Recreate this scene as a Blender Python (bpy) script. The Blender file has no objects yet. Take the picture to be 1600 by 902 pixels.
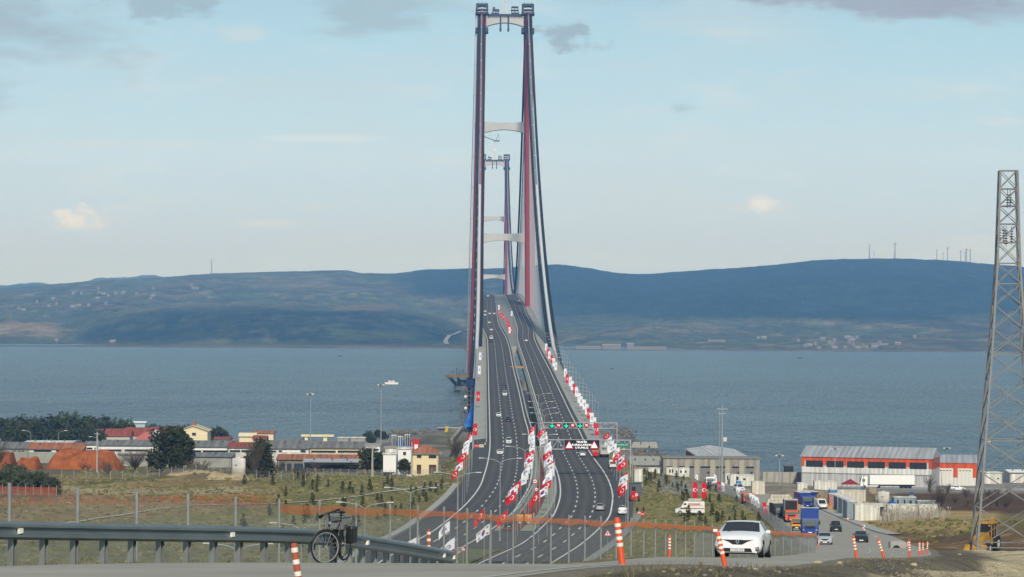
import bpy, math, random
import numpy as np
from mathutils import Vector, Quaternion, Matrix, noise as mnoise
random.seed(7); rng = np.random.default_rng(7)
S = bpy.context.scene
C = S.collection
R = math.radians
# ------------------------------------------------------------------ survey of the site
F, TH, HC = 4120.0, 0.0063, 59.0            # lens in photo pixels, camera roll, eye height above the sea
def unroll(x, y): return x + TH*(y-451), y - TH*(x-800)
def P(x, y, Y):
    """the point at distance Y along the bridge axis seen at photo position x, y"""
    xu, yu = unroll(x, y)
    return Vector(((xu-756)*Y/F, Y, HC-(yu-500)*Y/F))
def PX(X, Y, Z):
    xu, yu = 756+F*X/Y, 500+F*(HC-Z)/Y
    return xu-TH*(yu-451), yu+TH*(xu-800)
def interp(xs, ys):
    xs = np.array(xs, float); ys = np.array(ys, float)
    d = np.gradient(ys, xs)
    # keep the tangents tame (monotone pieces stay monotone)
    s = np.diff(ys)/np.diff(xs)
    for i in range(len(s)):
        if s[i] == 0: d[i] = d[i+1] = 0
        else:
            for k in (i, i+1):
                if d[k]/s[i] < 0: d[k] = 0
                elif d[k]/s[i] > 3: d[k] = 3*s[i]
    def f(q):
        q = np.asarray(q, float)
        i = np.clip(np.searchsorted(xs, q)-1, 0, len(xs)-2)
        h = xs[i+1]-xs[i]; t = (q-xs[i])/h
        tl = np.clip(t, 0, 1)
        v = ((2*tl**3-3*tl**2+1)*ys[i] + (tl**3-2*tl**2+tl)*h*d[i] + (-2*tl**3+3*tl**2)*ys[i+1] + (tl**3-tl**2)*h*d[i+1])
        v = v + np.where(t < 0, t*h*d[i], 0) + np.where(t > 1, (t-1)*h*d[i+1], 0)
        return v
    return f
AX = 16.3                                   # the bridge axis lies this far right of the eye
T1, T2 = 2220.0, 4243.0                     # distances of the towers
G0 = 0.0362
def hz(Y):
    """height of the motorway at distance Y"""
    Y = np.asarray(Y, float)
    if Y.ndim == 0: return float(hz(Y[None])[0])
    z = np.where(Y < 760, 19.0, 19+G0*(Y-760)**2/160)
    z = np.where(Y > 840, 19+G0*(Y-800), z)
    zt = 19+G0*(T1-800); mid = (T1+T2)/2; k = G0/(2*(mid-T1)); zc = zt+G0*(mid-T1)/2
    z = np.where(Y > T1, zc-k*(Y-mid)**2, z)
    z = np.where(Y > T2, zt-G0*(Y-T2), z)
    return z
def Yrow(x, y):
    _, yu = unroll(x, y); a = (yu-500)/F
    lo, hi = 200.0, 3200.0
    for _ in range(60):
        m = (lo+hi)/2
        if (HC-hz(m))/m > a: lo = m
        else: hi = m
    return (lo+hi)/2
def trace(pts, off):
    """photo points on the motorway surface -> X as a function of distance"""
    q = []
    for x, y in pts:
        Y = Yrow(x, y); q.append((Y, P(x, y, Y).x))
    q.sort(); q = [p for p in q if p[0] < 2100]
    q += [(2300, AX+off), (5200, AX+off)]
    return interp([p[0] for p in q], [p[1] for p in q])
LOf = trace([(610,868),(632,855),(655,842),(673.8,831.5),(697.6,814),(721.5,793.9),(740.3,773.8),(750.3,758.8),(757.2,740),(763.5,715),(765.5,698),(765.5,675),(764.9,652),(763.9,615),(763,577.6),(762.3,545),(761.8,533),(759.5,524),(756,517),(753.6,511),(753.2,500),(753.4,486)], -17.5)
LIf = trace([(700,868),(725,853),(748,840),(766,828),(784,815),(796.8,804.5),(815.4,780),(825.5,762.6),(830.7,740),(831.2,720),(825,672),(819.6,652.8),(810.2,610),(802.7,578.8),(796.2,546),(793.6,536),(790,526.5),(785.5,518.5),(781.5,511.5),(779,505),(777,495),(775,482)], -5.6)
RIf = trace([(775,868),(810,852),(832.6,836.5),(847.6,822.7),(862.7,807.7),(870.5,792),(875.2,775),(875.2,758.8),(871.4,740),(867.4,728.6),(855,690),(845,650),(836.5,621),(828.5,594),(820,565),(813,545),(809,532),(808,524),(808.8,517),(808.3,511),(805.5,503),(802.5,493),(801.3,484)], 5.6)
ROf = trace([(880,868),(905.3,852),(920.3,840),(938.5,823),(950,810),(956,790),(957.3,775),(952.9,756),(944.5,739),(928.5,717),(910.6,685),(899.6,662),(894.8,652.8),(874.1,610),(856.6,573.8),(842,546),(836.5,534),(834,524),(834.4,516.5),(832.4,510),(828,501.5),(823,492.5),(818.5,484)], 17.5)
def mid(Y): return (LIf(Y)+RIf(Y))/2
# the side road that runs down to the shore
sideL = interp([-5,27,41,55,72,90,111,142,165,190,250,300,340,400,506,618,700,800],[-21,-10.5,-6.6,-3.3,0.2,3.9,8.5,15.2,19.3,23.4,31.2,37,41,47,56,62.5,64,61])
sideR = interp([-5,27,54,72,90,111,121,142,165,200,250,300,340,400,506,618,700,800],[-8,-.8,4.1,7.7,11.3,16.2,18.7,23.2,28,34,42,49.5,54.5,61,69.5,74.5,75,74])
sz = interp([-5,15,27,41,55,72,90,105,111,142,165,200,250,317,375,429,506,618,655,700,800],[58.3,57.15,56.22,55.16,53.92,52.28,50.75,49.6,49.05,46.35,44.4,41.6,37.6,32.2,28.5,24.9,20.9,16.6,15.1,13.4,9.6])
# ------------------------------------------------------------------ materials
MATS = {}
def mat(name, col, rough=0.75, metal=0.0, var=0.12, scale=3.0, spec=0.3, emit=0, bump=0.0, coords='Object', coat=0, alpha=1.0, seams=0):
    if name in MATS: return MATS[name]
    m = bpy.data.materials.new(name); m.use_nodes = True; nt = m.node_tree
    b = nt.nodes['Principled BSDF']; L = nt.links.new
    b.inputs['Roughness'].default_value = rough; b.inputs['Metallic'].default_value = metal
    b.inputs['Specular IOR Level'].default_value = spec; b.inputs['Coat Weight'].default_value = coat
    tc = nt.nodes.new('ShaderNodeTexCoord'); n = nt.nodes.new('ShaderNodeTexNoise')
    n.inputs['Scale'].default_value = scale; n.inputs['Detail'].default_value = 5; n.inputs['Roughness'].default_value = .65
    L(tc.outputs[coords], n.inputs['Vector'])
    r = nt.nodes.new('ShaderNodeValToRGB'); e = r.color_ramp.elements
    e[0].position, e[1].position = .3, .7
    e[0].color = tuple(max(0, c*(1-var)) for c in col)+(1,); e[1].color = tuple(min(1, c*(1+var)) for c in col)+(1,)
    L(n.outputs['Fac'], r.inputs['Fac']); L(r.outputs['Color'], b.inputs['Base Color'])
    if seams:                                # sheet seams or tile courses every so many metres, with streaks of dirt between
        mp = nt.nodes.new('ShaderNodeMapping'); mp.inputs['Scale'].default_value = (1/seams, 0, 0); L(tc.outputs['Object'], mp.inputs['Vector'])
        wv = nt.nodes.new('ShaderNodeTexWave'); wv.inputs['Scale'].default_value = .314; wv.inputs['Distortion'].default_value = .3; L(mp.outputs[0], wv.inputs['Vector'])
        mp2 = nt.nodes.new('ShaderNodeMapping'); mp2.inputs['Scale'].default_value = (1.1, .06, .06); L(tc.outputs['Object'], mp2.inputs['Vector'])
        n2_ = nt.nodes.new('ShaderNodeTexNoise'); n2_.inputs['Scale'].default_value = 1.0; n2_.inputs['Detail'].default_value = 4; L(mp2.outputs[0], n2_.inputs['Vector'])
        a1_ = nt.nodes.new('ShaderNodeMapRange'); a1_.inputs['To Min'].default_value = .84; a1_.inputs['To Max'].default_value = 1.07; L(wv.outputs['Fac'], a1_.inputs['Value'])
        a2_ = nt.nodes.new('ShaderNodeMapRange'); a2_.inputs['From Min'].default_value = .3; a2_.inputs['From Max'].default_value = .7; a2_.inputs['To Min'].default_value = .74; a2_.inputs['To Max'].default_value = 1.15; L(n2_.outputs['Fac'], a2_.inputs['Value'])
        mm_ = nt.nodes.new('ShaderNodeMath'); mm_.operation = 'MULTIPLY'; L(a1_.outputs[0], mm_.inputs[0]); L(a2_.outputs[0], mm_.inputs[1])
        vm_ = nt.nodes.new('ShaderNodeVectorMath'); vm_.operation = 'SCALE'; L(r.outputs['Color'], vm_.inputs[0]); L(mm_.outputs[0], vm_.inputs['Scale']); L(vm_.outputs[0], b.inputs['Base Color'])
    if emit:
        b.inputs['Emission Color'].default_value = tuple(col)+(1,); b.inputs['Emission Strength'].default_value = emit
    if bump:
        bp = nt.nodes.new('ShaderNodeBump'); bp.inputs['Strength'].default_value = bump; bp.inputs['Distance'].default_value = .05
        L(n.outputs['Fac'], bp.inputs['Height']); L(bp.outputs['Normal'], b.inputs['Normal'])
    if alpha < 1: b.inputs['Alpha'].default_value = alpha
    MATS[name] = m; return m
def glass(name='window glass', col=(.02,.025,.03), rough=.08):
    return mat(name, col, rough=rough, var=.3, scale=2, spec=.6)
def netmat(name, col, cell, solid):
    """a woven or welded net: thin strands with open meshes between them"""
    if name in MATS: return MATS[name]
    m = bpy.data.materials.new(name); m.use_nodes = True; nt = m.node_tree; L = nt.links.new
    b = nt.nodes['Principled BSDF']; b.inputs['Base Color'].default_value = tuple(col)+(1,); b.inputs['Roughness'].default_value = .6
    tc = nt.nodes.new('ShaderNodeTexCoord'); sp = nt.nodes.new('ShaderNodeSeparateXYZ'); L(tc.outputs['UV'], sp.inputs[0])
    outs = []
    for op in ('ADD', 'SUBTRACT'):
        a = nt.nodes.new('ShaderNodeMath'); a.operation = op; L(sp.outputs[0], a.inputs[0]); L(sp.outputs[1], a.inputs[1])
        d = nt.nodes.new('ShaderNodeMath'); d.operation = 'DIVIDE'; L(a.outputs[0], d.inputs[0]); d.inputs[1].default_value = cell
        f = nt.nodes.new('ShaderNodeMath'); f.operation = 'FRACT'; L(d.outputs[0], f.inputs[0])
        l = nt.nodes.new('ShaderNodeMath'); l.operation = 'LESS_THAN'; L(f.outputs[0], l.inputs[0]); l.inputs[1].default_value = 1-math.sqrt(1-solid)
        outs.append(l)
    mx = nt.nodes.new('ShaderNodeMath'); mx.operation = 'MAXIMUM'; L(outs[0].outputs[0], mx.inputs[0]); L(outs[1].outputs[0], mx.inputs[1])
    L(mx.outputs[0], b.inputs['Alpha']); MATS[name] = m; return m
# ------------------------------------------------------------------ mesh helpers
class MB:
    def __init__(s): s.v, s.f, s.m, s.uv = [], [], [], None
    def quad(s, *p, m=0):
        i = len(s.v); s.v += [tuple(q) for q in p]; s.f.append(tuple(range(i, i+len(p)))); s.m.append(m); return s
    def hexa(s, p, m=0):
        """8 corners: bottom ring 0-3 then top ring 4-7"""
        i = len(s.v); s.v += [tuple(q) for q in p]
        for f in ((3,2,1,0),(4,5,6,7),(0,1,5,4),(1,2,6,5),(2,3,7,6),(3,0,4,7)):
            s.f.append(tuple(i+k for k in f)); s.m.append(m)
        return s
    def box(s, x0, y0, z0, x1, y1, z1, m=0):
        return s.hexa([(x0,y0,z0),(x1,y0,z0),(x1,y1,z0),(x0,y1,z0),(x0,y0,z1),(x1,y0,z1),(x1,y1,z1),(x0,y1,z1)], m)
    def bar(s, a, b, w, h=None, m=0, up=(0,0,1)):
        a, b = Vector(a), Vector(b); h = h or w; d = (b-a).normalized(); u = Vector(up)
        if abs(d.dot(u)) > .98: u = Vector((1,0,0))
        r = d.cross(u).normalized()*w/2; t = r.cross(d).normalized()*h/2
        return s.hexa([a-r-t, a+r-t, b+r-t, b-r-t, a-r+t, a+r+t, b+r+t, b-r+t], m)
    def cyl(s, a, b, r0, r1=None, n=8, m=0, caps=True):
        a, b = Vector(a), Vector(b); r1 = r0 if r1 is None else r1; d = (b-a).normalized()
        u = Vector((0,0,1)) if abs(d.z) < .95 else Vector((1,0,0))
        x = d.cross(u).normalized(); y = x.cross(d); i = len(s.v)
        for c, r in ((a, r0), (b, r1)):
            for k in range(n):
                t = 2*math.pi*k/n; s.v.append(tuple(c+x*r*math.cos(t)+y*r*math.sin(t)))
        for k in range(n):
            j = (k+1) % n; s.f.append((i+k, i+n+k, i+n+j, i+j)); s.m.append(m)
        if caps:
            s.f.append(tuple(range(i, i+n))); s.f.append(tuple(reversed(range(i+n, i+2*n)))); s.m += [m, m]
        return s
    def tube(s, pts, r, n=6, m=0):
        rr = r if hasattr(r, '__len__') else [r]*len(pts)
        for k in range(len(pts)-1): s.cyl(pts[k], pts[k+1], rr[k], rr[k+1], n, m)
        return s
    def sweep(s, pts, r, n=10, m=0):
        i = len(s.v); k = len(pts); P_ = [Vector(p) for p in pts]
        for a in range(k):
            d = (P_[min(a+1, k-1)]-P_[max(a-1, 0)]).normalized(); u = Vector((1, 0, 0)); x = (u-d*d.dot(u)).normalized(); y = x.cross(d)
            for b in range(n): t = 2*math.pi*b/n; s.v.append(tuple(P_[a]+x*r*math.cos(t)+y*r*math.sin(t)))
        for a in range(k-1):
            for b in range(n): c = (b+1) % n; s.f.append((i+a*n+b, i+(a+1)*n+b, i+(a+1)*n+c, i+a*n+c)); s.m.append(m)
        return s
    def lathe(s, prof, n=16, m=0, c=(0,0,0)):
        i = len(s.v); k = len(prof)
        for j in range(n):
            t = 2*math.pi*j/n
            for r, z in prof: s.v.append((c[0]+r*math.cos(t), c[1]+r*math.sin(t), c[2]+z))
        for j in range(n):
            j2 = (j+1) % n
            for q in range(k-1):
                s.f.append((i+j*k+q, i+j2*k+q, i+j2*k+q+1, i+j*k+q+1)); s.m.append(m)
        return s
    def prism(s, poly, y0, y1, m=0):
        """poly in x,z swept along y"""
        n = len(poly); i = len(s.v)
        s.v += [(x, y0, z) for x, z in poly]+[(x, y1, z) for x, z in poly]
        s.f.append(tuple(range(i, i+n))); s.f.append(tuple(reversed(range(i+n, i+2*n)))); s.m += [m, m]
        for k in range(n):
            j = (k+1) % n; s.f.append((i+k, i+n+k, i+n+j, i+j)); s.m.append(m)
        return s
    def prismx(s, poly, x0, x1, m=0):
        """poly in y,z swept along x"""
        n = len(poly); i = len(s.v)
        s.v += [(x0, y, z) for y, z in poly]+[(x1, y, z) for y, z in poly]
        s.f.append(tuple(reversed(range(i, i+n)))); s.f.append(tuple(range(i+n, i+2*n))); s.m += [m, m]
        for k in range(n):
            j = (k+1) % n; s.f.append((i+k, i+j, i+n+j, i+n+k)); s.m.append(m)
        return s
    def strip(s, A, B, m=0):
        i = len(s.v); n = len(A)
        for a, b in zip(A, B): s.v += [tuple(a), tuple(b)]
        for k in range(n-1): s.f.append((i+2*k, i+2*k+1, i+2*k+3, i+2*k+2)); s.m.append(m)
        return s
    def blob(s, c, r, n=8, jit=.2, m=0, seed=0, flat=0):
        rr = random.Random(seed); i = len(s.v); rows = n//2+1
        for a in range(rows+1):
            ph = math.pi*a/rows
            for b in range(n):
                t = 2*math.pi*b/n; k = 1+rr.uniform(-jit, jit)
                z = math.cos(ph)
                if z < -flat and flat: z = -flat
                s.v.append((c[0]+r[0]*k*math.sin(ph)*math.cos(t), c[1]+r[1]*k*math.sin(ph)*math.sin(t), c[2]+r[2]*k*z))
        for a in range(rows):
            for b in range(n):
                b2 = (b+1) % n
                s.f.append((i+a*n+b, i+(a+1)*n+b, i+(a+1)*n+b2, i+a*n+b2)); s.m.append(m)
        return s
    def mesh(s, name, mats):
        me = bpy.data.meshes.new(name); me.from_pydata(s.v, [], s.f)
        for mm in (mats if isinstance(mats, (list, tuple)) else [mats]): me.materials.append(mm)
        if any(s.m): me.polygons.foreach_set('material_index', s.m)
        if s.uv:
            ul = me.uv_layers.new(name='UVMap'); flat = []
            for l in me.loops: flat += s.uv[l.vertex_index]
            ul.data.foreach_set('uv', flat)
        me.update(); return me
    def build(s, name, mats, parent=None, smooth=False, loc=None, bevel=0, subsurf=0):
        me = s.mesh(name, mats)
        if smooth: me.polygons.foreach_set('use_smooth', [True]*len(me.polygons))
        o = bpy.data.objects.new(name, me); C.objects.link(o)
        if parent is not None: o.parent = parent
        if loc is not None: o.location = loc
        if subsurf:
            q = o.modifiers.new('subdivision', 'SUBSURF'); q.levels = q.render_levels = subsurf
        if bevel:
            q = o.modifiers.new('bevel', 'BEVEL'); q.width = bevel; q.segments = 2; q.limit_method = 'ANGLE'
        return o
def tag(o, label, cat, group=None):
    o['label'] = label; o['category'] = cat
    if group: o['group'] = group
    return o
def struct(o, kind='structure'): o['kind'] = kind; return o
def thing(name, label, cat, loc=(0,0,0), rotz=0, group=None, rotx=0):
    o = bpy.data.objects.new(name, None); C.objects.link(o); o.empty_display_size = .3
    o.location = loc; o.rotation_euler = (rotx, 0, rotz)
    return tag(o, label, cat, group)
def kids(o): return list(o.children)
def dup(root, loc, rotz=0, label=None, group=None, rotx=0, scale=None):
    r = root.copy(); C.objects.link(r); r.location = loc; r.rotation_euler = (rotx, 0, rotz)
    if label: r['label'] = label
    if group: r['group'] = group
    if scale: r.scale = (scale,)*3 if not hasattr(scale, '__len__') else scale
    for ch in CH[root.name]:
        c = ch.copy(); C.objects.link(c); c.parent = r
        for g in CH.get(ch.name, ()):
            d = g.copy(); C.objects.link(d); d.parent = c
    return r
CH = {}
def proto(root):
    """remember the parts of a thing so that copies can be made"""
    CH[root.name] = [o for o in C.objects if o.parent == root]
    for c in CH[root.name]: CH[c.name] = [o for o in C.objects if o.parent == c]
    return root
class Kind:
    """first placing moves the built thing itself, later ones copy it"""
    def __init__(s, root): s.root = proto(root); s.used = False
    def put(s, loc, rotz=0, label=None, group=None, rotx=0, scale=None):
        if not s.used:
            s.used = True; o = s.root; o.location = loc; o.rotation_euler = (rotx, 0, rotz)
            if label: o['label'] = label
            if group: o['group'] = group
            if scale: o.scale = (scale,)*3 if not hasattr(scale, '__len__') else scale
            return o
        return dup(s.root, loc, rotz, label, group, rotx, scale)
ORD = ['first','second','third','fourth','fifth','sixth','seventh','eighth','ninth','tenth','eleventh','twelfth','thirteenth','fourteenth','fifteenth','sixteenth','seventeenth','eighteenth','nineteenth','twentieth','twenty-first','twenty-second','twenty-third','twenty-fourth','twenty-fifth','twenty-sixth','twenty-seventh','twenty-eighth','twenty-ninth','thirtieth']+['thirty-'+q for q in ('first','second','third','fourth','fifth','sixth','seventh','eighth','ninth')]+['fortieth']
def text_mesh(txt, size, parent, name, m, loc, rot=(R(90),0,0), extrude=.01, sx=1.0):
    cu = bpy.data.curves.new(name, 'FONT'); cu.body = txt; cu.size = size; cu.align_x = 'CENTER'; cu.align_y = 'CENTER'; cu.extrude = extrude
    o = bpy.data.objects.new(name, cu); C.objects.link(o)
    dg = bpy.context.evaluated_depsgraph_get(); me = bpy.data.meshes.new_from_object(o.evaluated_get(dg))
    C.objects.unlink(o); bpy.data.objects.remove(o)
    me.materials.clear(); me.materials.append(m)
    q = bpy.data.objects.new(name, me); C.objects.link(q); q.parent = parent; q.location = loc; q.rotation_euler = rot; q.scale = (sx, 1, 1)
    return q
# palette (real-world base colours)
STEEL = mat('galvanised steel', (.34,.36,.37), rough=.5, metal=.3, scale=2)
DSTEEL = mat('weathered steel', (.12,.13,.14), rough=.6, metal=.2)
CONC = mat('concrete', (.36,.35,.32), rough=.9, var=.14, scale=.6)
CONCD = mat('stained concrete', (.25,.25,.22), rough=.9, var=.22, scale=.5)
WHITE = mat('white paint', (.78,.78,.76), rough=.5, var=.05)
CREAM = mat('cream render', (.72,.63,.42), rough=.85, var=.08, scale=1)
OFFW = mat('off white sheet', (.64,.63,.58), rough=.7, var=.12, scale=.8, seams=3.0)
REDT = mat('red roof tile', (.27,.07,.05), rough=.85, var=.3, scale=1.5, seams=1.2)
TILE = mat('terracotta roof tile', (.36,.14,.07), rough=.85, var=.28, scale=1.5, seams=1.4)
GREYR = mat('grey corrugated roof', (.19,.19,.18), rough=.8, var=.24, scale=1, seams=2.2)
ORANGE = mat('orange cladding', (.60,.09,.02), rough=.6, var=.1, seams=2.0)
BLACK = mat('black', (.015,.015,.017), rough=.6)
RUBBER = mat('tyre rubber', (.02,.02,.021), rough=.85)
RED = mat('red cloth', (.55,.01,.02), rough=.8, var=.08)
BLUE = mat('blue sheet', (.02,.10,.36), rough=.6, var=.2)
PAINT = mat('road paint', (.66,.66,.63), rough=.7, var=.22, scale=1.5)
DARKG = mat('dark window', (.025,.028,.03), rough=.25, var=.3, spec=.5)
BARK = mat('bark', (.10,.075,.055), rough=.95, var=.3)
# ------------------------------------------------------------------ land
ctrl = np.array([
 (0,0,57.2),(-8,4,57.2),(9,5,56.6),(-25,20,56.0),(6,28,55.0),(9,45,53.2),(14.4,85,50.7),(18,100,49.0),(24,120,46.5),(38,210,40.4),(45,225,36.8),(50,264,36.0),
 (56,335,31.9),(76,450,25.6),(79,502,21.5),(108,560,18.9),(98,640,14.7),(138,760,10),(103,855,5.6),(176,855,5.6),(200,900,4),(96,1042,.6),(176,1034,.4),(280,1030,.4),(100,1110,-4),(190,1110,-4),(300,1110,-4),
 (73,800,9.4),(56,830,8.2),(90,830,7.6),(47,650,16.6),(43,720,17.2),(48,570,19.2),(35.6,530,20),(31,480,20.6),(36,420,24.3),
 (-25,95,46.5),(-40,140,39),(-30,200,31),(-60,250,23),(0,170,36.5),(2,250,26),(12,330,21),(-5,400,18.9),(20,400,20),(-25,150,37),
 (-72,470,22.6),(-84,460,24.0),(-41,520,22.4),(-27,560,21.3),(-8.6,625,19.9),(-94,560,21.7),(-80,600,20.6),(-58,680,18.2),(-111,700,18.4),(-46,750,15.3),(-28,760,15),(-16,745,14.8),
 (-78,900,11.5),(-170,950,10),(-180,1200,2.6),(-100,1200,2.4),(-50,1200,2.6),(-240,1270,.2),(-100,1285,.2),(-52,1300,.2),(-24,1375,.5),(-15,1435,.5),(-60,1365,-4),(-105,1350,-4),(-180,1345,-4),(-32,1450,-4),(16,1460,.5),(50,1445,.5),(60,1330,.7),(66,1150,.6),(82,1092,.4),
 (-240,1450,-5),(-100,1470,-5),(-20,1520,-5),(55,1520,-5),(105,1160,-4),(85,1300,-5),(110,1500,-6),(-60,1500,-5),
 (16,1000,6),(16,1200,3),(-20,1100,6),(-10,900,11),(-25,1250,4),(45,1000,8),(50,1250,3),
 (-200,600,22),(-260,900,12),(-150,400,25),(-110,250,27),(-60,80,50),(-150,150,42),(160,400,29),(100,200,41),(60,60,52),(210,600,21),(270,850,6),(-100,0,58),(100,0,56),(0,-60,58),(-150,-60,58),(150,-60,57)], float)
def warp(X, Y): return X/(40+.22*np.maximum(Y, 0)), 2.6*np.log((Y+140)/140)
def tps(ctrl):
    a, b = warp(ctrl[:,0], ctrl[:,1]); n = len(ctrl)
    d2 = (a[:,None]-a)**2+(b[:,None]-b)**2
    K = np.where(d2 > 0, d2*np.log(d2+1e-12), 0)/2+np.eye(n)*.0008
    Pm = np.c_[np.ones(n), a, b]; A = np.block([[K, Pm],[Pm.T, np.zeros((3,3))]])
    w = np.linalg.solve(A, np.r_[ctrl[:,2], 0, 0, 0])
    def f(X, Y):
        q, r = warp(X, Y); out = w[n]+w[n+1]*q+w[n+2]*r
        for i in range(n):
            d2 = (q-a[i])**2+(r-b[i])**2
            out = out+w[i]*np.where(d2 > 0, d2*np.log(d2+1e-12), 0)/2
        return out
    return f
landf = tps(ctrl)
def sm(t): t = np.clip(t, 0, 1); return t*t*(3-2*t)
def hwL(Y): return LOf(Y)-5.5
def hwR(Y): return ROf(Y)+5.0
mounds = [(P(295,742,650), 9, 5, 3.0), (P(325,746,640), 12, 6, 1.8), (P(330,748,620), 20, 8, 1.2), (P(1455,888,90), 3.2, 8, .2), (P(1180,770,640), 7, 6, 2.2), (P(1195,772,600), 6, 6, 1.6), (P(1250,775,560), 6, 8, 1.5)]
def ground(X, Y):
    X = np.asarray(X, float); Y = np.asarray(Y, float); sc = X.ndim == 0
    X = np.atleast_1d(X); Y = np.atleast_1d(Y)
    z = landf(X, Y)
    for c, rx, ry, h in mounds: z = z+h*np.exp(-((X-c.x)/rx)**2-((Y-c.y)/ry)**2)
    z = np.maximum(z, -6)
    # motorway bed
    Yc = np.clip(Y, 240, 1500); a, b = hwL(Yc), hwR(Yc)
    sl = np.gradient(LOf(np.array([300., 310.])))[0]
    dxy = (LOf(Yc+4)-LOf(Yc-4))/8; cs = 1/np.sqrt(1+dxy**2)
    d = np.maximum(np.maximum(a-X, X-b), 0)*cs
    w = (1-sm(d/14))*np.where(Y > 800, 1-sm((Y-812)/45), 1)*np.where(Y < 240, sm((Y-180)/60), 1)
    z = z*(1-w)+(hz(Yc)-.12-sm((Y-812)/15)*1.2)*w
    # side road bed
    Yc = np.clip(Y, -5, 800); a, b = sideL(Yc)-1.2, sideR(Yc)+1.0
    dxy = (sideL(Yc+4)-sideL(Yc-4))/8; cs = 1/np.sqrt(1+dxy**2)
    d = np.maximum(np.maximum(a-X, X-b), 0)*cs
    wd = np.where(X < a, 6.0, np.where(Y < 150, 5.0, 9.0))
    w = (1-sm(d/wd))*np.where(Y > 800, 1-sm((Y-800)/30), 1)
    z = z*(1-w)+(sz(Yc)-.05)*w
    return float(z[0]) if sc else z
def G(X, Y): return Vector((X, Y, ground(X, Y)))
def GP(x, y, Y):
    """ground under the photo position x at distance Y"""
    p = P(x, y, Y); return Vector((p.x, Y, ground(p.x, Y)))
def drop(x, y, y0=20, y1=1500):
    """where the sight line through the photo position meets the ground"""
    Ys = np.geomspace(y0, y1, 1400); xu, yu = unroll(x, y)
    X = (xu-756)*Ys/F; Z = HC-(yu-500)*Ys/F; g = ground(X, Ys)
    k = np.argmax(Z < g)
    return Vector((X[k], Ys[k], g[k])) if (Z < g).any() else None
# --- grid: finer close by, coarser far away
vY = np.concatenate([np.linspace(-70, 12, 18), 12+np.geomspace(1, 1520, 430)-0.4])
vU = np.linspace(-1, 1, 301); vU = np.sign(vU)*np.abs(vU)**1.25
half = 34+.34*np.maximum(vY, 0)
XX = vU[None,:]*half[:,None]+np.maximum(vY,0)[:,None]*.03; YY = np.repeat(vY[:,None], len(vU), 1)
ZZ = ground(XX.ravel(), YY.ravel()).reshape(XX.shape)
# land cover, by real place (worked out once from the survey positions)
yy = np.maximum(YY, 6)
xu = 756+F*XX/yy; yu = 500+F*(HC-ZZ)/yy; px = xu-TH*(yu-451); py = yu+TH*(xu-800)
N1 = np.array([mnoise.fractal(Vector((x*.05, y*.02+9, 0)), .8, 2, 5) for x, y in zip(XX.ravel(), YY.ravel())]).reshape(XX.shape)
N2 = np.array([mnoise.fractal(Vector((x*.25, y*.06+3, 5)), .8, 2, 4) for x, y in zip(XX.ravel(), YY.ravel())]).reshape(XX.shape)
col = np.zeros(XX.shape+(3,)); col[:] = (.190,.172,.068)
def lay(mask, c):
    k = np.clip(mask, 0, 1)[...,None]; col[:] = col*(1-k)+np.array(c)*k
def band(v, lo, hi, soft): return sm((v-lo)/soft+.5)*sm((hi-v)/soft+.5)
far = yy > 300
left = band(px, -900, 760, 20)
lay(far*left*band(py, 812, 930, 10), (.195,.185,.098))                                   # cut slope, dull green
lay(far*left*band(py, 700, 815-.07*(px-125)*(px > 125), 8)*band(px, -900, 420, 60), (.265,.19,.09))   # bare field
lay(far*left*band(py+4*N1, 774, 788, 5)*band(px, -900, 420, 70), (.33,.125,.04))         # orange clay
lay(far*left*band(py+6*N1, 762, 772, 4)*band(px, 90, 400, 40), (.33,.27,.17))            # pale track
lay(far*left*band(py+8*N2, 745, 757, 4)*band(px, 95, 480, 40)*sm(N1*2+.5), (.10,.10,.04))
lay(far*left*band(px+8*N2, -900, 96, 8)*band(py, 752, 778, 5), (.24,.07,.03))
lay(far*left*band(py, 640, 742, 6)*band(px, -900, 700, 30), (.13,.12,.08))
lay((yy > 880)*sm(N1+.5), (.22,.21,.19))
lay(far*band(px, 975, 1260, 12)*band(py, 730, 860, 6), (.205,.182,.07))
lay(far*band(px, 1000, 1240, 20)*band(py, 735, 860, 10)*sm(N1*1.5+.3), (.21,.18,.075))
lay(far*band(px, 1195, 1900, 10)*band(py, 700, 860, 6), (.19,.15,.075))
lay((yy > 480)*band(px, 1030, 1900, 20)*band(py, 700, 772, 5), (.24,.23,.2))
lay((yy > 480)*band(px, 1150, 1330, 20)*band(py, 750, 800, 8), (.25,.215,.15))
lay((yy > 500)*band(px, 1400, 1900, 25)*band(py, 771, 803, 5), (.10,.062,.038))
lay((yy > 330)*band(px+10*N1, 1290, 1560, 20)*band(py+3*N1, 800, 838, 5), (.37,.27,.12))
lay((yy > 130)*(yy < 420)*band(px, 1370, 1900, 14)*band(py+4*N1, 832, 890, 6), (.14,.092,.05))
lay((yy > 130)*(yy < 420)*band(px, 1370, 1900, 14)*band(py, 832, 890, 6)*sm(N2*1.5), (.29,.20,.10))
near = yy < 140
rd = (XX-sideR(np.clip(YY, -5, 800)))
ld = (sideL(np.clip(YY, -5, 800))-XX)
lay((yy < 220)*sm(rd*1.2-.2), (.15,.132,.095))                                           # gravel verge
lay((yy < 220)*sm((rd-3.2+1.2*N2)/1.2)*sm((YY-42)/10), (.52,.43,.27))                    # tan rubble bank
lay((yy < 75)*sm(rd*2)*sm(N2*2)*sm((46-YY)/20), (.16,.13,.07))
lay((yy < 260)*sm(ld*1.5), (.20,.185,.11))
col *= (1+.22*N1+.22*N2)[...,None]; col = np.clip(col, .01, .8)
ny, nx = XX.shape
verts = np.c_[XX.ravel(), YY.ravel(), ZZ.ravel()]
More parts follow.
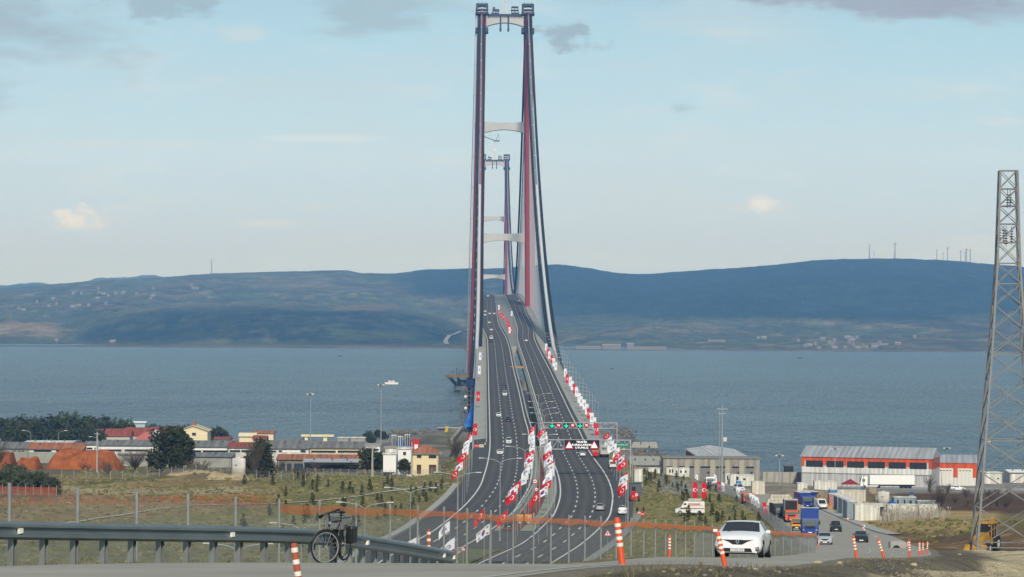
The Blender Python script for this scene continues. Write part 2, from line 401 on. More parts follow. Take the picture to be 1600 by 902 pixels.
# small roughness of bare ground off the roads
bumpy = np.clip(np.minimum(np.abs(rd), 9), 0, 3)/3*(rd > .3)*(yy < 240)
verts[:,2] += (bumpy*N2*.22).ravel()
idx = np.arange(ny*nx).reshape(ny, nx)
faces = np.stack([idx[:-1,:-1], idx[:-1,1:], idx[1:,1:], idx[1:,:-1]], -1).reshape(-1, 4)
me = bpy.data.meshes.new('ground'); me.from_pydata(verts.tolist(), [], faces.tolist())
ca = me.color_attributes.new('land', 'FLOAT_COLOR', 'POINT'); ca.data.foreach_set('color', np.c_[col.reshape(-1,3), np.ones(ny*nx)].ravel())
me.polygons.foreach_set('use_smooth', [True]*len(me.polygons))
gm = bpy.data.materials.new('soil and grass'); gm.use_nodes = True; nt = gm.node_tree; L = nt.links.new; b = nt.nodes['Principled BSDF']
b.inputs['Roughness'].default_value = .95; b.inputs['Specular IOR Level'].default_value = .1
at = nt.nodes.new('ShaderNodeVertexColor'); at.layer_name = 'land'
tc = nt.nodes.new('ShaderNodeTexCoord'); cur = at.outputs['Color']; hts = []
for sc_, amt in ((.35, .35), (2.2, .45), (9., .5)):
    n = nt.nodes.new('ShaderNodeTexNoise'); n.inputs['Scale'].default_value = sc_; n.inputs['Detail'].default_value = 6; n.inputs['Roughness'].default_value = .7
    L(tc.outputs['Object'], n.inputs['Vector'])
    mr = nt.nodes.new('ShaderNodeMapRange'); mr.inputs['From Min'].default_value = .3; mr.inputs['From Max'].default_value = .7; mr.inputs['To Min'].default_value = 1-amt; mr.inputs['To Max'].default_value = 1+amt
    L(n.outputs['Fac'], mr.inputs['Value'])
    vm = nt.nodes.new('ShaderNodeVectorMath'); vm.operation = 'SCALE'; L(cur, vm.inputs[0]); L(mr.outputs[0], vm.inputs['Scale']); cur = vm.outputs[0]; hts.append(n)
L(cur, b.inputs['Base Color'])
bp = nt.nodes.new('ShaderNodeBump'); bp.inputs['Strength'].default_value = .7; bp.inputs['Distance'].default_value = .12
L(hts[2].outputs['Fac'], bp.inputs['Height']); L(bp.outputs['Normal'], b.inputs['Normal'])
me.materials.append(gm); go = bpy.data.objects.new('ground', me); C.objects.link(go); struct(go)
# ------------------------------------------------------------------ sea
wm = bpy.data.materials.new('sea water'); wm.use_nodes = True; nt = wm.node_tree; L = nt.links.new; b = nt.nodes['Principled BSDF']
b.inputs['Base Color'].default_value = (.018,.045,.06,1); b.inputs['Roughness'].default_value = .22; b.inputs['IOR'].default_value = 1.33
b.inputs['Specular IOR Level'].default_value = .12
tc = nt.nodes.new('ShaderNodeTexCoord'); prev = None
mp = nt.nodes.new('ShaderNodeMapping'); mp.inputs['Scale'].default_value = (1, .35, 1); L(tc.outputs['Object'], mp.inputs['Vector'])
for sc_, dist, st in ((.09, 3.5, 1.0), (.02, 9, .8), (.35, .9, .9)):
    n = nt.nodes.new('ShaderNodeTexNoise'); n.inputs['Scale'].default_value = sc_; n.inputs['Detail'].default_value = 5; n.inputs['Roughness'].default_value = .6
    L(mp.outputs[0], n.inputs['Vector'])
    bp = nt.nodes.new('ShaderNodeBump'); bp.inputs['Distance'].default_value = dist; bp.inputs['Strength'].default_value = st; L(n.outputs['Fac'], bp.inputs['Height'])
    if prev: L(prev.outputs['Normal'], bp.inputs['Normal'])
    prev = bp
L(prev.outputs['Normal'], b.inputs['Normal'])
n = nt.nodes.new('ShaderNodeTexNoise'); n.inputs['Scale'].default_value = .006; n.inputs['Detail'].default_value = 6
mp2 = nt.nodes.new('ShaderNodeMapping'); mp2.inputs['Scale'].default_value = (.3, .8, 1); L(tc.outputs['Object'], mp2.inputs['Vector']); L(mp2.outputs[0], n.inputs['Vector'])
r = nt.nodes.new('ShaderNodeValToRGB'); r.color_ramp.elements[0].position = .35; r.color_ramp.elements[1].position = .65
r.color_ramp.elements[0].color = (.006,.024,.036,1); r.color_ramp.elements[1].color = (.040,.080,.09,1)
L(n.outputs['Fac'], r.inputs['Fac'])
mp3 = nt.nodes.new('ShaderNodeMapping'); mp3.inputs['Scale'].default_value = (1, .22, 1); L(tc.outputs['Object'], mp3.inputs['Vector'])
n4 = nt.nodes.new('ShaderNodeTexNoise'); n4.inputs['Scale'].default_value = .32; n4.inputs['Detail'].default_value = 7; n4.inputs['Roughness'].default_value = .75; L(mp3.outputs[0], n4.inputs['Vector'])
mr = nt.nodes.new('ShaderNodeMapRange'); mr.inputs['From Min'].default_value = .3; mr.inputs['From Max'].default_value = .7; mr.inputs['To Min'].default_value = .72; mr.inputs['To Max'].default_value = 1.28; L(n4.outputs['Fac'], mr.inputs['Value'])
vm = nt.nodes.new('ShaderNodeVectorMath'); vm.operation = 'SCALE'; L(r.outputs['Color'], vm.inputs[0]); L(mr.outputs[0], vm.inputs['Scale']); L(vm.outputs[0], b.inputs['Base Color'])
mr2 = nt.nodes.new('ShaderNodeMapRange'); mr2.inputs['From Min'].default_value = .35; mr2.inputs['From Max'].default_value = .65; mr2.inputs['To Min'].default_value = .20; mr2.inputs['To Max'].default_value = .30; L(n4.outputs['Fac'], mr2.inputs['Value']); L(mr2.outputs[0], b.inputs['Roughness'])
q = MB(); q.quad((-9000, 700, 0), (9000, 700, 0), (9000, 12500, 0), (-9000, 12500, 0)); struct(q.build('sea', wm))
# ------------------------------------------------------------------ far shore hills
prof = [
 (5330, {-300:(546,),}), (5420, {-300:(545,)}),
]
rows = [
 (5600, [(-300,541),(0,540),(120,541),(250,538),(400,537),(560,538),(700,542),(900,545),(1200,545),(1500,546),(1900,549)]),
 (5900, [(-300,530),(0,527),(60,524),(120,530),(200,524),(300,514),(400,511),(560,514),(650,524),(705,534),(760,539),(900,538),(1000,536),(1200,537),(1400,537),(1600,539),(1900,541)]),
 (6500, [(-300,500),(0,498),(60,502),(100,510),(200,490),(300,483),(400,481),(500,483),(600,489),(680,504),(720,518),(760,526),(900,523),(1000,514),(1200,521),(1400,519),(1600,524),(1900,528)]),
 (7300, [(-300,485),(0,480),(150,477),(300,474),(500,473),(600,479),(700,492),(800,498),(900,492),(1050,487),(1200,489),(1400,494),(1600,494),(1900,500)]),
 (8200, [(-300,470),(0,461),(150,453),(300,447),(500,448),(600,453),(700,453),(800,452),(900,447),(1000,455),(1100,448),(1200,438),(1400,432),(1600,442),(1900,455)]),
 (9200, [(-300,456),(-100,453),(0,450.5),(160,438.5),(250,433.5),(330,428),(400,425.5),(470,424),(540,423),(565,427),(610,427.5),(660,422),(720,420),(780,419),(870,413),(900,416),(985,428),(1040,426.5),(1090,422.5),(1200,415),(1285,406),(1340,404.5),(1400,404),(1440,405),(1500,408),(1560,413.5),(1600,417),(1900,436)])]
xs = np.linspace(-300, 1900, 620); vy = [5175, 5290]+list(np.linspace(5500, 9200, 90))+[9600, 10600]
rowf = [(Y, interp([p[0] for p in pts], [p[1] for p in pts])) for Y, pts in rows]
Zr = [np.zeros(len(xs))-1.5, np.zeros(len(xs))+1.5]; Yk = [5175, 5290]
for Y, f in rowf:
    y = f(xs); yu_ = y-TH*(xs-800); Yk.append(Y); Zr.append(HC-(yu_-500)*Y/F)
Yk += [9600, 10600]; Zr += [Zr[-1]-14, Zr[-1]-90]
Zr = np.array(Zr); HX, HY, HZ, hc = [], [], [], []
forest_top = interp([-300,90,130,200,250,300,560,640,720,780,1900], [560,556,520,498,486,482,482,490,516,560,560])
for Y in vy:
    i = min(max(np.searchsorted(Yk, Y)-1, 0), len(Yk)-2); t = (Y-Yk[i])/(Yk[i+1]-Yk[i]); t = t*t*(3-2*t)*.5+t*.5
    z = Zr[i]*(1-t)+Zr[i+1]*t
    yu0 = 500; X = np.array([(unroll(x, 460)[0]-756)*Y/F for x in xs])
    amp = np.clip((Y-5400)/700, 0, 1)
    a1 = np.array([mnoise.fractal(Vector((x*.0022, Y*.0016, 1)), .9, 2, 4) for x in X])
    a2 = np.array([mnoise.fractal(Vector((x*.02, Y*.012, 4)), .7, 2.2, 4) for x in X])
    ridge = np.clip((9100-Y)/1200, 0, 1)
    z = z+amp*(a1*13*ridge+a2*(2.4+1.5*ridge))
    HX.append(X); HY.append(np.full(len(xs), Y)); HZ.append(z)
    ypx = 500+F*(HC-z)/Y+TH*(xs-800)
    fo = np.zeros(len(xs))
    fo = np.maximum(fo, sm((ypx-forest_top(xs)+9*a2+6*a1)/18+.5)*sm((541+7*a1+5*a2-ypx)/8)*sm((xs-80+25*a2)/40)*sm((738-xs+20*a2)/30)*np.clip(.97-.35*a2-.18*a1,.45,1))
    right = sm((xs-730)/80); fo = np.maximum(fo, right*sm((500+12*a1+8*a2-.01*(xs-900)-ypx)/12+.5))
    fo = np.maximum(fo, sm((xs-560)/120)*(1-right)*sm((470-ypx)/12)); fo = np.maximum(fo, .55*sm(a1*2-.15))
    hc.append(np.c_[fo, a1, a2])
HX, HY, HZ = map(np.array, (HX, HY, HZ)); hc = np.array(hc)
fo = hc[...,0:1]; fld = np.where(hc[...,1:2]+.5*hc[...,2:3] > .1, np.array([[[.125,.115,.07]]]), np.array([[[.075,.088,.045]]]))
hcol = fld*(1-fo)+np.array([.022,.034,.018])*fo; hcol *= (1+.35*hc[...,2:3])
ypx = 500+F*(HC-HZ)/HY+TH*(xs-800)[None]
def hlay(m, c): k = np.clip(m, 0, 1)[...,None]; hcol[:] = hcol*(1-k)+np.array(c)*k
hlay(band(xs[None]+0*ypx, -30, 95, 20)*band(ypx+3*hc[...,2], 504, 526, 5)*.8, (.22,.175,.105))
hlay(band(xs[None]+0*ypx, 520, 610, 20)*band(ypx+3*hc[...,2], 477, 486, 4)*.7, (.16,.135,.075))
hlay(band(xs[None]+0*ypx, 400, 520, 30)*band(ypx+3*hc[...,2], 440, 452, 4)*.7, (.14,.12,.07))
hlay(band(xs[None]+30*hc[...,2], 520, 650, 50)*band(ypx+5*hc[...,2], 517, 530, 8)*.7, (.085,.12,.05))
hlay(band(xs[None]+30*hc[...,2], 300, 480, 50)*band(ypx+5*hc[...,2], 531, 540, 6)*.6, (.10,.115,.055))
hlay((HY < 5450)*.9, (.15,.14,.115))
ny, nx = HX.shape; idx = np.arange(ny*nx).reshape(ny, nx)
faces = np.stack([idx[:-1,:-1], idx[:-1,1:], idx[1:,1:], idx[1:,:-1]], -1).reshape(-1, 4)
me = bpy.data.meshes.new('hills'); me.from_pydata(np.c_[HX.ravel(), HY.ravel(), HZ.ravel()].tolist(), [], faces.tolist())
ca = me.color_attributes.new('land', 'FLOAT_COLOR', 'POINT'); ca.data.foreach_set('color', np.c_[np.clip(hcol,.005,1).reshape(-1,3), np.ones(ny*nx)].ravel())
hm = bpy.data.materials.new('wooded hills'); hm.use_nodes = True; nt = hm.node_tree; L = nt.links.new; b = nt.nodes['Principled BSDF']; b.inputs['Roughness'].default_value = 1; b.inputs['Specular IOR Level'].default_value = 0
at = nt.nodes.new('ShaderNodeVertexColor'); at.layer_name = 'land'; tc = nt.nodes.new('ShaderNodeTexCoord'); cur = at.outputs['Color']
for sc_, amt in ((.006, .3), (.03, .4)):
    n = nt.nodes.new('ShaderNodeTexNoise'); n.inputs['Scale'].default_value = sc_; n.inputs['Detail'].default_value = 6; L(tc.outputs['Object'], n.inputs['Vector'])
    mr = nt.nodes.new('ShaderNodeMapRange'); mr.inputs['From Min'].default_value = .3; mr.inputs['From Max'].default_value = .7; mr.inputs['To Min'].default_value = 1-amt; mr.inputs['To Max'].default_value = 1+amt; L(n.outputs['Fac'], mr.inputs['Value'])
    vm = nt.nodes.new('ShaderNodeVectorMath'); vm.operation = 'SCALE'; L(cur, vm.inputs[0]); L(mr.outputs[0], vm.inputs['Scale']); cur = vm.outputs[0]
L(cur, b.inputs['Base Color']); me.materials.append(hm); ho = bpy.data.objects.new('hills', me); C.objects.link(ho); struct(ho)
def hillz(x, Y):
    """height of the hills under photo column x at distance Y"""
    j = int(np.argmin(np.abs(np.array(vy)-Y))); return float(np.interp(x, xs, HZ[j]))
def hillpt(x, y):
    col_ = np.array([np.interp(x, xs, HZ[j]) for j in range(len(vy))]); Yv = np.array(vy)
    ypx_ = 500+F*(HC-col_)/Yv+TH*(x-800)
    k = int(np.argmax(ypx_ <= y)); Y = Yv[k]; xu = unroll(x, y)[0]
    return Vector(((xu-756)*Y/F, Y, col_[k]))
# blue mountains behind
Ym = 13500; mx = interp([-400,-60,0,40,60,90,130,160,200,215,240,262,285,320,340,400], [456,452,447,443,441.5,446,441,434,434,431.5,430,434,432,431,434,440]); xs2 = np.linspace(-400, 400, 160)
q = MB(); A, B, D = [], [], []
for x in xs2:
    y = float(mx(x)); p = P(x, y, Ym); p.z += 6*mnoise.noise(Vector((x*.11, 0, 0))); A.append(p); B.append(Vector((p.x*.86, Ym*.86, -2))); D.append(Vector((p.x*1.06, Ym*1.06, -2)))
q.strip(B, A); q.strip(A, D); o = struct(q.build('mountains', hm, smooth=True))
me = o.data; ca = me.color_attributes.new('land', 'FLOAT_COLOR', 'POINT'); ca.data.foreach_set('color', np.tile([.06,.075,.05,1], len(me.vertices)))
# ------------------------------------------------------------------ roads
ASPH = mat('motorway asphalt', (.074,.071,.067), rough=.9, var=.16, scale=.25)
ASPH2 = mat('side road asphalt', (.32,.30,.25), rough=.92, var=.16, scale=.35, bump=.15)
def stat(y0, y1, near=6):
    ys = [y0]
    while ys[-1] < y1: ys.append(ys[-1]+near*(1 if ys[-1] < 1000 else 2.5))
    ys[-1] = y1; return np.array(ys)
def hstrip(q, fa, fb, y0, y1, dz, m=0):
    Y = stat(y0, y1); z = hz(Y)+dz
    q.strip(list(zip(fa(Y), Y, z)), list(zip(fb(Y), Y, z)), m)
Y0, Y1 = 262, 5100
q = MB(); wear = []
for fa, fb, oa, ob in ((LOf, LIf, lambda Y: np.where(Y < 845, -5.0, -.9), lambda Y: .8+0*Y), (RIf, ROf, lambda Y: -.8+0*Y, lambda Y: np.where(Y < 800, 4.6, .9))):
    Y = stat(Y0, Y1); a, b_ = fa(Y), fb(Y); z = hz(Y)
    cols = [a+oa(Y)]+[a+(b_-a)*t for t in np.linspace(0, 1, 31)]+[b_+ob(Y)]
    tone = [.95]+[1+.16*math.cos(2*math.pi*(t*6))*(1 if .02 < t < .98 else 0)-.07*math.cos(2*math.pi*t*3) for t in np.linspace(0, 1, 31)]+[1.08]
    i = len(q.v); n = len(cols)
    for r_ in range(len(Y)):
        for c in range(n): q.v.append((cols[c][r_], Y[r_], z[r_])); wear.append(tone[c]*(1+.07*mnoise.noise(Vector((c*.35, Y[r_]*.02, 0)))))
    for r_ in range(len(Y)-1):
        for c in range(n-1): k = i+r_*n+c; q.f.append((k, k+1, k+n+1, k+n)); q.m.append(0)
nt = ASPH.node_tree; b_ = nt.nodes['Principled BSDF']; src = b_.inputs['Base Color'].links[0].from_socket
at_ = nt.nodes.new('ShaderNodeVertexColor'); at_.layer_name = 'wear'; vm_ = nt.nodes.new('ShaderNodeVectorMath'); vm_.operation = 'MULTIPLY'
nt.links.new(src, vm_.inputs[0]); nt.links.new(at_.outputs['Color'], vm_.inputs[1]); nt.links.new(vm_.outputs[0], b_.inputs['Base Color'])
def worn(o, w=None):
    ca = o.data.color_attributes.new('wear', 'FLOAT_COLOR', 'POINT'); n = len(o.data.vertices); w = np.ones(n) if w is None else np.array(w)
    ca.data.foreach_set('color', np.c_[w, w, w, np.ones(n)].ravel()); return o
struct(worn(q.build('motorway', ASPH), wear))
# paved crossing between the carriageways
q = MB(); hstrip(q, lambda Y: LIf(Y)+.8, lambda Y: RIf(Y)-.8, 462, 500, -.005); struct(worn(q.build('crossover', ASPH)))
# painted lines
q = MB()
for f in (LOf, LIf, RIf, ROf): hstrip(q, lambda Y, f=f: f(Y)-.16, lambda Y, f=f: f(Y)+.16, Y0, Y1, .012)
for a, b in ((LOf, LIf), (RIf, ROf)):
    for k in (1/3, 2/3):
        Y = Y0+3
        while Y < 3300:
            Yv = np.array([Y, Y+5.0]); x = a(Yv)*(1-k)+b(Yv)*k; z = hz(Yv)+.012
            q.quad((x[0]-.15, Yv[0], z[0]), (x[0]+.15, Yv[0], z[0]), (x[1]+.15, Yv[1], z[1]), (x[1]-.15, Yv[1], z[1])); Y += 15
struct(q.build('road_markings', PAINT))
# concrete kerb ramps and the red earth median
def wall(q, f, o0, o1, y0, y1, z0, z1, m=0):
    Y = stat(y0, y1); A = f(Y)+o0; B = f(Y)+o1; a, b = hz(Y)+z0, hz(Y)+z1
    q.strip(list(zip(A, Y, a)), list(zip(A, Y, b)), m); q.strip(list(zip(A, Y, b)), list(zip(B, Y, b)), m); q.strip(list(zip(B, Y, b)), list(zip(B, Y, a)), m)
    q.quad((A[0],Y[0],a[0]),(A[0],Y[0],b[0]),(B[0],Y[0],b[0]),(B[0],Y[0],a[0]), m=m); q.quad((A[-1],Y[-1],a[-1]),(B[-1],Y[-1],a[-1]),(B[-1],Y[-1],b[-1]),(A[-1],Y[-1],b[-1]), m=m)
SOIL = mat('red median soil', (.17,.06,.04), rough=1, var=.3, scale=1.2); MGR = mat('median grass', (.12,.125,.06), rough=1, var=.3, scale=1.5)
q = MB(); hstrip(q, lambda Y: LIf(Y)+1.9, lambda Y: RIf(Y)-3.4, 500, 812, .10); struct(q.build('median_soil', SOIL))
q = MB(); hstrip(q, lambda Y: LIf(Y)+1.4, lambda Y: RIf(Y)-1.4, 290, 460, .12); struct(q.build('median_grass', MGR))
q = MB(); hstrip(q, lambda Y: LIf(Y)+.8, lambda Y: LIf(Y)+2.1, 500, 815, .06); hstrip(q, lambda Y: RIf(Y)-3.6, lambda Y: RIf(Y)-.8, 500, 815, .06); struct(q.build('median_paving', mat('old concrete', (.27,.28,.22), rough=.95, var=.2, scale=.5)))
q = MB(); wall(q, LOf, -6.7, -5.2, 425, 640, -.3, .35); struct(q.build('drain_kerb', CONC))
q = MB(); wall(q, ROf, 5.0, 6.6, 420, 545, -.3, .3); struct(q.build('drain_kerb', CONCD))
q = MB()
for f, o in ((LIf, .9), (RIf, -1.3)): wall(q, f, o, o+.4, 506, 850, 0, .85)
o = q.build('concrete_barrier', CONC); tag(o, 'low concrete barrier along both sides of the median below the bridge', 'barrier')
def drain(pts, w=.9):
    q = MB(); V = [drop(x, y, 300) for x, y in pts]
    V = [v for v in V if v]
    W = []
    for a, b in zip(V[:-1], V[1:]):
        n = max(2, int((b-a).length/5)); W += [a.lerp(b, k/n) for k in range(n)]
    W.append(V[-1]); A, B = [], []
    for k, w_ in enumerate(W):
        d = (W[min(k+1, len(W)-1)]-W[max(k-1, 0)]); d.z = 0; d.normalize(); s = Vector((-d.y, d.x, 0))*w/2
        a, b = w_+s, w_-s; A.append((a.x, a.y, ground(a.x, a.y)+.16)); B.append((b.x, b.y, ground(b.x, b.y)+.16))
    q.strip(A, B); return q
PALE = mat('pale drain concrete', (.42,.40,.32), rough=.9)
q = drain([(100,818),(150,811),(200,804),(250,795.5),(300,790),(360,789),(430,788),(500,783),(560,776),(620,767),(660,762),(700,756.5)]); struct(q.build('drain_channel', PALE))
q = drain([(600,757),(630,760),(650,763)], .7); struct(q.build('drain_channel', PALE))
q = drain([(1002,742),(1030,757),(1046,766)], .7); struct(q.build('drain_channel', PALE))
# side road
def sstrip(q, fa, fb, y0, y1, dz, m=0, step=2.0):
    Y = np.arange(y0, y1+.01, step); z = sz(Y)+dz
    q.strip(list(zip(fa(Y), Y, z)), list(zip(fb(Y), Y, z)), m)
q = MB(); sstrip(q, sideL, sideR, -5, 800, 0); struct(q.build('side_road', ASPH2))
q = MB(); Y = np.arange(-5, 800.1, 2.0); gv = lambda X, Y: np.array([ground(float(a), float(b)) for a, b in zip(X, Y)])
for f, o in ((sideR, 1.1), (sideL, -1.1)):
    a, b_ = f(Y), f(Y)+o; A, B = list(zip(a, Y, sz(Y)-.004)), list(zip(b_, Y, np.minimum(gv(b_, Y)-.04, sz(Y)-.06)))
    q.strip(A, B) if o > 0 else q.strip(B, A)
struct(q.build('road_verge', mat('road verge gravel', (.17,.15,.11), rough=1, var=.35, scale=3, bump=.4)))
q = MB(); sstrip(q, lambda Y: sideR(Y)-.42, lambda Y: sideR(Y)-.30, 20, 128, .006); sstrip(q, lambda Y: sideR(Y)-.6, lambda Y: sideR(Y)-.25, 520, 800, .01)
sstrip(q, lambda Y: (sideL(Y)+sideR(Y))/2-.06, lambda Y: (sideL(Y)+sideR(Y))/2+.06, 180, 330, .006); struct(q.build('road_markings', mat('worn road paint', (.42,.41,.37), var=.35, scale=4)))
q = MB(); Y = np.arange(395, 640, 6.0)
q.strip(list(zip(sideR(Y)+.3, Y, sz(Y)+.10)), list(zip(sideR(Y)+2.4, Y, sz(Y)+.14))); q.strip(list(zip(sideR(Y)+.3, Y, sz(Y)-.3)), list(zip(sideR(Y)+.3, Y, sz(Y)+.10))); q.strip(list(zip(sideR(Y)+2.4, Y, sz(Y)+.14)), list(zip(sideR(Y)+2.4, Y, sz(Y)-.8)))
struct(q.build('kerb_ramp', CONC))
# yard road along the shore in front of the warehouses
q = MB(); Xs = np.linspace(84, 330, 60); q.strip([(x, 800, ground(x, 800)+.08) for x in Xs], [(x, 845, ground(x, 845)+.10) for x in Xs]); struct(q.build('yard_road', mat('dusty concrete', (.33,.32,.29), rough=.95, var=.15, scale=.3)))
# ------------------------------------------------------------------ the suspension bridge
LEGRED = mat('tower red paint', (.26,.032,.034), rough=.55, var=.1, scale=.15); BEAMW = mat('portal white', (.46,.47,.47), rough=.6, var=.06, scale=.15)
CABLE = mat('cable white', (.62,.63,.64), rough=.45, var=.04); GREYC = mat('cable grey', (.22,.25,.29), rough=.5, var=.08)
MESHD = mat('catwalk mesh', (.03,.036,.036), rough=.8, var=.35, scale=.8, spec=.1); STEELB = mat('blue grey steel', (.042,.055,.07), rough=.6, var=.25, scale=.5)
DECKC = mat('deck concrete', (.33,.33,.30), rough=.9, var=.12, scale=.12); HANG = mat('hanger steel', (.42,.45,.48), rough=.5)
br = thing('suspension_bridge', 'long suspension bridge with dark red towers and white portal beams across the strait', 'bridge', (0,0,0))
dk = MB()
def slab(q, fa, fb, y0, y1, top, thick):
    Y = stat(y0, y1); A, B = fa(Y), fb(Y); t, b_ = hz(Y)+top, hz(Y)+top-thick
    q.strip(list(zip(A,Y,t)), list(zip(B,Y,t))); q.strip(list(zip(B,Y,t)), list(zip(B,Y,b_))); q.strip(list(zip(B,Y,b_)), list(zip(A,Y,b_))); q.strip(list(zip(A,Y,b_)), list(zip(A,Y,t)))
    q.quad((A[0],Y[0],t[0]),(A[0],Y[0],b_[0]),(B[0],Y[0],b_[0]),(B[0],Y[0],t[0]))
c_ = lambda v: (lambda Y: np.full_like(Y, AX+v))
slab(dk, c_(-22.4), c_(22.4), 1490, 4990, -.06, 3.6)
dk.build('deck', DECKC, br)
VL = interp([790,1000,1300,1490],[-3.2,-3.5,-3.8,-4.6]); VR = interp([780,900,1300,1490],[38.4,38.4,37.8,38.7])
for fa, fb, y0 in ((VL, lambda Y: LIf(Y)+1.6, 826), (lambda Y: RIf(Y)-1.6, VR, 800)):
    q = MB(); slab(q, fa, fb, y0, 1490, -.06, 3.2); q.build('viaduct_deck', DECKC, br)
for f, o, y0, y1 in ((LOf, -1.35, 835, 4990), (LIf, .85, 850, 4990), (RIf, -1.2, 850, 4990), (ROf, 1.0, 810, 4990)):
    q = MB(); wall(q, f, o, o+.35, y0, y1, -.1, .95); q.build('parapet', CONC, br)
for f, o, y0, y1 in ((VL, .15, 830, 1488), (VR, -.35, 806, 1488), (c_(-22.2), 0, 1492, 4988), (c_(22.0), 0, 1492, 4988)):
    q = MB(); wall(q, f, o, o+.12, y0, y1, .95, 1.15)
    for Y in np.arange(y0, y1, 6.0):
        x = float(f(np.array([Y]))[0])+o+.06; z = hz(Y); q.box(x-.06, Y-.06, z-.06, x+.06, Y+.06, z+1.0)
    q.build('railing', STEEL, br)
# lattice over the slot between the carriageways on the suspended deck
q = MB(); hstrip(q, lambda Y: LIf(Y)+1.25, lambda Y: RIf(Y)-1.25, 1494, 4985, .02); q.build('slot_grating', mat('slot grating', (.22,.23,.22), rough=.8, var=.35, scale=.6), br)
for k, (Y, sgn) in enumerate([(Y, s_) for Y in np.arange(862, 1480, 46) for s_ in (-1, 1)]):
    X = AX+sgn*11.5; zg = min(ground(X, Y), 20)-1
    q = MB(); q.box(X-2.4, Y-1.4, zg, X+2.4, Y+1.4, hz(Y)-4.6); q.box(X-6.5, Y-1.6, hz(Y)-4.6, X+6.5, Y+1.6, hz(Y)-3.25); q.build('pier', CONCD, br)
for Y, x0, x1 in ((826, -4.5, 38), ):
    q = MB(); q.box(x0, Y-2.0, ground(16, 860)-6, x1, Y+1.2, hz(Y)-3.3); q.build('abutment', CONC, br)
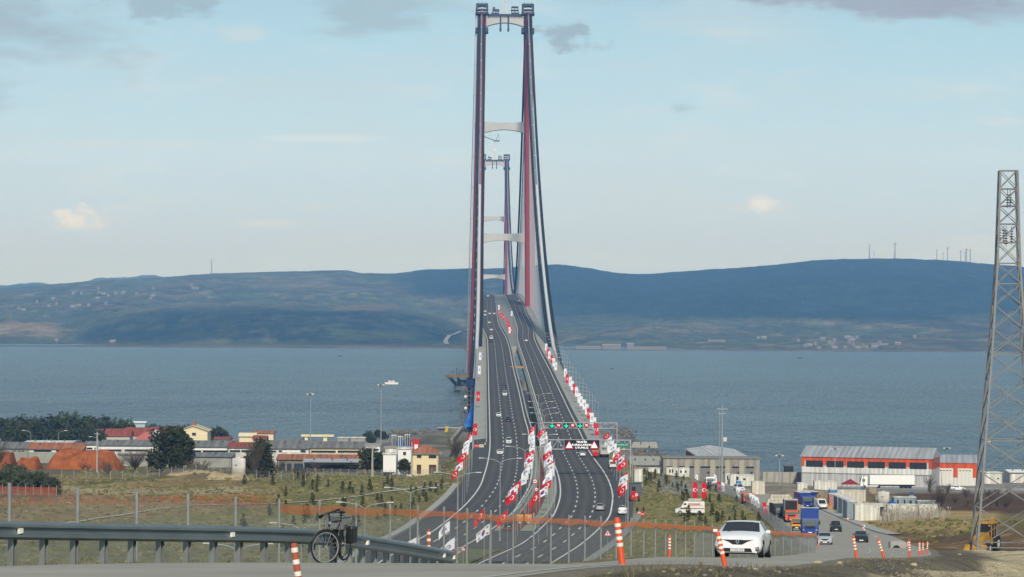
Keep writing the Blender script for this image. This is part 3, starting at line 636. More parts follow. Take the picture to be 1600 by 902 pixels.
# crossing walkway seen in the slot
q = MB(); q.box(AX-3.4, 1275, hz(1275)-.5, AX+3.4, 1279, hz(1275)+.3); q.build('slot_platform', mat('yellow steel', (.45,.24,.04)), br)
def legc(z): return np.interp(z, [5, 70, 318], [25.0, 22.8, 19.3])
def legw(z): return np.interp(z, [5, 70, 318], [9.6, 8.6, 7.3])
def tower(Yt, nm):
    t = bpy.data.objects.new(nm, None); C.objects.link(t); t.parent = br; t.location = (AX, Yt, 0)
    for s in (-1, 1):
        q = MB(); zs = [8, 70, 130, 220, 306, 318]
        for a, b in zip(zs[:-1], zs[1:]):
            def ring(z):
                c, w = s*legc(z), legw(z); d = 5.6-(z/318)*1.0; k = .75
                return [(c-w/2+k,-d,z),(c+w/2-k,-d,z),(c+w/2,-d+k,z),(c+w/2,d-k,z),(c+w/2-k,d,z),(c-w/2+k,d,z),(c-w/2,d-k,z),(c-w/2,-d+k,z)]
            ra, rb = ring(a), ring(b)
            for k in range(8): j = (k+1) % 8; q.quad(ra[k], ra[j], rb[j], rb[k])
        q.quad(*ring(318)); q.build('leg', LEGRED, t)
        c = s*legc(318)
        q = MB()                                   # dark working platforms and the saddle frame
        q.box(c-5.4, -7, 300.5, c+5.4, 7, 304.5); q.build('platform', STEELB, t); q = MB(); q.box(c-5.6, -7.2, 316, c+5.6, 7.2, 317.2); q.build('platform', STEELB, t)
        q = MB()
        for x in (-4.4, 4.4):
            for y in (-5, 5): q.bar((c+x, y, 318), (c+x, y, 324.5), 1.5)
        q.box(c-5.1, -5.8, 323.2, c+5.1, 5.8, 325.0); q.box(c-4.2, -5.2, 319.6, c+4.2, 5.2, 320.4)
        for x in (-3, 0, 3): q.bar((c+x, -5.4, 325), (c+x, -5.4, 326.2), .5)
        q.bar((c-4.4,-5.4,321),(c+4.4,-5.4,323.4),.5); q.bar((c+4.4,-5.4,321),(c-4.4,-5.4,323.4),.5)
        q.build('saddle_frame', STEELB, t)
        q = MB(); q.prismx([(-5.0,318),(-3.2,320.4),(0,321.2),(3.2,320.4),(5.0,318)], c-1.3, c+1.3); q.build('saddle', STEEL, t)
        q = MB(); q.lathe([(0,-4),(16,-4),(16,3.0),(13.5,3.0),(13.5,8.2),(0,8.2)], 24, c=(s*25, 0, 0)); q.build('pile_cap', CONCD, t)
    for z0, z1, sag in ((305.5, 314, 3.6), (216, 225.8, 3.0), (123.2, 132.2, 2.6), (58, 66.5, 2)):
        q = MB(); n = 14; hw = float(legc((z0+z1)/2)-legw((z0+z1)/2)/2)+.6
        tp = [(hw*(2*k/n-1), z1+(.5 if z1 > 300 else -.8)*(1-(2*k/n-1)**2)) for k in range(n+1)]
        bt = [(hw*(2*k/n-1), z0+sag*(1-(2*k/n-1)**2)) for k in range(n+1)]
        q.prism(bt+tp[::-1], -3.6, 3.6); q.build('crossbeam', BEAMW, t)
        q = MB()
        for k in range(1, 24):
            x = hw*(2*k/24-1); u = 1-(2*k/24-1)**2; q.box(x-.10, -3.72, z0+sag*u+.3, x+.10, -3.6, z1-.9)
        q.build('stiffener', BEAMW, t)
    q = MB(); q.box(-14.5, -4.2, 314.4, 14.5, 4.2, 316.4)      # winches and gear on the top beam
    for x in np.arange(-14, 14.1, 1.75): q.box(x-.35, -4.3, 313.2, x+.35, -3.8, 314.4)
    q.box(-11.5,-3,316.4,-5.2,3,317.6); q.box(-10.6,-2.4,319,-4.8,2.4,320.6); q.box(-10.2,-2.5,320.6,-8.4,2.5,322.4)
    for x in (-10.4,-7.6,-5.2): q.bar((x,-2.5,317),(x,-2.5,320),.5)
    q.box(5.2,-3,316.4,12,3,317.8); q.box(5.0,-3,319.4,11.6,3,320.2); q.box(5.4,-3,322,11.2,3,323)
    for x in (5.6,8.2,11.0): q.bar((x,-3,317),(x,-3,322.4),.45)
    q.box(-4.4,-4,303,-3,-3.7,315); q.box(2.2,-4,303,3.6,-3.7,315); q.box(-4.6,-4.2,301.5,-2.8,-3.4,304); q.box(2.0,-4.2,301.5,3.8,-3.4,304)
    q.build('winch_deck', STEELB, t)
    q = MB(); q.lathe([(2,10.6),(23,10.6),(23,12.4),(2,12.4)], 28, c=(-25,0,0))
    q.build('service_ring', mat('ring platform', (.36,.20,.07), rough=.8), t)
    q = MB()
    for k in range(14):
        a = 2*math.pi*k/14; b_ = a+.22
        q.bar((-25+21*math.cos(a), 21*math.sin(a), 10.6), (-25+13*math.cos(b_), 13*math.sin(b_), 1.5), .8)
        q.bar((-25+21*math.cos(a), 21*math.sin(a), 10.6), (-25+13*math.cos(a-.22), 13*math.sin(a-.22), 1.5), .6)
    for k in range(9): q.bar((-44+k*2.6, -10, 12.4), (-44+k*2.6, -10, 14.5+(k*7 % 5)), 1.0)
    q.build('ring_truss', DSTEEL, t)
    # hoist mast up the outer left leg
    q = MB(); q.bar((-30.4,-2,12), (-24.4,-2,321), .7); q.bar((-29.2,-2,12), (-23.2,-2,321), .35)
    for z in range(40, 320, 26): x = -30.4+6*(z-12)/316; q.bar((x,-2,z),(x+2.6,-2,z),.4)
    q.build('hoist_mast', STEEL, t)
tower(T1, 'tower'); tower(T2, 'tower')
# cables
def cz(Y):
    Y = np.asarray(Y, float); zt = 319.4; zd = hz((T1+T2)/2)+4.5; m_ = (T1+T2)/2
    main = zd+(zt-zd)*((Y-m_)/(T2-m_))**2
    ya = 1318.0; za = 29.0; t = np.clip((Y-ya)/(T1-ya), 0, 1); near = za+(zt-za)*t-62*4*t*(1-t)*(1)
    yb = T2+902; t2 = np.clip((yb-Y)/(yb-T2), 0, 1); far_ = za+(zt-za)*t2-62*4*t2*(1-t2)
    return np.where(Y < T1, near, np.where(Y > T2, far_, main))
def cx(Y): return np.interp(Y, [1318, T1, (T1+T2)/2, T2, T2+902], [22.6, 19.6, 22.6, 19.6, 22.6])
Yc = np.concatenate([np.linspace(1318, T1, 61), np.linspace(T1, T2, 81)[1:], np.linspace(T2, T2+902, 40)[1:]])
for s in (-1, 1):
    pts = [(AX+s*(float(cx(Y))-(2.0 if s < 0 else -.9)*max(0, min(1, (T1-Y)/600))), Y, float(cz(Y))) for Y in Yc]
    ysplit = 1890
    a = [p for p in pts if p[1] <= ysplit]; b_ = [p for p in pts if p[1] >= ysplit-12]
    q = MB(); q.sweep(a, .95); q.build('wrapped_cable', CABLE, br, smooth=True)
    q = MB(); q.sweep(b_, .6); q.build('bare_cable', GREYC, br, smooth=True)
    q = MB()
    for p in b_[::2]: q.blob((p[0], p[1], p[2]+.5), (.5,.9,.5), 6, 0)
    q.build('cable_clamps', WHITE, br)['kind'] = 'stuff'
    q = MB()                                       # suspended footwalk each side under the cable
    for x0, x1 in ((-3.0,-1.2), (1.2,3.0)):
        for k in range(len(pts)-1):
            if pts[k][1] < 1335: continue
            A, B = pts[k], pts[k+1]; lift = 1.9
            for u, v, h0, h1 in ((x0, x1, 0, 0),):
                q.quad((A[0]+u,A[1],A[2]-lift),(A[0]+v,A[1],A[2]-lift),(B[0]+v,B[1],B[2]-lift),(B[0]+u,B[1],B[2]-lift))
            for u in (x0, x1):
                q.quad((A[0]+u,A[1],A[2]-lift),(A[0]+u,A[1],A[2]-lift+1.2),(B[0]+u,B[1],B[2]-lift+1.2),(B[0]+u,B[1],B[2]-lift))
    q.build('catwalk', MESHD, br)
    q = MB(); X = AX+s*22.6; q.box(X-1.6, 1296, 2, X+1.2, 1330, 27.5); q.build('anchor_block', CONC, br)
q = MB(); hs = []
for Y in list(np.arange(1510, T1-20, 24))+list(np.arange(T1+24, T2-20, 24)):
    for s in (-1, 1):
        a = (AX+s*float(cx(Y)), Y, float(cz(Y))); z = hz(Y)-.5
        if a[2]-z > 3: hs.append((a, (AX+s*22.2, Y, z)))
for a, b_ in hs[:90]: h = MB(); h.cyl(a, b_, .16, n=5); h.build('hanger', HANG, br)
for a, b_ in hs[90:]: q.cyl(a, b_, .16, n=4)
o = q.build('hangers', HANG, br); o['kind'] = 'stuff'
q = MB(); q.box(AX+18.9, 1316, 26.5, AX+26.5, 1320, 29.5); q.build('anchor_platform', mat('yellow steel', (.45,.24,.04)), br)
# tower cranes standing on the top beams
def crane(Yt, label):
    t = thing('tower_crane', label, 'crane', (AX, Yt, 314.9))
    q = MB()
    for x in (-1, 1):
        for y in (-1, 1): q.bar((x, y, 0), (x, y, 31), .4)
    for k in range(12):
        z = k*2.6; q.bar((-1,-1,z),(1,-1,z+2.6),.25); q.bar((1,-1,z),(-1,-1,z+2.6),.25); q.bar((-1,-1,z),(1,-1,z),.3)
    q.build('mast', OFFW, t)
    q = MB(); q.box(-1.5,-1.5,16,1.5,1.5,18.2); q.build('collar', WHITE, t)
    q = MB(); q.box(-2,-1.6,31,7.5,1.6,33.2); q.build('machine_deck', DSTEEL, t)
    q = MB(); q.bar((-1,0,33),(-19,0,39.5),1.0,1.4); q.build('jib', DSTEEL, t)
    q = MB(); q.bar((1.5,0,33),(6,0,43),.7); q.bar((6,0,43),(7,0,33),.4); q.bar((6,0,43),(-18,0,39.4),.18); q.build('a_frame', DSTEEL, t)
crane(T1, 'tower crane with white mast standing on top beam of nearer bridge tower'); crane(T2, 'tower crane with raised jib standing on top beam of farther bridge tower')
# dark scaffold with blue sheeting beside the viaduct
t = thing('scaffold_tower', 'dark scaffold half wrapped in bright blue sheeting beside the viaduct', 'scaffold', (0,0,0))
p = P(733, 668, 1290); q = MB()
for x in np.arange(-4, 4.1, 1.6):
    for y in (0, 5): q.bar((p.x+x, p.y+y, p.z-3), (p.x+x, p.y+y, p.z+19), .35)
for z in np.arange(0, 20, 2.2): q.box(p.x-4.3, p.y-.3, p.z+z, p.x+4.3, p.y+5.3, p.z+z+.25)
for z in np.arange(0, 18, 4.4): q.bar((p.x-4, p.y-.2, p.z+z), (p.x+4, p.y-.2, p.z+z+4.4), .3); q.bar((p.x+4, p.y-.2, p.z+z), (p.x-4, p.y-.2, p.z+z+4.4), .3)
q.build('scaffold_frame', DSTEEL, t)
q = MB(); a = [P(725,667.5,1288), P(741.5,667.5,1288), P(741.5,622,1288), P(737,633,1288)]
for k in range(8):
    u, v = k/8, (k+1)/8
    l0, r0, l1, r1 = a[0].lerp(a[3], u), a[1].lerp(a[2], u), a[0].lerp(a[3], v), a[1].lerp(a[2], v)
    dy = .1*math.sin(k*1.7); dy2 = .1*math.sin((k+1)*1.7); q.quad((l0.x,l0.y+dy,l0.z),(r0.x,r0.y+dy,r0.z),(r1.x,r1.y+dy2,r1.z),(l1.x,l1.y+dy2,l1.z))
q.build('sheeting', mat('bright blue sheet', (.02,.16,.62), rough=.5, var=.1), t)
q = MB(); q.box(p.x-1.5, p.y-1, p.z+20, p.x+5, p.y+5, p.z+23.5); q.build('cabin', mat('navy', (.012,.03,.10)), t)
for y in (620, 638): q = MB(); q.blob(P(727.5, y, 1287), (.75,.5,.75), 8, 0); q.build('floodlight', WHITE, t)
# ------------------------------------------------------------------ vehicles
TAIL = mat('tail lamp', (.35,.01,.01), rough=.2); LAMPG = mat('head lamp glass', (.26,.28,.30), rough=.12, spec=.6); CHROME = mat('chrome', (.7,.7,.7), rough=.15, metal=1)
def paint(name, c, rough=.3): return mat(name, c, rough=rough, var=.03, coat=.6)
def wheel(q, x, y, r, w, side):
    q.cyl((x-side*w, y, r), (x, y, r), r, n=20, m=0); return q
def car(name, label, body_mat, kind='hatch', fine=False, group=None):
    """front towards -Y, standing on z = 0"""
    t = thing(name, label, 'car', group=group)
    if kind == 'suv': L_, W, H, st = 4.5, .92, 1.72, .12
    elif kind == 'sedan': L_, W, H, st = 4.6, .90, 1.46, 0
    else: L_, W, H, st = 4.35, .905, 1.47, 0
    k = L_/4.35; hb = .0+st
    # station: y, zlow, half width low, half width mid, belt z, belt half width, top z, top half width
    rear = {'hatch': [(3.55,.20,.84,.90,.98,.86,H-.06,.58),(4.10,.26,.82,.89,1.02,.82,H-.42,.60),(4.30,.34,.78,.86,.98,.74,1.00,.56)],
            'suv': [(3.75,.26,.84,.92,1.08,.88,H-.04,.64),(4.20,.30,.82,.91,1.10,.84,H-.30,.62),(4.32,.38,.80,.88,1.05,.78,1.08,.60)],
            'sedan': [(3.15,.20,.84,.90,.98,.85,H-.10,.58),(3.75,.24,.83,.90,1.02,.80,1.06,.60),(4.28,.34,.78,.86,1.00,.74,1.03,.60)]}[kind]
    stn = [(0.0,.20,.66,.74,.66,.66,.70,.50),(.09,.17,.78,.85,.72,.77,.765,.58),(.32,.17,.84,.895,.80,.83,.85,.64),(.72,.17,.86,.905,.88,.86,.93,.67),(1.12,.17,.86,.905,.965,.875,1.01,.72),
           (1.86,.17,.86,.905,.985,.87,H-.085,.62),(1.94,.17,.86,.905,.985,.87,H-.06,.62),(2.60,.17,.86,.905,.99,.87,H-.03,.63),(2.70,.17,.86,.905,.99,.87,H-.03,.63),(3.30,.17,.86,.905,.995,.87,H-.05,.62)]+rear
    V, rings = [], []
    for y, zl, wl, wm, zb, wb, zt, wt in stn:
        y = y*k; a = W/.905; up = lambda z: z+hb*(z > .5)
        half = [(wl*.9*a, zl), (wl*a, zl+.10), (wm*a, up(zl+(zb-zl)*.52)), (wb*a, up(zb)), (wt*a, up(zt)), (wt*a*.55, up(zt)+.022), (0, up(zt)+.03)]
        ring = [(-x, y, z) for x, z in half]+[(x, y, z) for x, z in half[-2::-1]]
        rings.append(range(len(V), len(V)+len(ring))); V += ring
    n = len(rings[0]); bm_, wm_, gm_ = MB(), MB(), MB(); bm_.v = wm_.v = V
    ns = len(stn)
    for i in range(ns-1):
        for j in range(n-1):
            f = (rings[i][j], rings[i][j+1], rings[i+1][j+1], rings[i+1][j])
            side = j in (3, n-5); top = j in (4, 5, n-7, n-6); glassy = False
            if side and i in (5, 6, 8): glassy = i != 5 or True
            if side and 6 <= i <= 9 and i != 7: glassy = True
            if side and i == 7: glassy = False
            if top and i == 4: glassy = True
            if top and ((kind in ('hatch','suv') and i == ns-3) or (kind == 'sedan' and i == ns-3)): glassy = True
            if side and i == 5: glassy = False
            (wm_ if glassy else bm_).f.append(f)
    bm_.f.append(tuple(rings[0])); bm_.f.append(tuple(reversed(rings[-1])))
    for i in range(ns-1): bm_.f.append((rings[i][0], rings[i+1][0], rings[i+1][n-1], rings[i][n-1]))
    bm_.m = [0]*len(bm_.f); wm_.m = [0]*len(wm_.f)
    b = bm_.build('body', body_mat, t, smooth=True)
    q = b.modifiers.new('edge', 'EDGE_SPLIT'); q.split_angle = R(38)
    wm_.build('window', DARKG, t)
    yf, yr = .82*k, 3.42*k; r = .325+.03*(kind == 'suv')
    for s in (-1, 1):
        for y in (yf, yr):
            q = MB(); q.cyl((s*(W-.02), y, r), (s*(W+.004), y, r), r+.055, n=22); q.build('wheel_arch', BLACK, t)
            w = wheel(MB(), s*(W+.012), y, r, .21, s).build('wheel', RUBBER, t)
            q = MB(); q.cyl((s*(W+.012), y, r), (s*(W+.02), y, r), r*.68, n=18)
            q.build('rim', STEEL, w)
        zf = .735+hb
        q = MB(); q.hexa([(s*.44*W,.03,zf-.10),(s*.86*W,.26,zf-.09),(s*.88*W,.34,zf-.08),(s*.46*W,.12,zf-.10),(s*.42*W,.03,zf+.02),(s*.86*W,.27,zf+.07),(s*.88*W,.36,zf+.08),(s*.44*W,.13,zf+.03)]); q.build('headlight', LAMPG, t)
        zr = .86+hb; q = MB(); q.box(min(s*.50,s*.83), L_-.16, zr-.09, max(s*.50,s*.83), L_+.005, zr+.10); q.build('taillight', TAIL, t)
        q = MB(); q.box(min(s*(W+.01),s*(W+.19)), 1.36*k, .96+hb, max(s*(W+.01),s*(W+.19)), 1.48*k, 1.09+hb); q.build('mirror', body_mat, t, bevel=.04)
    q = MB(); q.prism([(-.50,.36+hb),(.50,.36+hb),(.56,.215+hb),(-.56,.215+hb)], -.015, .08); q.build('lower_grille', BLACK, t)
    q = MB(); q.box(-.26,-.034,.235+hb,.26,-.018,.345+hb); q.build('number_plate', WHITE, t)
    q = MB(); q.box(-.26,L_+.0,.62,.26,L_+.015,.73); q.build('number_plate', WHITE, t)
    q = MB(); q.prism([(-.60,.70+hb),(-.20,.69+hb),(.20,.69+hb),(.60,.70+hb),(.34,.60+hb),(.18,.50+hb),(-.18,.50+hb),(-.34,.60+hb)], -.012, .10); q.build('grille', BLACK, t)
    q = MB(); q.box(-W*.84, .10, .13, W*.84, L_-.15, .23); q.build('underbody', BLACK, t)
    if fine:
        q = MB(); d = .085
        for a, b_ in (((0,d),(.06,0)),((.06,0),(0,-d)),((0,-d),(-.06,0)),((-.06,0),(0,d))):
            q.bar((a[0],-.03,.615+a[1]),(b_[0],-.03,.615+b_[1]),.032)
        q.build('badge', CHROME, t)
        for s in (-1, 1):
            q = MB(); q.prism([(s*.60,.41),(s*.80,.42),(s*.80,.28),(s*.70,.27)][::s], .0, .2); f_ = q.build('fog_lamp_housing', BLACK, t)
            q = MB(); q.blob((s*.74,-.01,.345), (.055,.03,.045), 8, 0); q.build('fog_lamp', LAMPG, f_)
            q = MB(); q.bar((s*.20,-.022,.68),(s*.60,.0,.69),.018); q.build('trim_strip', CHROME, t)
        text_mesh('34 SNL 818', .095, t, 'plate_number', BLACK, (0,-.037,.288))
        q = MB(); q.bar((-.5,.98*k,1.01),(0,1.25*k,1.10),.015); q.build('wiper', BLACK, t)
        for s in (-1, 1):
            q = MB(); q.blob((s*.36,2.05,1.0), (.24,.14,.30), 8, 0); q.blob((s*.36,2.02,1.24), (.10,.11,.12), 8, 0); q.build('seat_back', BLACK, t)
    return t
def van(name, label, body_mat, L_=5.2, W=.98, H=2.25, group=None, cat='van'):
    t = thing(name, label, cat, group=group)
    q = MB()
    pr = [(0,.32),(0,.92),(.25,1.08),(.95,1.22),(1.75,H-.12),(2.1,H),(L_-.1,H),(L_,H-.15),(L_,.32)]
    n = len(pr)
    for s in (-1, 1):
        q.v += [(s*W*(.93 if z > 1.3 else 1)*(.86 if y < .1 else 1), y, z) for y, z in pr]
    q.f += [tuple(range(n)), tuple(reversed(range(n, 2*n)))]
    for k in range(n): j = (k+1) % n; q.f.append((k, n+k, n+j, j))
    q.m = [0]*len(q.f); q.build('body', body_mat, t, bevel=.06)
    q = MB(); q.quad((-W*.82,.99,1.27),(W*.82,.99,1.27),(W*.76,1.68,H-.20),(-W*.76,1.68,H-.20)); o = q.build('windscreen', DARKG, t); o.location = (0,-.03,.015)
    for s in (-1, 1):
        q = MB(); q.quad((s*W*.965,1.35,1.28),(s*W*.965,2.25,1.28),(s*W*.945,2.2,H-.32),(s*W*.945,1.78,H-.32)); q.build('side_window', DARKG, t).location = (s*.012,0,0)
        for y in (.95, L_-1.05):
            q = MB(); q.cyl((s*(W-.02),y,.35),(s*(W+.006),y,.35),.41,n=20); q.build('wheel_arch', BLACK, t)
            w = wheel(MB(), s*(W+.015), y, .35, .22, s).build('wheel', RUBBER, t); q = MB(); q.cyl((s*(W+.015),y,.35),(s*(W+.022),y,.35),.22,n=16); q.build('rim', STEEL, w)
        q = MB(); q.box(min(s*.58,s*.86),-.02,.72,max(s*.58,s*.86),.06,.94); q.build('headlight', LAMPG, t)
        q = MB(); q.box(min(s*.76,s*.94),L_-.02,.75,max(s*.76,s*.94),L_+.012,1.25); q.build('taillight', TAIL, t)
        q = MB(); q.blob((s*(W+.14),1.25,1.32),(.10,.07,.17),8,0); q.build('mirror', BLACK, t)
    q = MB(); q.box(-W*.78,L_-.02,1.28,W*.78,L_+.012,H-.35); q.build('rear_window', DARKG, t)
    q = MB(); q.box(-W*.9,-.03,.34,W*.9,.02,.62); q.build('bumper', BLACK, t)
    q = MB(); q.box(-W*.95,L_-.02,.34,W*.95,L_+.03,.52); q.build('bumper', BLACK, t)
    return t
def truck(name, label, cab_mat, box_mat, L_=8.0, W=1.24, cabH=2.9, boxH=3.7, box='box', group=None, open_front=False):
    t = thing(name, label, 'truck', group=group)
    q = MB(); q.prismx([(0,.6),(0,1.25),(.06,1.95),(.32,cabH),(1.9,cabH+.05),(1.95,.6)], -W*.95, W*.95); q.build('cab', cab_mat, t, bevel=.07)
    q = MB(); zt_ = max(cabH-.28, 1.95); fy = lambda z: (.06*(z-1.25)/.7 if z < 1.95 else .06+.26*(z-1.95)/max(cabH-1.95,.1))-.03; q.quad((-W*.84,fy(1.5),1.5),(W*.84,fy(1.5),1.5),(W*.84,fy(1.95),1.95),(-W*.84,fy(1.95),1.95)); q.quad((-W*.84,fy(1.95),1.95),(W*.84,fy(1.95),1.95),(W*.80,fy(zt_),zt_),(-W*.80,fy(zt_),zt_)); q.build('windscreen', mat('truck glass', (.10,.12,.12), rough=.1, var=.2, spec=.6), t)  # pale glass colour has the windscreen's reflection painted in
    for s in (-1, 1):
        q = MB(); q.quad((s*W*.96,.35,1.65),(s*W*.96,1.35,1.65),(s*W*.96,1.35,cabH-.4),(s*W*.96,.5,cabH-.4)); q.build('side_window', DARKG, t)
        q = MB(); q.box(min(s*.78,s*1.05),-.03,.82,max(s*.78,s*1.05),.03,1.02); q.build('headlight', LAMPG, t)
        q = MB(); q.box(min(s*1.22,s*1.42),-.05,1.65,max(s*1.22,s*1.42),.1,2.25); q.build('mirror', BLACK, t)
        for y in (1.0, L_-1.3):
            w = wheel(MB(), s*W*.97, y, .48, .32, s).build('wheel', RUBBER, t); q = MB(); q.cyl((s*W*.97,y,.48),(s*(W*.97+.01),y,.48),.27,n=14); q.build('rim', STEEL, w)
    q = MB(); q.box(-W*.9,-.06,.42,W*.9,.12,.78); q.build('bumper', cab_mat if box != 'dump' else BLACK, t)
    q = MB(); q.box(-.26,-.075,.50,.26,-.06,.62); q.build('number_plate', WHITE, t)
    q = MB(); q.box(-.7,-.012,1.12,.7,.04,1.42); q.build('grille', BLACK, t)
    q = MB(); q.box(-W*.5,1.9,.62,W*.5,L_,.85); q.build('chassis', BLACK, t)
    if box == 'box':
        q = MB(); q.box(-W,2.1,.95,W,L_,boxH); q.build('cargo_box', box_mat, t, bevel=.03)
        q = MB(); q.box(-W-.01,2.08,boxH-.02,W+.01,L_+.01,boxH+.06); q.build('box_roof', OFFW, t)
    else:
        q = MB(); q.box(-W,2.2,.95,W,L_,1.1); q.box(-W,2.2,1.1,-W+.1,L_,boxH-1); q.box(W-.1,2.2,1.1,W,L_,boxH-1); q.box(-W+.1,2.2,1.1,W-.1,2.32,boxH-.7); q.box(-W+.1,L_-.1,1.1,W-.1,L_,boxH-1)
        q.build('tipper_body', box_mat, t)
        q = MB(); q.box(-W,1.5,boxH-.8,W,2.2,boxH-.65); q.build('canopy', box_mat, t)
    return t
# ------------------------------------------------------------------ flags
FW = mat('white flag cloth', (.74,.75,.80), rough=.85, var=.06, scale=1.2); FBLUE = mat('flag blue', (.02,.04,.28), rough=.8); FGREY = mat('faded blue print', (.16,.20,.36), rough=.8); KRED = mat('emblem red', (.50,.01,.03), rough=.8)
def flag_fn(L_, H, droop, ph, hang=0.0):
    def f(u, v):
        """u 0..1 from the pole outwards, v 0..1 from top edge down"""
        w = .22*math.sin(u*7+ph)*u+.10*math.sin(u*13+v*4+ph)*u
        sag = droop*u*(1+.35*u); pull = 1-.10*u
        return Vector((-u*L_*math.cos(droop*.75)*pull, w+.12*math.sin(v*3+ph)*u, -u*L_*math.sin(droop)*(.8+.5*u)-v*H*(1-.12*u)+.05*math.sin(u*9+ph)*u))
    return f
def sheet(fn, nu=12, nv=8):
    q = MB()
    for j in range(nv+1):
        for i in range(nu+1): q.v.append(tuple(fn(i/nu, j/nv)))
    for j in range(nv):
        for i in range(nu): a = j*(nu+1)+i; q.f.append((a, a+1, a+nu+2, a+nu+1)); q.m.append(0)
    return q
def onflag(q, fn, polys, asp, m=0, off=.03):
    """polygons in flag units (x across length/height ratio asp, y down 0..1) laid on both faces of the cloth"""
    for s in (-1, 1):
        for p in polys:
            pts = []
            for x, y in p: v = fn(x/asp, y); v = Vector((v.x, v.y+s*off, v.z)); pts.append(v)
            q.quad(*(pts if s < 0 else pts[::-1]), m=m)
    return q
def crescent(cx_, cy_, r1, r2, dx, n=14):
    out = []; ang = [math.pi*.16+2*math.pi*.84*k/n for k in range(n+1)]
    o = [(cx_+r1*math.cos(a), cy_+r1*math.sin(a)) for a in ang]
    a0 = math.atan2(o[0][1]-cy_, o[0][0]-cx_-dx)
    a0, a1 = .42, 2*math.pi-.42
    i = [(cx_+dx+r2*math.cos(a0+(a1-a0)*k/n), cy_+r2*math.sin(a0+(a1-a0)*k/n)) for k in range(n+1)]
    for k in range(n): out.append([o[k], o[k+1], i[k+1], i[k]])
    return out
def star(cx_, cy_, r, rot=math.pi):
    p = [(cx_+(r if k % 2 == 0 else r*.4)*math.cos(rot+math.pi*k/5), cy_+(r if k % 2 == 0 else r*.4)*math.sin(rot+math.pi*k/5)) for k in range(10)]
    return [[p[(2*k-1) % 10], p[2*k], p[2*k+1], (cx_, cy_)] for k in range(5)]
def disc(cx_, cy_, r, a0, a1, n=8): 
    return [[(cx_, cy_), (cx_+r*math.cos(a0+(a1-a0)*k/n), cy_+r*math.sin(a0+(a1-a0)*k/n)), (cx_+r*math.cos(a0+(a1-a0)*(k+1)/n), cy_+r*math.sin(a0+(a1-a0)*(k+1)/n))] for k in range(n)]
def rectp(x0, y0, x1, y1, n=2): return [[(x0+(x1-x0)*k/n, y0), (x0+(x1-x0)*(k+1)/n, y0), (x0+(x1-x0)*(k+1)/n, y1), (x0+(x1-x0)*k/n, y1)] for k in range(n)]
def flag(kind, ph, H=1.55, L_=2.35, pole=9.6, droop=.5):
    t = thing('flagpole', 'flag', 'flag')
    q = MB(); q.cyl((0,0,0),(0,0,pole),.055,.04,6); q.cyl((0,0,pole),(0,0,pole+.12),.08,.02,6); q.build('pole', STEEL, t)
    fn = flag_fn(L_, H, droop, ph); asp = L_/H
    fo_ = sheet(fn).build('flag', RED if kind == 'red' else FW, t, smooth=True); fo_.location = (-.05, 0, pole-.1)
    if kind == 'red':
        q = MB(); onflag(q, fn, crescent(.52,.5,.27,.215,.07)+star(.84,.5,.135), asp); q.build('crescent_and_star', WHITE, fo_)
    elif kind == 'korea':
        q = MB(); c = (.75,.5); onflag(q, fn, disc(c[0],c[1],.25,math.pi,2*math.pi,10)+disc(c[0]-.125,c[1],.125,0,math.pi,8), asp, 0)
        onflag(q, fn, disc(c[0],c[1],.25,0,math.pi,10), asp, 1, .028); onflag(q, fn, disc(c[0]+.125,c[1],.125,math.pi,2*math.pi,8), asp, 1, .036)
        for x, y in ((.25,.2),(1.25,.2),(.25,.8),(1.25,.8)):
            for k in range(3): onflag(q, fn, rectp(x-.12, y-.09+k*.07, x+.12, y-.05+k*.07, 1), asp, 2)
        q.build('emblem', [KRED, FBLUE, BLACK], fo_)
    else:
        q = MB()
        pts = [(.35+.8*k/8, .55-.22*math.sin(math.pi*k/8)) for k in range(9)]
        onflag(q, fn, [[pts[k], pts[k+1], (pts[k+1][0], pts[k+1][1]+.09), (pts[k][0], pts[k][1]+.09)] for k in range(8)], asp)
        onflag(q, fn, rectp(.35,.62,1.15,.70,4)+rectp(.5,.34,.58,.62,1)+rectp(.9,.34,.98,.62,1), asp); q.build('printed_logo', FGREY, fo_)
    return t
FK = {(k, i): Kind(flag(k, 1.3*i+(0 if k == 'red' else .7), droop=(.42,.55,.68)[i])) for k in ('red', 'white') for i in range(3)}
FK['korea', 0] = Kind(flag('korea', .4)); FK['korea', 1] = Kind(flag('korea', 2.1, droop=.6))
def banner(kind):
    t = thing('banner_pole', 'banner', 'banner')
    q = MB(); q.cyl((0,0,0),(0,0,6.2),.06,.05,6); q.bar((0,0,6.1),(-1.3,0,6.1),.06); q.build('pole', STEEL, t)
    fn = lambda u, v: Vector((-.08-u*1.2, .07*math.sin(v*6)+.05*math.sin(u*4), 6.05-v*3.7))
    f_ = sheet(fn, 4, 12).build('banner_cloth', RED if kind == 'red' else FW, t, smooth=True)
    q = MB(); asp = 1.2/3.7
    if kind == 'red': onflag(q, fn, [[(x*.3+.02, y*.3+.36) for x, y in p] for p in crescent(.5,.5,.42,.33,.10)+star(.95,.5,.2)], asp)
    else: onflag(q, fn, rectp(.09,.30,.15,.70,1)+rectp(.18,.34,.22,.62,1), asp)
    q.build('printed_mark', WHITE if kind == 'red' else FGREY, f_)
    return t
BK = {k: Kind(banner(k)) for k in ('red', 'white')}
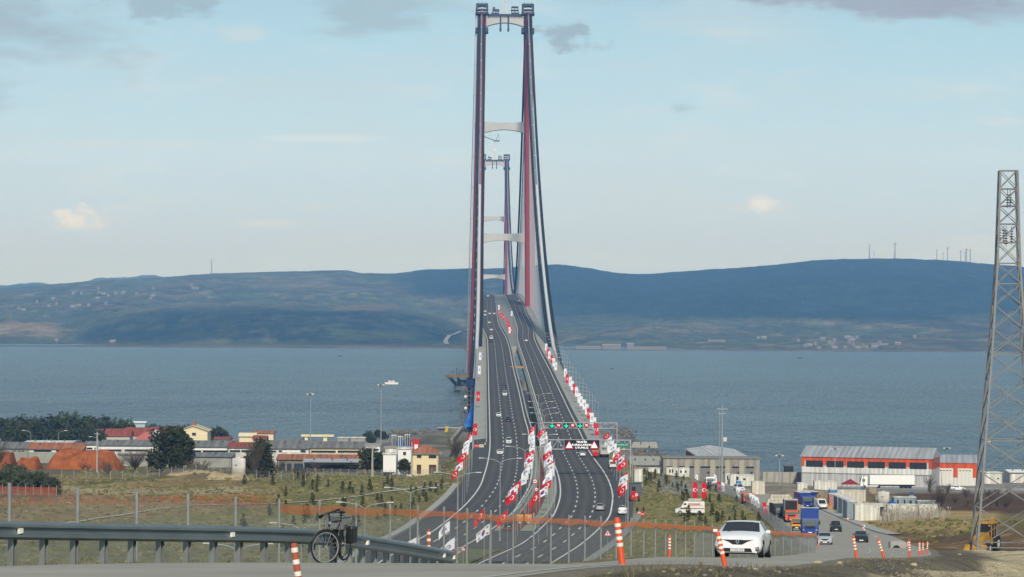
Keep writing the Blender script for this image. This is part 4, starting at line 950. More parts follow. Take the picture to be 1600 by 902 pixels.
def feather(kind):
    t = thing('feather_banner', 'banner', 'banner'); H = 4.4
    q = MB(); q.tube([(0,0,0),(0,0,2.6),(.05,0,3.6),(.3,0,4.4)], [.035,.03,.025,.02], 5); q.build('pole', STEEL, t)
    fn = lambda u, v: Vector((.02+u*(1.05 if v > .12 else .35+v*5.5)+.12*(1-v)**3, .06*math.sin(v*7), 4.35-v*3.4))
    f_ = sheet(fn, 3, 12).build('banner_cloth', RED if kind == 'red' else FW, t, smooth=True); asp = .3
    q = MB()
    if kind == 'red': onflag(q, fn, [[(x*.27+.01, y*.27+.36) for x, y in p] for p in crescent(.5,.5,.42,.33,.10)+star(.95,.5,.2)], asp)
    else: onflag(q, fn, rectp(.10,.3,.18,.75,1), asp)
    q.build('printed_mark', WHITE if kind == 'red' else FGREY, f_); return t
PK = {k: Kind(feather(k)) for k in ('red', 'white')}
# ------------------------------------------------------------------ street furniture
def lamp(double=True, H=15.0, arm=3.0):
    t = thing('street_lamp', 'lamp', 'street lamp')
    q = MB(); q.cyl((0,0,0),(0,0,H-.9),.11,.06,8); q.cyl((0,0,0),(0,0,.5),.2,.16,8); q.build('pole', STEEL, t)
    for s in ((-1, 1) if double else (-1,)):
        q = MB(); q.tube([(0,0,H-.9),(s*arm*.35,0,H-.35),(s*arm,0,H-.05)], .055, 6); a = q.build('arm', STEEL, t)
        q = MB(); q.box(min(s*arm,s*(arm+.9)),-.16,H-.12,max(s*arm,s*(arm+.9)),.16,H+.02); q.build('lamp_head', OFFW, a)
    return t
LK = Kind(lamp()); LS = Kind(lamp(False, 11.5, 4.2)); LN = Kind(lamp(False, 9, 1.8))
OR = mat('post orange', (.62,.085,.025), rough=.5, var=.06); PW = mat('reflective white', (.80,.78,.68), rough=.5)
def delineator(bands=4, H=1.0):
    t = thing('delineator_post', 'post', 'delineator')
    q = MB(); q.lathe([(.17,0),(.17,.025),(.085,.05),(.066,.09),(.064,H-.02),(.03,H+.02),(0,H+.025)], 14); o_ = q.build('post', OR, t, smooth=True); o_.modifiers.new('edge', 'EDGE_SPLIT').split_angle = R(40)
    for k in range(bands):
        z = H-.12-k*.135; q = MB(); q.lathe([(.0655,z-.055),(.0675,z-.05),(.0675,z+.012),(.0655,z+.016)], 14); q.build('reflective_band', PW, t)
    return t
DK = Kind(delineator())
def striped():
    t = thing('striped_post', 'post', 'delineator'); q = MB(); q.lathe([(.05,0),(.048,.60),(0,.61)], 12); q.build('post', mat('old post red', (.42,.10,.06), rough=.7, var=.15), t)
    for k in range(3): z = .47-k*.175; q = MB(); q.lathe([(.0485,z),(.0515,z+.003),(.0515,z+.067),(.0485,z+.07)], 12); q.build('reflective_band', PW, t)
    return t
def highmast(H, r=.25, ring=True):
    t = thing('floodlight_mast', 'mast', 'light mast'); q = MB(); q.cyl((0,0,0),(0,0,H),r,r*.5,8); q.build('pole', STEEL, t)
    if ring:
        q = MB(); q.lathe([(.9,H-.6),(1.0,H-.6),(1.0,H-.4),(.9,H-.4)], 12)
        for k in range(4): a = k*math.pi/2; q.bar((0,0,H-.5),(math.cos(a),math.sin(a),H-.5),.08)
        q.build('lamp_ring', STEEL, t)
        for k in range(6):
            a = k*math.pi/3+.4; q = MB(); q.box(1.1*math.cos(a)-.28,1.1*math.sin(a)-.2,H-.95,1.1*math.cos(a)+.28,1.1*math.sin(a)+.2,H-.6); q.build('floodlight', OFFW if k % 2 else BLACK, t)
    return t
# ------------------------------------------------------------------ plants
def leafmat(name, c): return mat(name, c, rough=.9, var=.45, scale=.45, spec=.15)
LEAF1 = leafmat('dark leaves', (.046,.052,.020)); LEAF2 = leafmat('olive leaves', (.070,.085,.045)); LEAF3 = leafmat('pine needles', (.045,.058,.022)); LEAF4 = leafmat('sapling leaves', (.062,.068,.026)); TWIG = leafmat('bare twigs', (.10,.08,.065))
def tree(name, label, leaf, H, W, lobes, n, ls, seed, trunkh=.25, cat='tree', group=None):
    rr = random.Random(seed); t = thing(name, label, cat, group=group)
    q = MB(); q.cyl((0,0,-.3),(rr.uniform(-.1,.1),0,H*.45),W*.035+.05,W*.02+.02,7)
    for k in range(6):
        a = rr.uniform(0,6.28); q.cyl((0,0,H*rr.uniform(.15,.4)),(W*.32*math.cos(a),W*.32*math.sin(a),H*rr.uniform(.45,.8)),W*.016+.02,.015,5)
    q.build('trunk', BARK, t)
    q = MB(); L_ = []
    for k in range(lobes):
        a = rr.uniform(0,6.28); d = rr.uniform(.1,.34)*W; z = H*(trunkh+(1-trunkh)*rr.uniform(.22,.82)); rad = W*rr.uniform(.14,.26)*(1.15-.5*abs(z/H-.5))
        L_.append((d*math.cos(a)*(1.25-z/H*.6), d*math.sin(a)*(1.25-z/H*.6), z, rad))
    for k in range(n):
        x, y, z, rad = rr.choice(L_); v = Vector((rr.gauss(0,1), rr.gauss(0,1), rr.gauss(0,.85))).normalized()*rad*rr.uniform(.55,1.12)
        c = Vector((x,y,max(z+v.z, H*.04)))+Vector((v.x,v.y,0)); a = Vector((rr.gauss(0,1),rr.gauss(0,1),rr.gauss(0,1))).normalized(); b_ = a.cross(Vector((rr.gauss(0,1),rr.gauss(0,1),rr.gauss(0,1)))).normalized(); s = ls*rr.uniform(.6,1.3)
        q.quad(c-a*s, c+b_*s*.55, c+a*s, c-b_*s*.55)
    q.build('crown', leaf, t); return t
def baretree(name, label, H, W, seed, n=70, group=None, cat='bare tree', leaf=None, nl=0):
    rr = random.Random(seed); t = thing(name, label, cat, group=group); q = MB(); tips = []
    q.cyl((0,0,-.2),(0,0,H*.25),.05*W**.5+.03,.04*W**.5,6); q.build('trunk', BARK, t); q = MB()
    for k in range(n):
        a = rr.uniform(0,6.28); e = Vector((W*.5*math.cos(a)*rr.uniform(.2,1), W*.5*math.sin(a)*rr.uniform(.2,1), H*rr.uniform(.5,1)))
        m_ = Vector((e.x*.35, e.y*.35, H*rr.uniform(.25,.5))); w = .012*H**.5+.012
        q.cyl((0,0,H*rr.uniform(.05,.25)), m_, w*1.6, w, 4, caps=False); q.cyl(m_, e, w, .01, 4, caps=False)
        for j in range(3): q.cyl(m_.lerp(e, rr.uniform(.2,.9)), e+Vector((rr.gauss(0,.09*W),rr.gauss(0,.09*W),rr.gauss(0,.07*H))), .014, .008, 3, caps=False)
        tips.append(e)
    q.build('branches', TWIG, t)
    if nl:
        q = MB()
        for k in range(nl):
            c = rr.choice(tips)+Vector((rr.gauss(0,.1*W),rr.gauss(0,.1*W),rr.gauss(0,.1*H))); a = Vector((rr.gauss(0,1),rr.gauss(0,1),rr.gauss(0,1))).normalized()*.12; b_ = a.cross(Vector((0,.3,1))); q.quad(c-a,c+b_,c+a,c-b_)
        q.build('leaves', leaf, t)
    return t
def reeds(seed, label):
    rr = random.Random(seed); t = thing('dry_reeds', label, 'dry bush'); q = MB()
    for k in range(70):
        a = rr.uniform(0,6.28); d = 1.9*rr.random()**.6; x, y = d*math.cos(a), d*math.sin(a); h = rr.uniform(.8,2.5); lx, ly = rr.gauss(0,.35), rr.gauss(0,.35); b_ = rr.uniform(0,3.14); dx, dy = .035*math.cos(b_), .035*math.sin(b_)
        q.quad((x-dx,y-dy,-.2),(x+dx,y+dy,-.2),(x+lx*.5+dx,y+ly*.5+dy,h*.6),(x+lx*.5-dx,y+ly*.5-dy,h*.6)); q.quad((x+lx*.5-dx,y+ly*.5-dy,h*.6),(x+lx*.5+dx,y+ly*.5+dy,h*.6),(x+lx,y+ly,h))
        if k % 3 == 0: c = Vector((x+lx,y+ly,h)); q.quad(c+Vector((-.12,0,-.15)),c+Vector((.02,.03,-.25)),c+Vector((.12,0,.05)),c+Vector((0,-.03,.15)))
    q.build('stems', mat('dry reed', (.38,.35,.29), rough=1, var=.35, scale=.7), t); return t
def sapling(seed, H=1.7):
    rr = random.Random(seed); t = thing('sapling', 'sapling', 'sapling'); q = MB(); q.cyl((0,0,-.1),(0,0,H*.9),.03,.015,5); q.build('stem', BARK, t); q = MB()
    for k in range(80):
        z = H*rr.uniform(.1,1); w = .62*(1.08-z/H)+.06; a = rr.uniform(0,6.28); c = Vector((w*math.cos(a)*rr.random(), w*math.sin(a)*rr.random(), z)); u = Vector((rr.gauss(0,1),rr.gauss(0,1),rr.gauss(0,1))).normalized()*.17; v = u.cross(Vector((rr.gauss(0,1),rr.gauss(0,1),1))).normalized()*.11
        q.quad(c-u,c+v,c+u,c-v)
    q.build('foliage', LEAF4, t); return t
# ------------------------------------------------------------------ people
def person(label, top, legs, pose='stand'):
    t = thing('person', label, 'person')
    J = [(0,0,.95),(0,0,1.18),(0,0,1.42),(0,0,1.52),(0,0,1.66),(.19,0,1.40),(.24,0,1.12),(.22,-.14,.9),(-.19,0,1.40),(-.25,.02,1.12),(-.24,-.05,.86),(.09,0,.9),(.11,-.03,.5),(.12,0,.08),(.12,-.14,.03),(-.09,0,.9),(-.12,.03,.5),(-.14,.05,.08),(-.14,-.09,.03)]
    if pose == 'reach': J[6] = (.34,-.18,1.25); J[7] = (.42,-.46,1.28)
    E = [(0,1),(1,2),(2,3),(3,4),(2,5),(5,6),(6,7),(2,8),(8,9),(9,10),(0,11),(11,12),(12,13),(13,14),(0,15),(15,16),(16,17),(17,18)]
    rad = [.15,.15,.14,.06,.105,.075,.05,.035,.075,.05,.035,.10,.07,.05,.045,.10,.07,.05,.045]
    me = bpy.data.meshes.new('body'); me.from_pydata(J, E, []); me.materials.append(legs); o = bpy.data.objects.new('body', me); C.objects.link(o); o.parent = t
    md = o.modifiers.new('skin', 'SKIN'); sv = me.skin_vertices[0].data
    for k, r_ in enumerate(rad): sv[k].radius = (r_, r_*.8)
    sv[0].use_root = True; o.modifiers.new('smooth', 'SUBSURF').levels = 1
    q = MB(); q.lathe([(.17,.92),(.175,1.1),(.19,1.3),(.17,1.44),(.07,1.49)], 12); q.build('jacket', top, t).scale = (1.08,.8,1)
    q = MB(); q.blob((0,.01,1.69),(.10,.11,.12),10,0); q.build('hair', BLACK, t)
    q = MB(); q.blob((0,-.03,1.66),(.085,.10,.115),10,0); q.build('face', mat('skin', (.45,.27,.19), rough=.6), t)
    return t
# ------------------------------------------------------------------ flags and lamps along the motorway
def Ytop(x, y, h):
    """distance at which something h metres tall on the motorway has its top at this photo position"""
    a = (unroll(x, y)[1]-500)/F; lo, hi = 250.0, 2100.0
    for _ in range(50):
        m = (lo+hi)/2
        if (HC-hz(m)-h)/m > a: lo = m
        else: hi = m
    return (lo+hi)/2
COLN = {'red': 'red crescent flag', 'white': 'white printed flag', 'korea': 'white flag with red blue disc'}
fcount = 0
def flags(row, where, group):
    global fcount
    seen = {}; tot = {}
    for p in row: tot[p[2]] = tot.get(p[2], 0)+1
    for x, y, k in row:
        Y = Ytop(x, y, 9.5); p = P(x, y, Y); fcount += 1; seen[k] = seen.get(k, 0)+1
        n = '' if tot[k] == 1 else ', '+ORD[seen[k]-1]+' such from the bridge'
        key = (k, fcount % (2 if k == 'korea' else 3))
        FK[key].put((p.x, Y, hz(Y)-.1), R(random.uniform(-34, 34)), f'{COLN[k]} {where}{n}', group, scale=(random.uniform(.82,1.12),1,1)).rotation_euler[0] = R(random.uniform(-2.5,2.5))
flags([(836,664,'red'),(835,672,'white'),(836,679,'white'),(836,687,'white'),(836,695,'white'),(835,703,'red'),(834,709,'korea'),(833,716,'red'),(832,720,'white'),(829,727,'white'),(826,736,'white'),(822,742,'white'),(814,750,'red'),(809,757,'korea'),(806,767,'red')], 'on left edge of median', 'flags along the left of the median')
flags([(852,669,'red'),(855,674,'white'),(856,681,'white'),(861,689,'white'),(862,696,'white'),(862,704,'red'),(864,710,'korea'),(866,717,'red'),(867,722,'white'),(866,731,'white'),(863,737,'white'),(861,749,'red'),(855,758,'korea'),(842,767,'red')], 'on right edge of median', 'flags along the right of the median')
flags([(953,675,'red'),(956,681,'white'),(960,687,'white'),(964,692,'white'),(968,698,'white'),(970,704,'red'),(975,710,'korea'),(980,717,'red'),(982,736,'red'),(982,740,'white'),(981,749,'red'),(980,751,'white'),(978,757,'red')], 'beside right shoulder', 'flags along the right shoulder')
flags([(738,675,'red'),(737,680,'white'),(734,686,'white'),(733,692,'white'),(732,699,'white'),(730,706,'red'),(726,717,'red'),(723,721,'korea'),(717,732,'red')], 'beside left shoulder', 'flags along the left shoulder')
flags([(793,796,'red'),(757,794,'red')], 'by lower left carriageway behind net', 'lower flags')
flags([(764,817,'korea')], 'flying behind the wire fence', 'lower flags')
flags([(703,813,'white'),(711,838,'white'),(655,837,'white')], 'behind guard rail end', 'lower flags')
ban = [(855,537,'white'),(857.5,545,'red'),(860,549,'white'),(863.5,555,'red'),(867,560,'white'),(870,566,'white'),(885,576,'white'),(888,585,'red'),(893,589,'white'),(896,595,'white'),(899.5,600,'red'),(903,605,'white'),(907,614,'white'),(910,619,'white'),(915,624,'white'),(919,631,'white'),(922,638,'red'),(927,645,'white'),(931,652,'white'),(935,662,'red')]
sn = {}
for x, y, k in ban:
    Y = Ytop(x, y, 6.05); sn[k] = sn.get(k, 0)+1; X = min(P(x, y, Y).x+.2, float(VR(Y))-.6)
    BK[k].put((X, Y, hz(Y)-.05), 0, f"upright {k} banner on right walkway of viaduct, {ORD[sn[k]-1]} {k} one counting from the strait", 'banners along the right walkway')
BK['red'].put((P(746,662,Ytop(746,662,6)).x, Ytop(746,662,6), hz(Ytop(746,662,6))), 0, 'upright red banner on left walkway near its shore end', 'banners along the left walkway')
for k, (x, y) in enumerate([(750,612),(751.5,572),(752.5,551)]): Y = Ytop(x, y, 6); BK['red' if k == 0 else 'white'].put((P(x,y,Y).x, Y, hz(Y)), 0, f"upright {'red' if k == 0 else 'white'} banner on left walkway, {ORD[k]} from the shore", 'banners along the left walkway')
FKn = 0
for s_, pts in (('left', [(771+k*2.6, 484-k*2.2, 'red') for k in range(0)]),): pass
# red flags on the bridge between the carriageways
row = [(782.5,492),(784.5,497),(788,500),(793.5,505),(794.5,509),(796,513),(797.5,517),(800.5,522)]
for k, (x, y) in enumerate(row):
    Y = Yrow(x, y+5); p = P(x, y, Y); BK['red'].put((p.x, Y, hz(Y)), 0, f'upright red banner on bridge between carriageways, {ORD[k]} from the tower', 'banners in the slot of the bridge')
for k, (x, y) in enumerate([(781,484),(801,494),(798,522)]):
    Y = Yrow(x, y+5); p = P(x, y, Y); BK['white'].put((p.x, Y, hz(Y)), 0, f'upright white banner on bridge between carriageways, {ORD[k]} from the tower', 'banners in the slot of the bridge')
for k, (x, y, c) in enumerate([(1089,776,'red'),(1103,776,'red')]):
    p = GP(x, 798, 560); PK['red'].put((p.x-1, p.y, p.z+1.0), 0, ('left' if k == 0 else 'right')+' one of two tall red crescent banners on grass slope', 'feather banners')
for k, (x, y, Y, c) in enumerate([(1173,771,585,'white'),(1179,771,575,'white'),(1187,774,560,'white'),(1203,781,520,'red'),(1136,757,700,'red'),(1140,764,690,'white'),(1153,770,640,'white'),(1117,737,790,'white'),(1087,741,790,'white')]):
    p = GP(x, 790, Y); PK[c].put((float(sideL(Y))-1.2 if k not in (7, 8) else p.x, Y, ground(p.x, Y)), 0, f"leaning {c} feather banner by wire fence of side road, {ORD[k]} uphill", 'feather banners by the side road', scale=.72).rotation_euler[1] = R(-random.uniform(4,16))
lampY = [845, 800, 755, 712, 645, 579, 523, 478, 433, 393, 361, 324, 294]
for k, Y in enumerate(lampY):
    LK.put((float(mid(Y)), Y, hz(Y)), 0, f'double armed street lamp in motorway median, {ORD[k]} from the bridge', 'double street lamps in the median')
ly = [Ytop(x, y, 11.4) for x, y in ((939,625),(934,617),(928.5,611),(923.5,604),(919,598))]; ly += [ly[-1]+36*k for k in range(1, 13)]
for k, Y in enumerate(ly):
    LS.put((float(VR(Y))-.5, Y, hz(Y)), 0, f'single armed lamp on right edge of viaduct, {ORD[k]} from the shore', 'single lamps along the viaduct')
Y = 640; p = P(988, 745, Y); LN.put((p.x, Y, ground(p.x, Y)), 0, 'plain single armed lamp post right of the overhead sign')
for k, (x, y, Y) in enumerate([(50,672,800),(93,672,800),(155,682,760),(1536,690,880)]):
    p = GP(x, y, Y); top = P(x, y, Y).z; LN.put((p.x, Y, p.z), R(180) if k % 2 else 0, ('lamp post between the low factory roofs, '+ORD[k]+' from picture left') if k < 3 else 'lamp post between orange shed and pylon', 'yard lamps', scale=(1,1,max(.6,(top-p.z)/9)))
for x, ytop, Y, r_, lab in ((485,612,860,.2,'tall thin floodlight mast behind low factory roofs'),(595,598,900,.2,'tall floodlight mast with ring beside white shed'),(1128,634,790,.35,'thick tall mast in front of the concrete barn'),(1218,708,800,.25,'short floodlight mast left of orange warehouse'),(1305,698,845,.15,'thin floodlight mast in front of warehouse middle'),(1350,733,800,.15,'slim pole with box lamp in front of white trailer'),(1472,735,820,.12,'thin pole left of second orange shed'),(1480,697,900,.15,'thin floodlight mast behind second orange shed')):
    p = GP(x, 750, Y); H = P(x, ytop, Y).z-p.z; o = highmast(H, r_, ring=(x in (485,595,1218,1305,1480))); o.location = p; o['label'] = lab
    if x == 1128:
        q = MB(); q.box(.3,-.3,H*.55,1.4,.3,H*.6); q.build('cabinet', OFFW, o); q = MB(); q.cyl((-.8,0,0),(-.8,0,H*.93),.12,.1,6); q.build('cable_riser', STEEL, o)
        q = MB(); q.bar((-1.6,0,H-1),(1.6,0,H-1),.25); q.bar((-1.2,0,H-2.4),(1.2,0,H-2.4),.2); q.build('crossarm', STEEL, o)
t = thing('utility_pole', 'white concrete utility pole with crossarms in front of the factory', 'pole', GP(582,745,700)); H = P(582,695,700).z-t.location.z
q = MB(); q.cyl((0,0,0),(0,0,H),.32,.2,6); q.build('pole', CONC, t); q = MB(); q.box(-1.2,-.1,H-.9,1.2,.1,H-.6); q.box(-.3,-.1,H-.6,1.2,.1,H-.3); q.build('crossarm', CONC, t)
t = thing('utility_pole', 'plain concrete utility pole left of yellow house', 'pole', GP(643,742,715)); q = MB(); q.cyl((0,0,0),(0,0,9.5),.25,.18,6); q.build('pole', CONC, t)
t = thing('utility_pole', 'grey pole in front of the orange earth heap', 'pole', GP(153,733,690)); q = MB(); q.cyl((0,0,0),(0,0,10.5),.25,.18,6); q.build('pole', CONC, t); q = MB(); q.bar((-.8,0,10),(.8,0,10),.14); q.build('crossarm', STEEL, t)
# ------------------------------------------------------------------ overhead signs
GRN = mat('signal green', (.0,.75,.42), emit=1.0, var=0); SRED = mat('sign red', (.42,.005,.03), rough=.4, var=.05); SREDL = mat('lit red', (.75,.03,.08), emit=.5, var=0); SWH = mat('lit white', (.9,.9,.9), emit=1.1, var=0); SBK = mat('sign black', (.012,.014,.016), rough=.4)
def gantry(name, label, Y, x0, x1, yb, yt):
    t = thing(name, label, 'sign gantry', (0,0,0)); a, b_ = P(x0, yb, Y), P(x1, yb, Y); zt = P((x0+x1)/2, yt, Y).z; zb = P((x0+x1)/2, yb, Y).z
    q = MB(); n = 14
    for y in (-.6, .6):
        q.bar((a.x,Y+y,zb),(b_.x,Y+y,zb),.22); q.bar((a.x,Y+y,zt),(b_.x,Y+y,zt),.22)
        for k in range(n): u, v = a.x+(b_.x-a.x)*k/n, a.x+(b_.x-a.x)*(k+1)/n; q.bar((u,Y+y,zb if k%2 else zt),(v,Y+y,zt if k%2 else zb),.12); q.bar((u,Y+y,zb),(u,Y+y,zt),.10)
    for k in range(n+1): u = a.x+(b_.x-a.x)*k/n; q.bar((u,Y-.6,zt),(u,Y+.6,zt),.1)
    q.build('truss', STEEL, t)
    for X in (a.x, b_.x):
        g = min(ground(X, Y), float(hz(Y))); q = MB()
        for y in (-.6, .6): q.bar((X,Y+y,g),(X,Y+y,zt),.3)
        for k in range(5): z = g+(zb-g)*k/5; q.bar((X,Y-.6,z),(X,Y+.6,z+(zb-g)/5),.12)
        q.build('upright', STEEL, t)
    return t, zb, zt
YG = 800; g1, zb, zt = gantry('lane_signal_gantry', 'far overhead gantry with green arrows and round red speed signs', YG, 845, 964, 669, 660.5)
def at(x, y, Y): p = P(x, y, Y); return p
for k, x in enumerate((862.5, 884.5, 906.2)):
    c = at(x, 664.8, YG); y = YG-.85
    q = MB(); q.box(c.x-.74,y,c.z-.74,c.x+.74,y+.2,c.z+.74); s_ = q.build('signal_panel', SBK, g1)
    q = MB(); q.bar((c.x,y-.03,c.z+.62),(c.x,y-.03,c.z-.4),.2,.05,up=(0,1,0)); q.bar((c.x-.55,y-.03,c.z+.05),(c.x,y-.03,c.z-.55),.22,.05,up=(0,1,0)); q.bar((c.x+.55,y-.03,c.z+.05),(c.x,y-.03,c.z-.55),.22,.05,up=(0,1,0)); q.build('green_arrow', GRN, s_)
    c = at(x+10, 664.8, YG); q = MB(); q.cyl((c.x,y+.2,c.z),(c.x,y,c.z),.74,n=20); s_ = q.build('speed_panel', SRED, g1)
    text_mesh('70', .8, s_, 'speed_number', SWH, (c.x, y-.03, c.z))
c = at(930.5, 664.8, YG); q = MB(); q.box(c.x-.68,YG-.85,c.z-.68,c.x+.68,YG-.65,c.z+.68); s_ = q.build('signal_panel', SRED, g1)
q = MB(); q.bar((c.x-.45,YG-.88,c.z-.4),(c.x+.45,YG-.88,c.z+.4),.14,.05,up=(0,1,0)); q.bar((c.x+.45,YG-.88,c.z-.4),(c.x-.45,YG-.88,c.z+.4),.14,.05,up=(0,1,0)); q.build('red_cross', SREDL, s_)
YG = 678; g2, zb, zt = gantry('message_sign_gantry', 'nearer overhead gantry carrying black message board with warning triangles', YG, 853, 985, 702, 687.5)
a, b_ = at(882, 702, YG), at(936.2, 687.6, YG); y = YG-.9
q = MB(); q.box(a.x,y,a.z,b_.x,y+.25,b_.z); s_ = q.build('message_board', SBK, g2)
for x in (889.2, 928.2):
    c = at(x, 695, YG); q = MB(); q.quad((c.x-1.15,y-.02,c.z-.95),(c.x+1.15,y-.02,c.z-.95),(c.x,y-.02,c.z+1.05)); q.build('red_triangle', SREDL, s_)
    q = MB(); q.quad((c.x-.75,y-.04,c.z-.70),(c.x+.75,y-.04,c.z-.70),(c.x,y-.04,c.z+.68)); q.build('white_triangle', SWH, s_)
for k, (tx, sx) in enumerate((('TRAFİK', 1.15), ('KURALLARINA', 1.1), ('UYUNUZ', 1.15))):
    c = at(908.8, 690.6+k*4.4, YG); text_mesh(tx, .72, s_, 'message_line', SWH, (c.x, y-.03, c.z), sx=sx, extrude=.012)
a, b_ = at(962.5, 698, YG), at(981, 692, YG); q = MB(); q.box(a.x,y,a.z,b_.x,y+.12,b_.z); s_ = q.build('direction_sign', mat('road sign green', (.0,.22,.12), rough=.5), g2)
c = at(971.7, 695, YG); text_mesh('ÇANAKKALE', .5, s_, 'sign_text', WHITE, (c.x, y-.02, c.z))
# orange roadworks boards
OB = mat('roadworks orange', (.72,.27,.02), rough=.5, var=.04)
t = thing('roadworks_sign', 'pair of square orange boards with round no overtaking symbols', 'road sign', (0,0,0)); Ys = Yrow(819, 822)+4
for x in (812.8, 826): 
    c = at(x, 808.8, Ys); q = MB(); q.box(c.x-.66,Ys,c.z-.72,c.x+.62,Ys+.06,c.z+.66); s_ = q.build('board', OB, t)
    q = MB(); q.lathe([(.40,0),(.31,0)], 24); r_ = q.build('red_ring', SRED, s_); r_.rotation_euler = (R(90),0,0); r_.location = (c.x, Ys-.03, c.z)
    q = MB(); q.cyl((c.x,Ys-.012,c.z),(c.x,Ys,c.z),.33,n=20); q.build('white_disc', WHITE, s_)
    q = MB(); q.bar((c.x-.22,Ys-.03,c.z+.1),(c.x+.18,Ys-.03,c.z-.14),.2,.03,up=(0,1,0)); q.build('dark_symbol', FBLUE, s_)
    q = MB(); q.box(c.x-.3,Ys,c.z-1.1,c.x+.3,Ys+.05,c.z-.85); q.build('small_plate', OFFW, t)
    q = MB(); q.bar((c.x,Ys+.1,hz(Ys)),(c.x,Ys+.1,c.z+.6),.08); q.build('sign_post', STEEL, t)
q = MB(); q.box(at(819,808,Ys).x-.12,Ys+.02,at(819,808,Ys).z-1.0,at(819,808,Ys).x+.05,Ys+.10,at(819,808,Ys).z+.7); q.build('cross_brace', BLACK, t)
def roundsign(x, y, Y, lab, tri=False, r_=.45):
    c = at(x, y, Y); t = thing('road_sign', lab, 'road sign', (c.x, Y, ground(c.x, Y))); h = max(c.z-t.location.z, 1.2); q = MB(); q.cyl((0,.06,0),(0,.06,h+.2),.035,n=6); q.build('post', STEEL, t)
    if tri:
        q = MB(); q.quad((-r_,0,h-r_*.7),(r_,0,h-r_*.7),(0,0,h+r_)); s_ = q.build('sign_face', SRED, t); q = MB(); q.quad((-r_*.62,-.015,h-r_*.5),(r_*.62,-.015,h-r_*.5),(0,-.015,h+r_*.58)); q.build('white_field', WHITE, s_); q = MB(); q.bar((0,-.03,h-r_*.3),(0,-.03,h+r_*.2),r_*.18,.02,up=(0,1,0)); q.build('black_symbol', BLACK, s_)
    else:
        q = MB(); q.cyl((0,.02,h),(0,-.02,h),r_,n=20); s_ = q.build('sign_face', SRED, t); q = MB(); q.cyl((0,-.02,h),(0,-.03,h),r_*.72,n=20); q.build('white_field', WHITE, s_); q = MB(); q.box(-r_*.45,-.045,h-r_*.16,r_*.45,-.03,h+r_*.16); q.build('dark_bar', BLACK, s_)
    return t
roundsign(836, 752, 560, 'round white sign on tall post in red median soil', r_=.55); roundsign(838, 764.5, 545, 'lower round white sign with red rim in the median', r_=.45); roundsign(994.5, 773, 575, 'round red rimmed sign beside the dark booth', r_=.42)
roundsign(1325, 810, 470, 'white triangular warning sign beside side road with black symbol', True, .4); roundsign(949.5, 833, 440, 'white triangular warning sign behind orange post', True, .75); roundsign(724, 857, 420, 'small triangular warning sign near end of guard rail', True, .5)
c = at(1350, 824, 440); t = thing('chevron_sign', 'small red and white chevron board at bend of side road', 'road sign', (c.x, 440, ground(c.x, 440))); h = c.z-t.location.z
q = MB(); q.box(-.32,-.02,h-.6,.32,.02,h+.6); s_ = q.build('board', WHITE, t); q = MB(); q.bar((-.22,-.03,h+.5),(.16,-.03,h),.25,.02,up=(0,1,0)); q.bar((.16,-.03,h),(-.22,-.03,h-.5),.25,.02,up=(0,1,0)); q.build('red_chevron', RED, s_); q = MB(); q.cyl((0,.05,0),(0,.05,max(h,1)),.03,n=6); q.build('post', STEEL, t); t.scale = (.55,1,.8)
# ------------------------------------------------------------------ traffic on the motorway
CW, CS, CD = paint('car white', (.78,.79,.80)), paint('car silver', (.42,.44,.47)), paint('car black', (.016,.017,.02))
K = {}
for kind in ('hatch','sedan','suv'):
    for nm, m in (('white', CW), ('silver', CS), ('black', CD)): K[kind, nm] = None
def getk(kind, c):
    if K[kind, c] is None: K[kind, c] = Kind(car('parked_car' if False else 'car', 'car', {'white': CW, 'silver': CS, 'black': CD}[c], kind))
    return K[kind, c]
def hdir(f, Y): return math.atan((float(f(Y+3))-float(f(Y-3)))/6)
def drive(x, y, kind, c, lab, away=False, side='L'):
    Y = Yrow(x, y); p = P(x, y, Y); f = (lambda v: (LOf(v)+LIf(v))/2) if side == 'L' else (lambda v: (RIf(v)+ROf(v))/2)
    a = hdir(f, Y); sl = math.atan(float(hz(Y+2)-hz(Y-2))/4)
    getk(kind, c).put((p.x, Y+1.5, hz(Y)+.02), (math.pi if away else 0)-a, lab, 'cars on the motorway', rotx=(-sl if away else sl))
for a in [(781,711,'hatch','white','white hatchback on left carriageway just above the double armed lamp'),(795,694,'suv','white','white estate car in middle lane of left carriageway behind the lamp arm'),(794.5,659.5,'suv','black','black off-roader in middle lane left carriageway level with gantry'),(779.3,652,'sedan','white','white saloon in outer lane of left carriageway beside the blue sheeting'),(788.8,619,'suv','white','white off-roader close behind a black car on left carriageway'),(787.5,604.5,'hatch','black','black car just ahead of white off-roader farther up left carriageway'),(767.8,536,'hatch','black','black car following the white van at the bend of the bridge'),(764.5,505.5,'hatch','white','white car alone in middle lane of bridge deck'),(768,517,'sedan','white','white saloon above the white van at the bend of the bridge'),(757.8,493.5,'hatch','white','leftmost white car of the row of three on bridge'),(765.2,491.5,'sedan','white','middle white car of the row of three on bridge'),(772.3,491.5,'hatch','white','rightmost white car of the row of three on bridge'),(758,488,'sedan','white','small white car just behind the row of three on bridge'),(762.5,463.5,'suv','white','tiny white car at the crest of bridge')]:
    drive(*a)
drive(795, 826, 'sedan', 'black', 'dark saloon in the crossing beside orange roadworks boards')
for a in [(910,712.5,'sedan','white','white saloon seen from behind under the message board'),(938.3,797,'sedan','silver','silver saloon driving away on right carriageway near the net'),(973.8,803.5,'suv','white','white car parked on right shoulder behind worker in yellow vest'),(822,533.5,'hatch','white','white car on right carriageway near the bend of bridge'),(812.5,490,'hatch','black','black car beside the foot of right tower leg'),(810.5,475.5,'sedan','black','black car near the crest on the right carriageway'),(811,471,'sedan','white','white car nearest the crest on right carriageway')]:
    drive(*a, away=True, side='R')
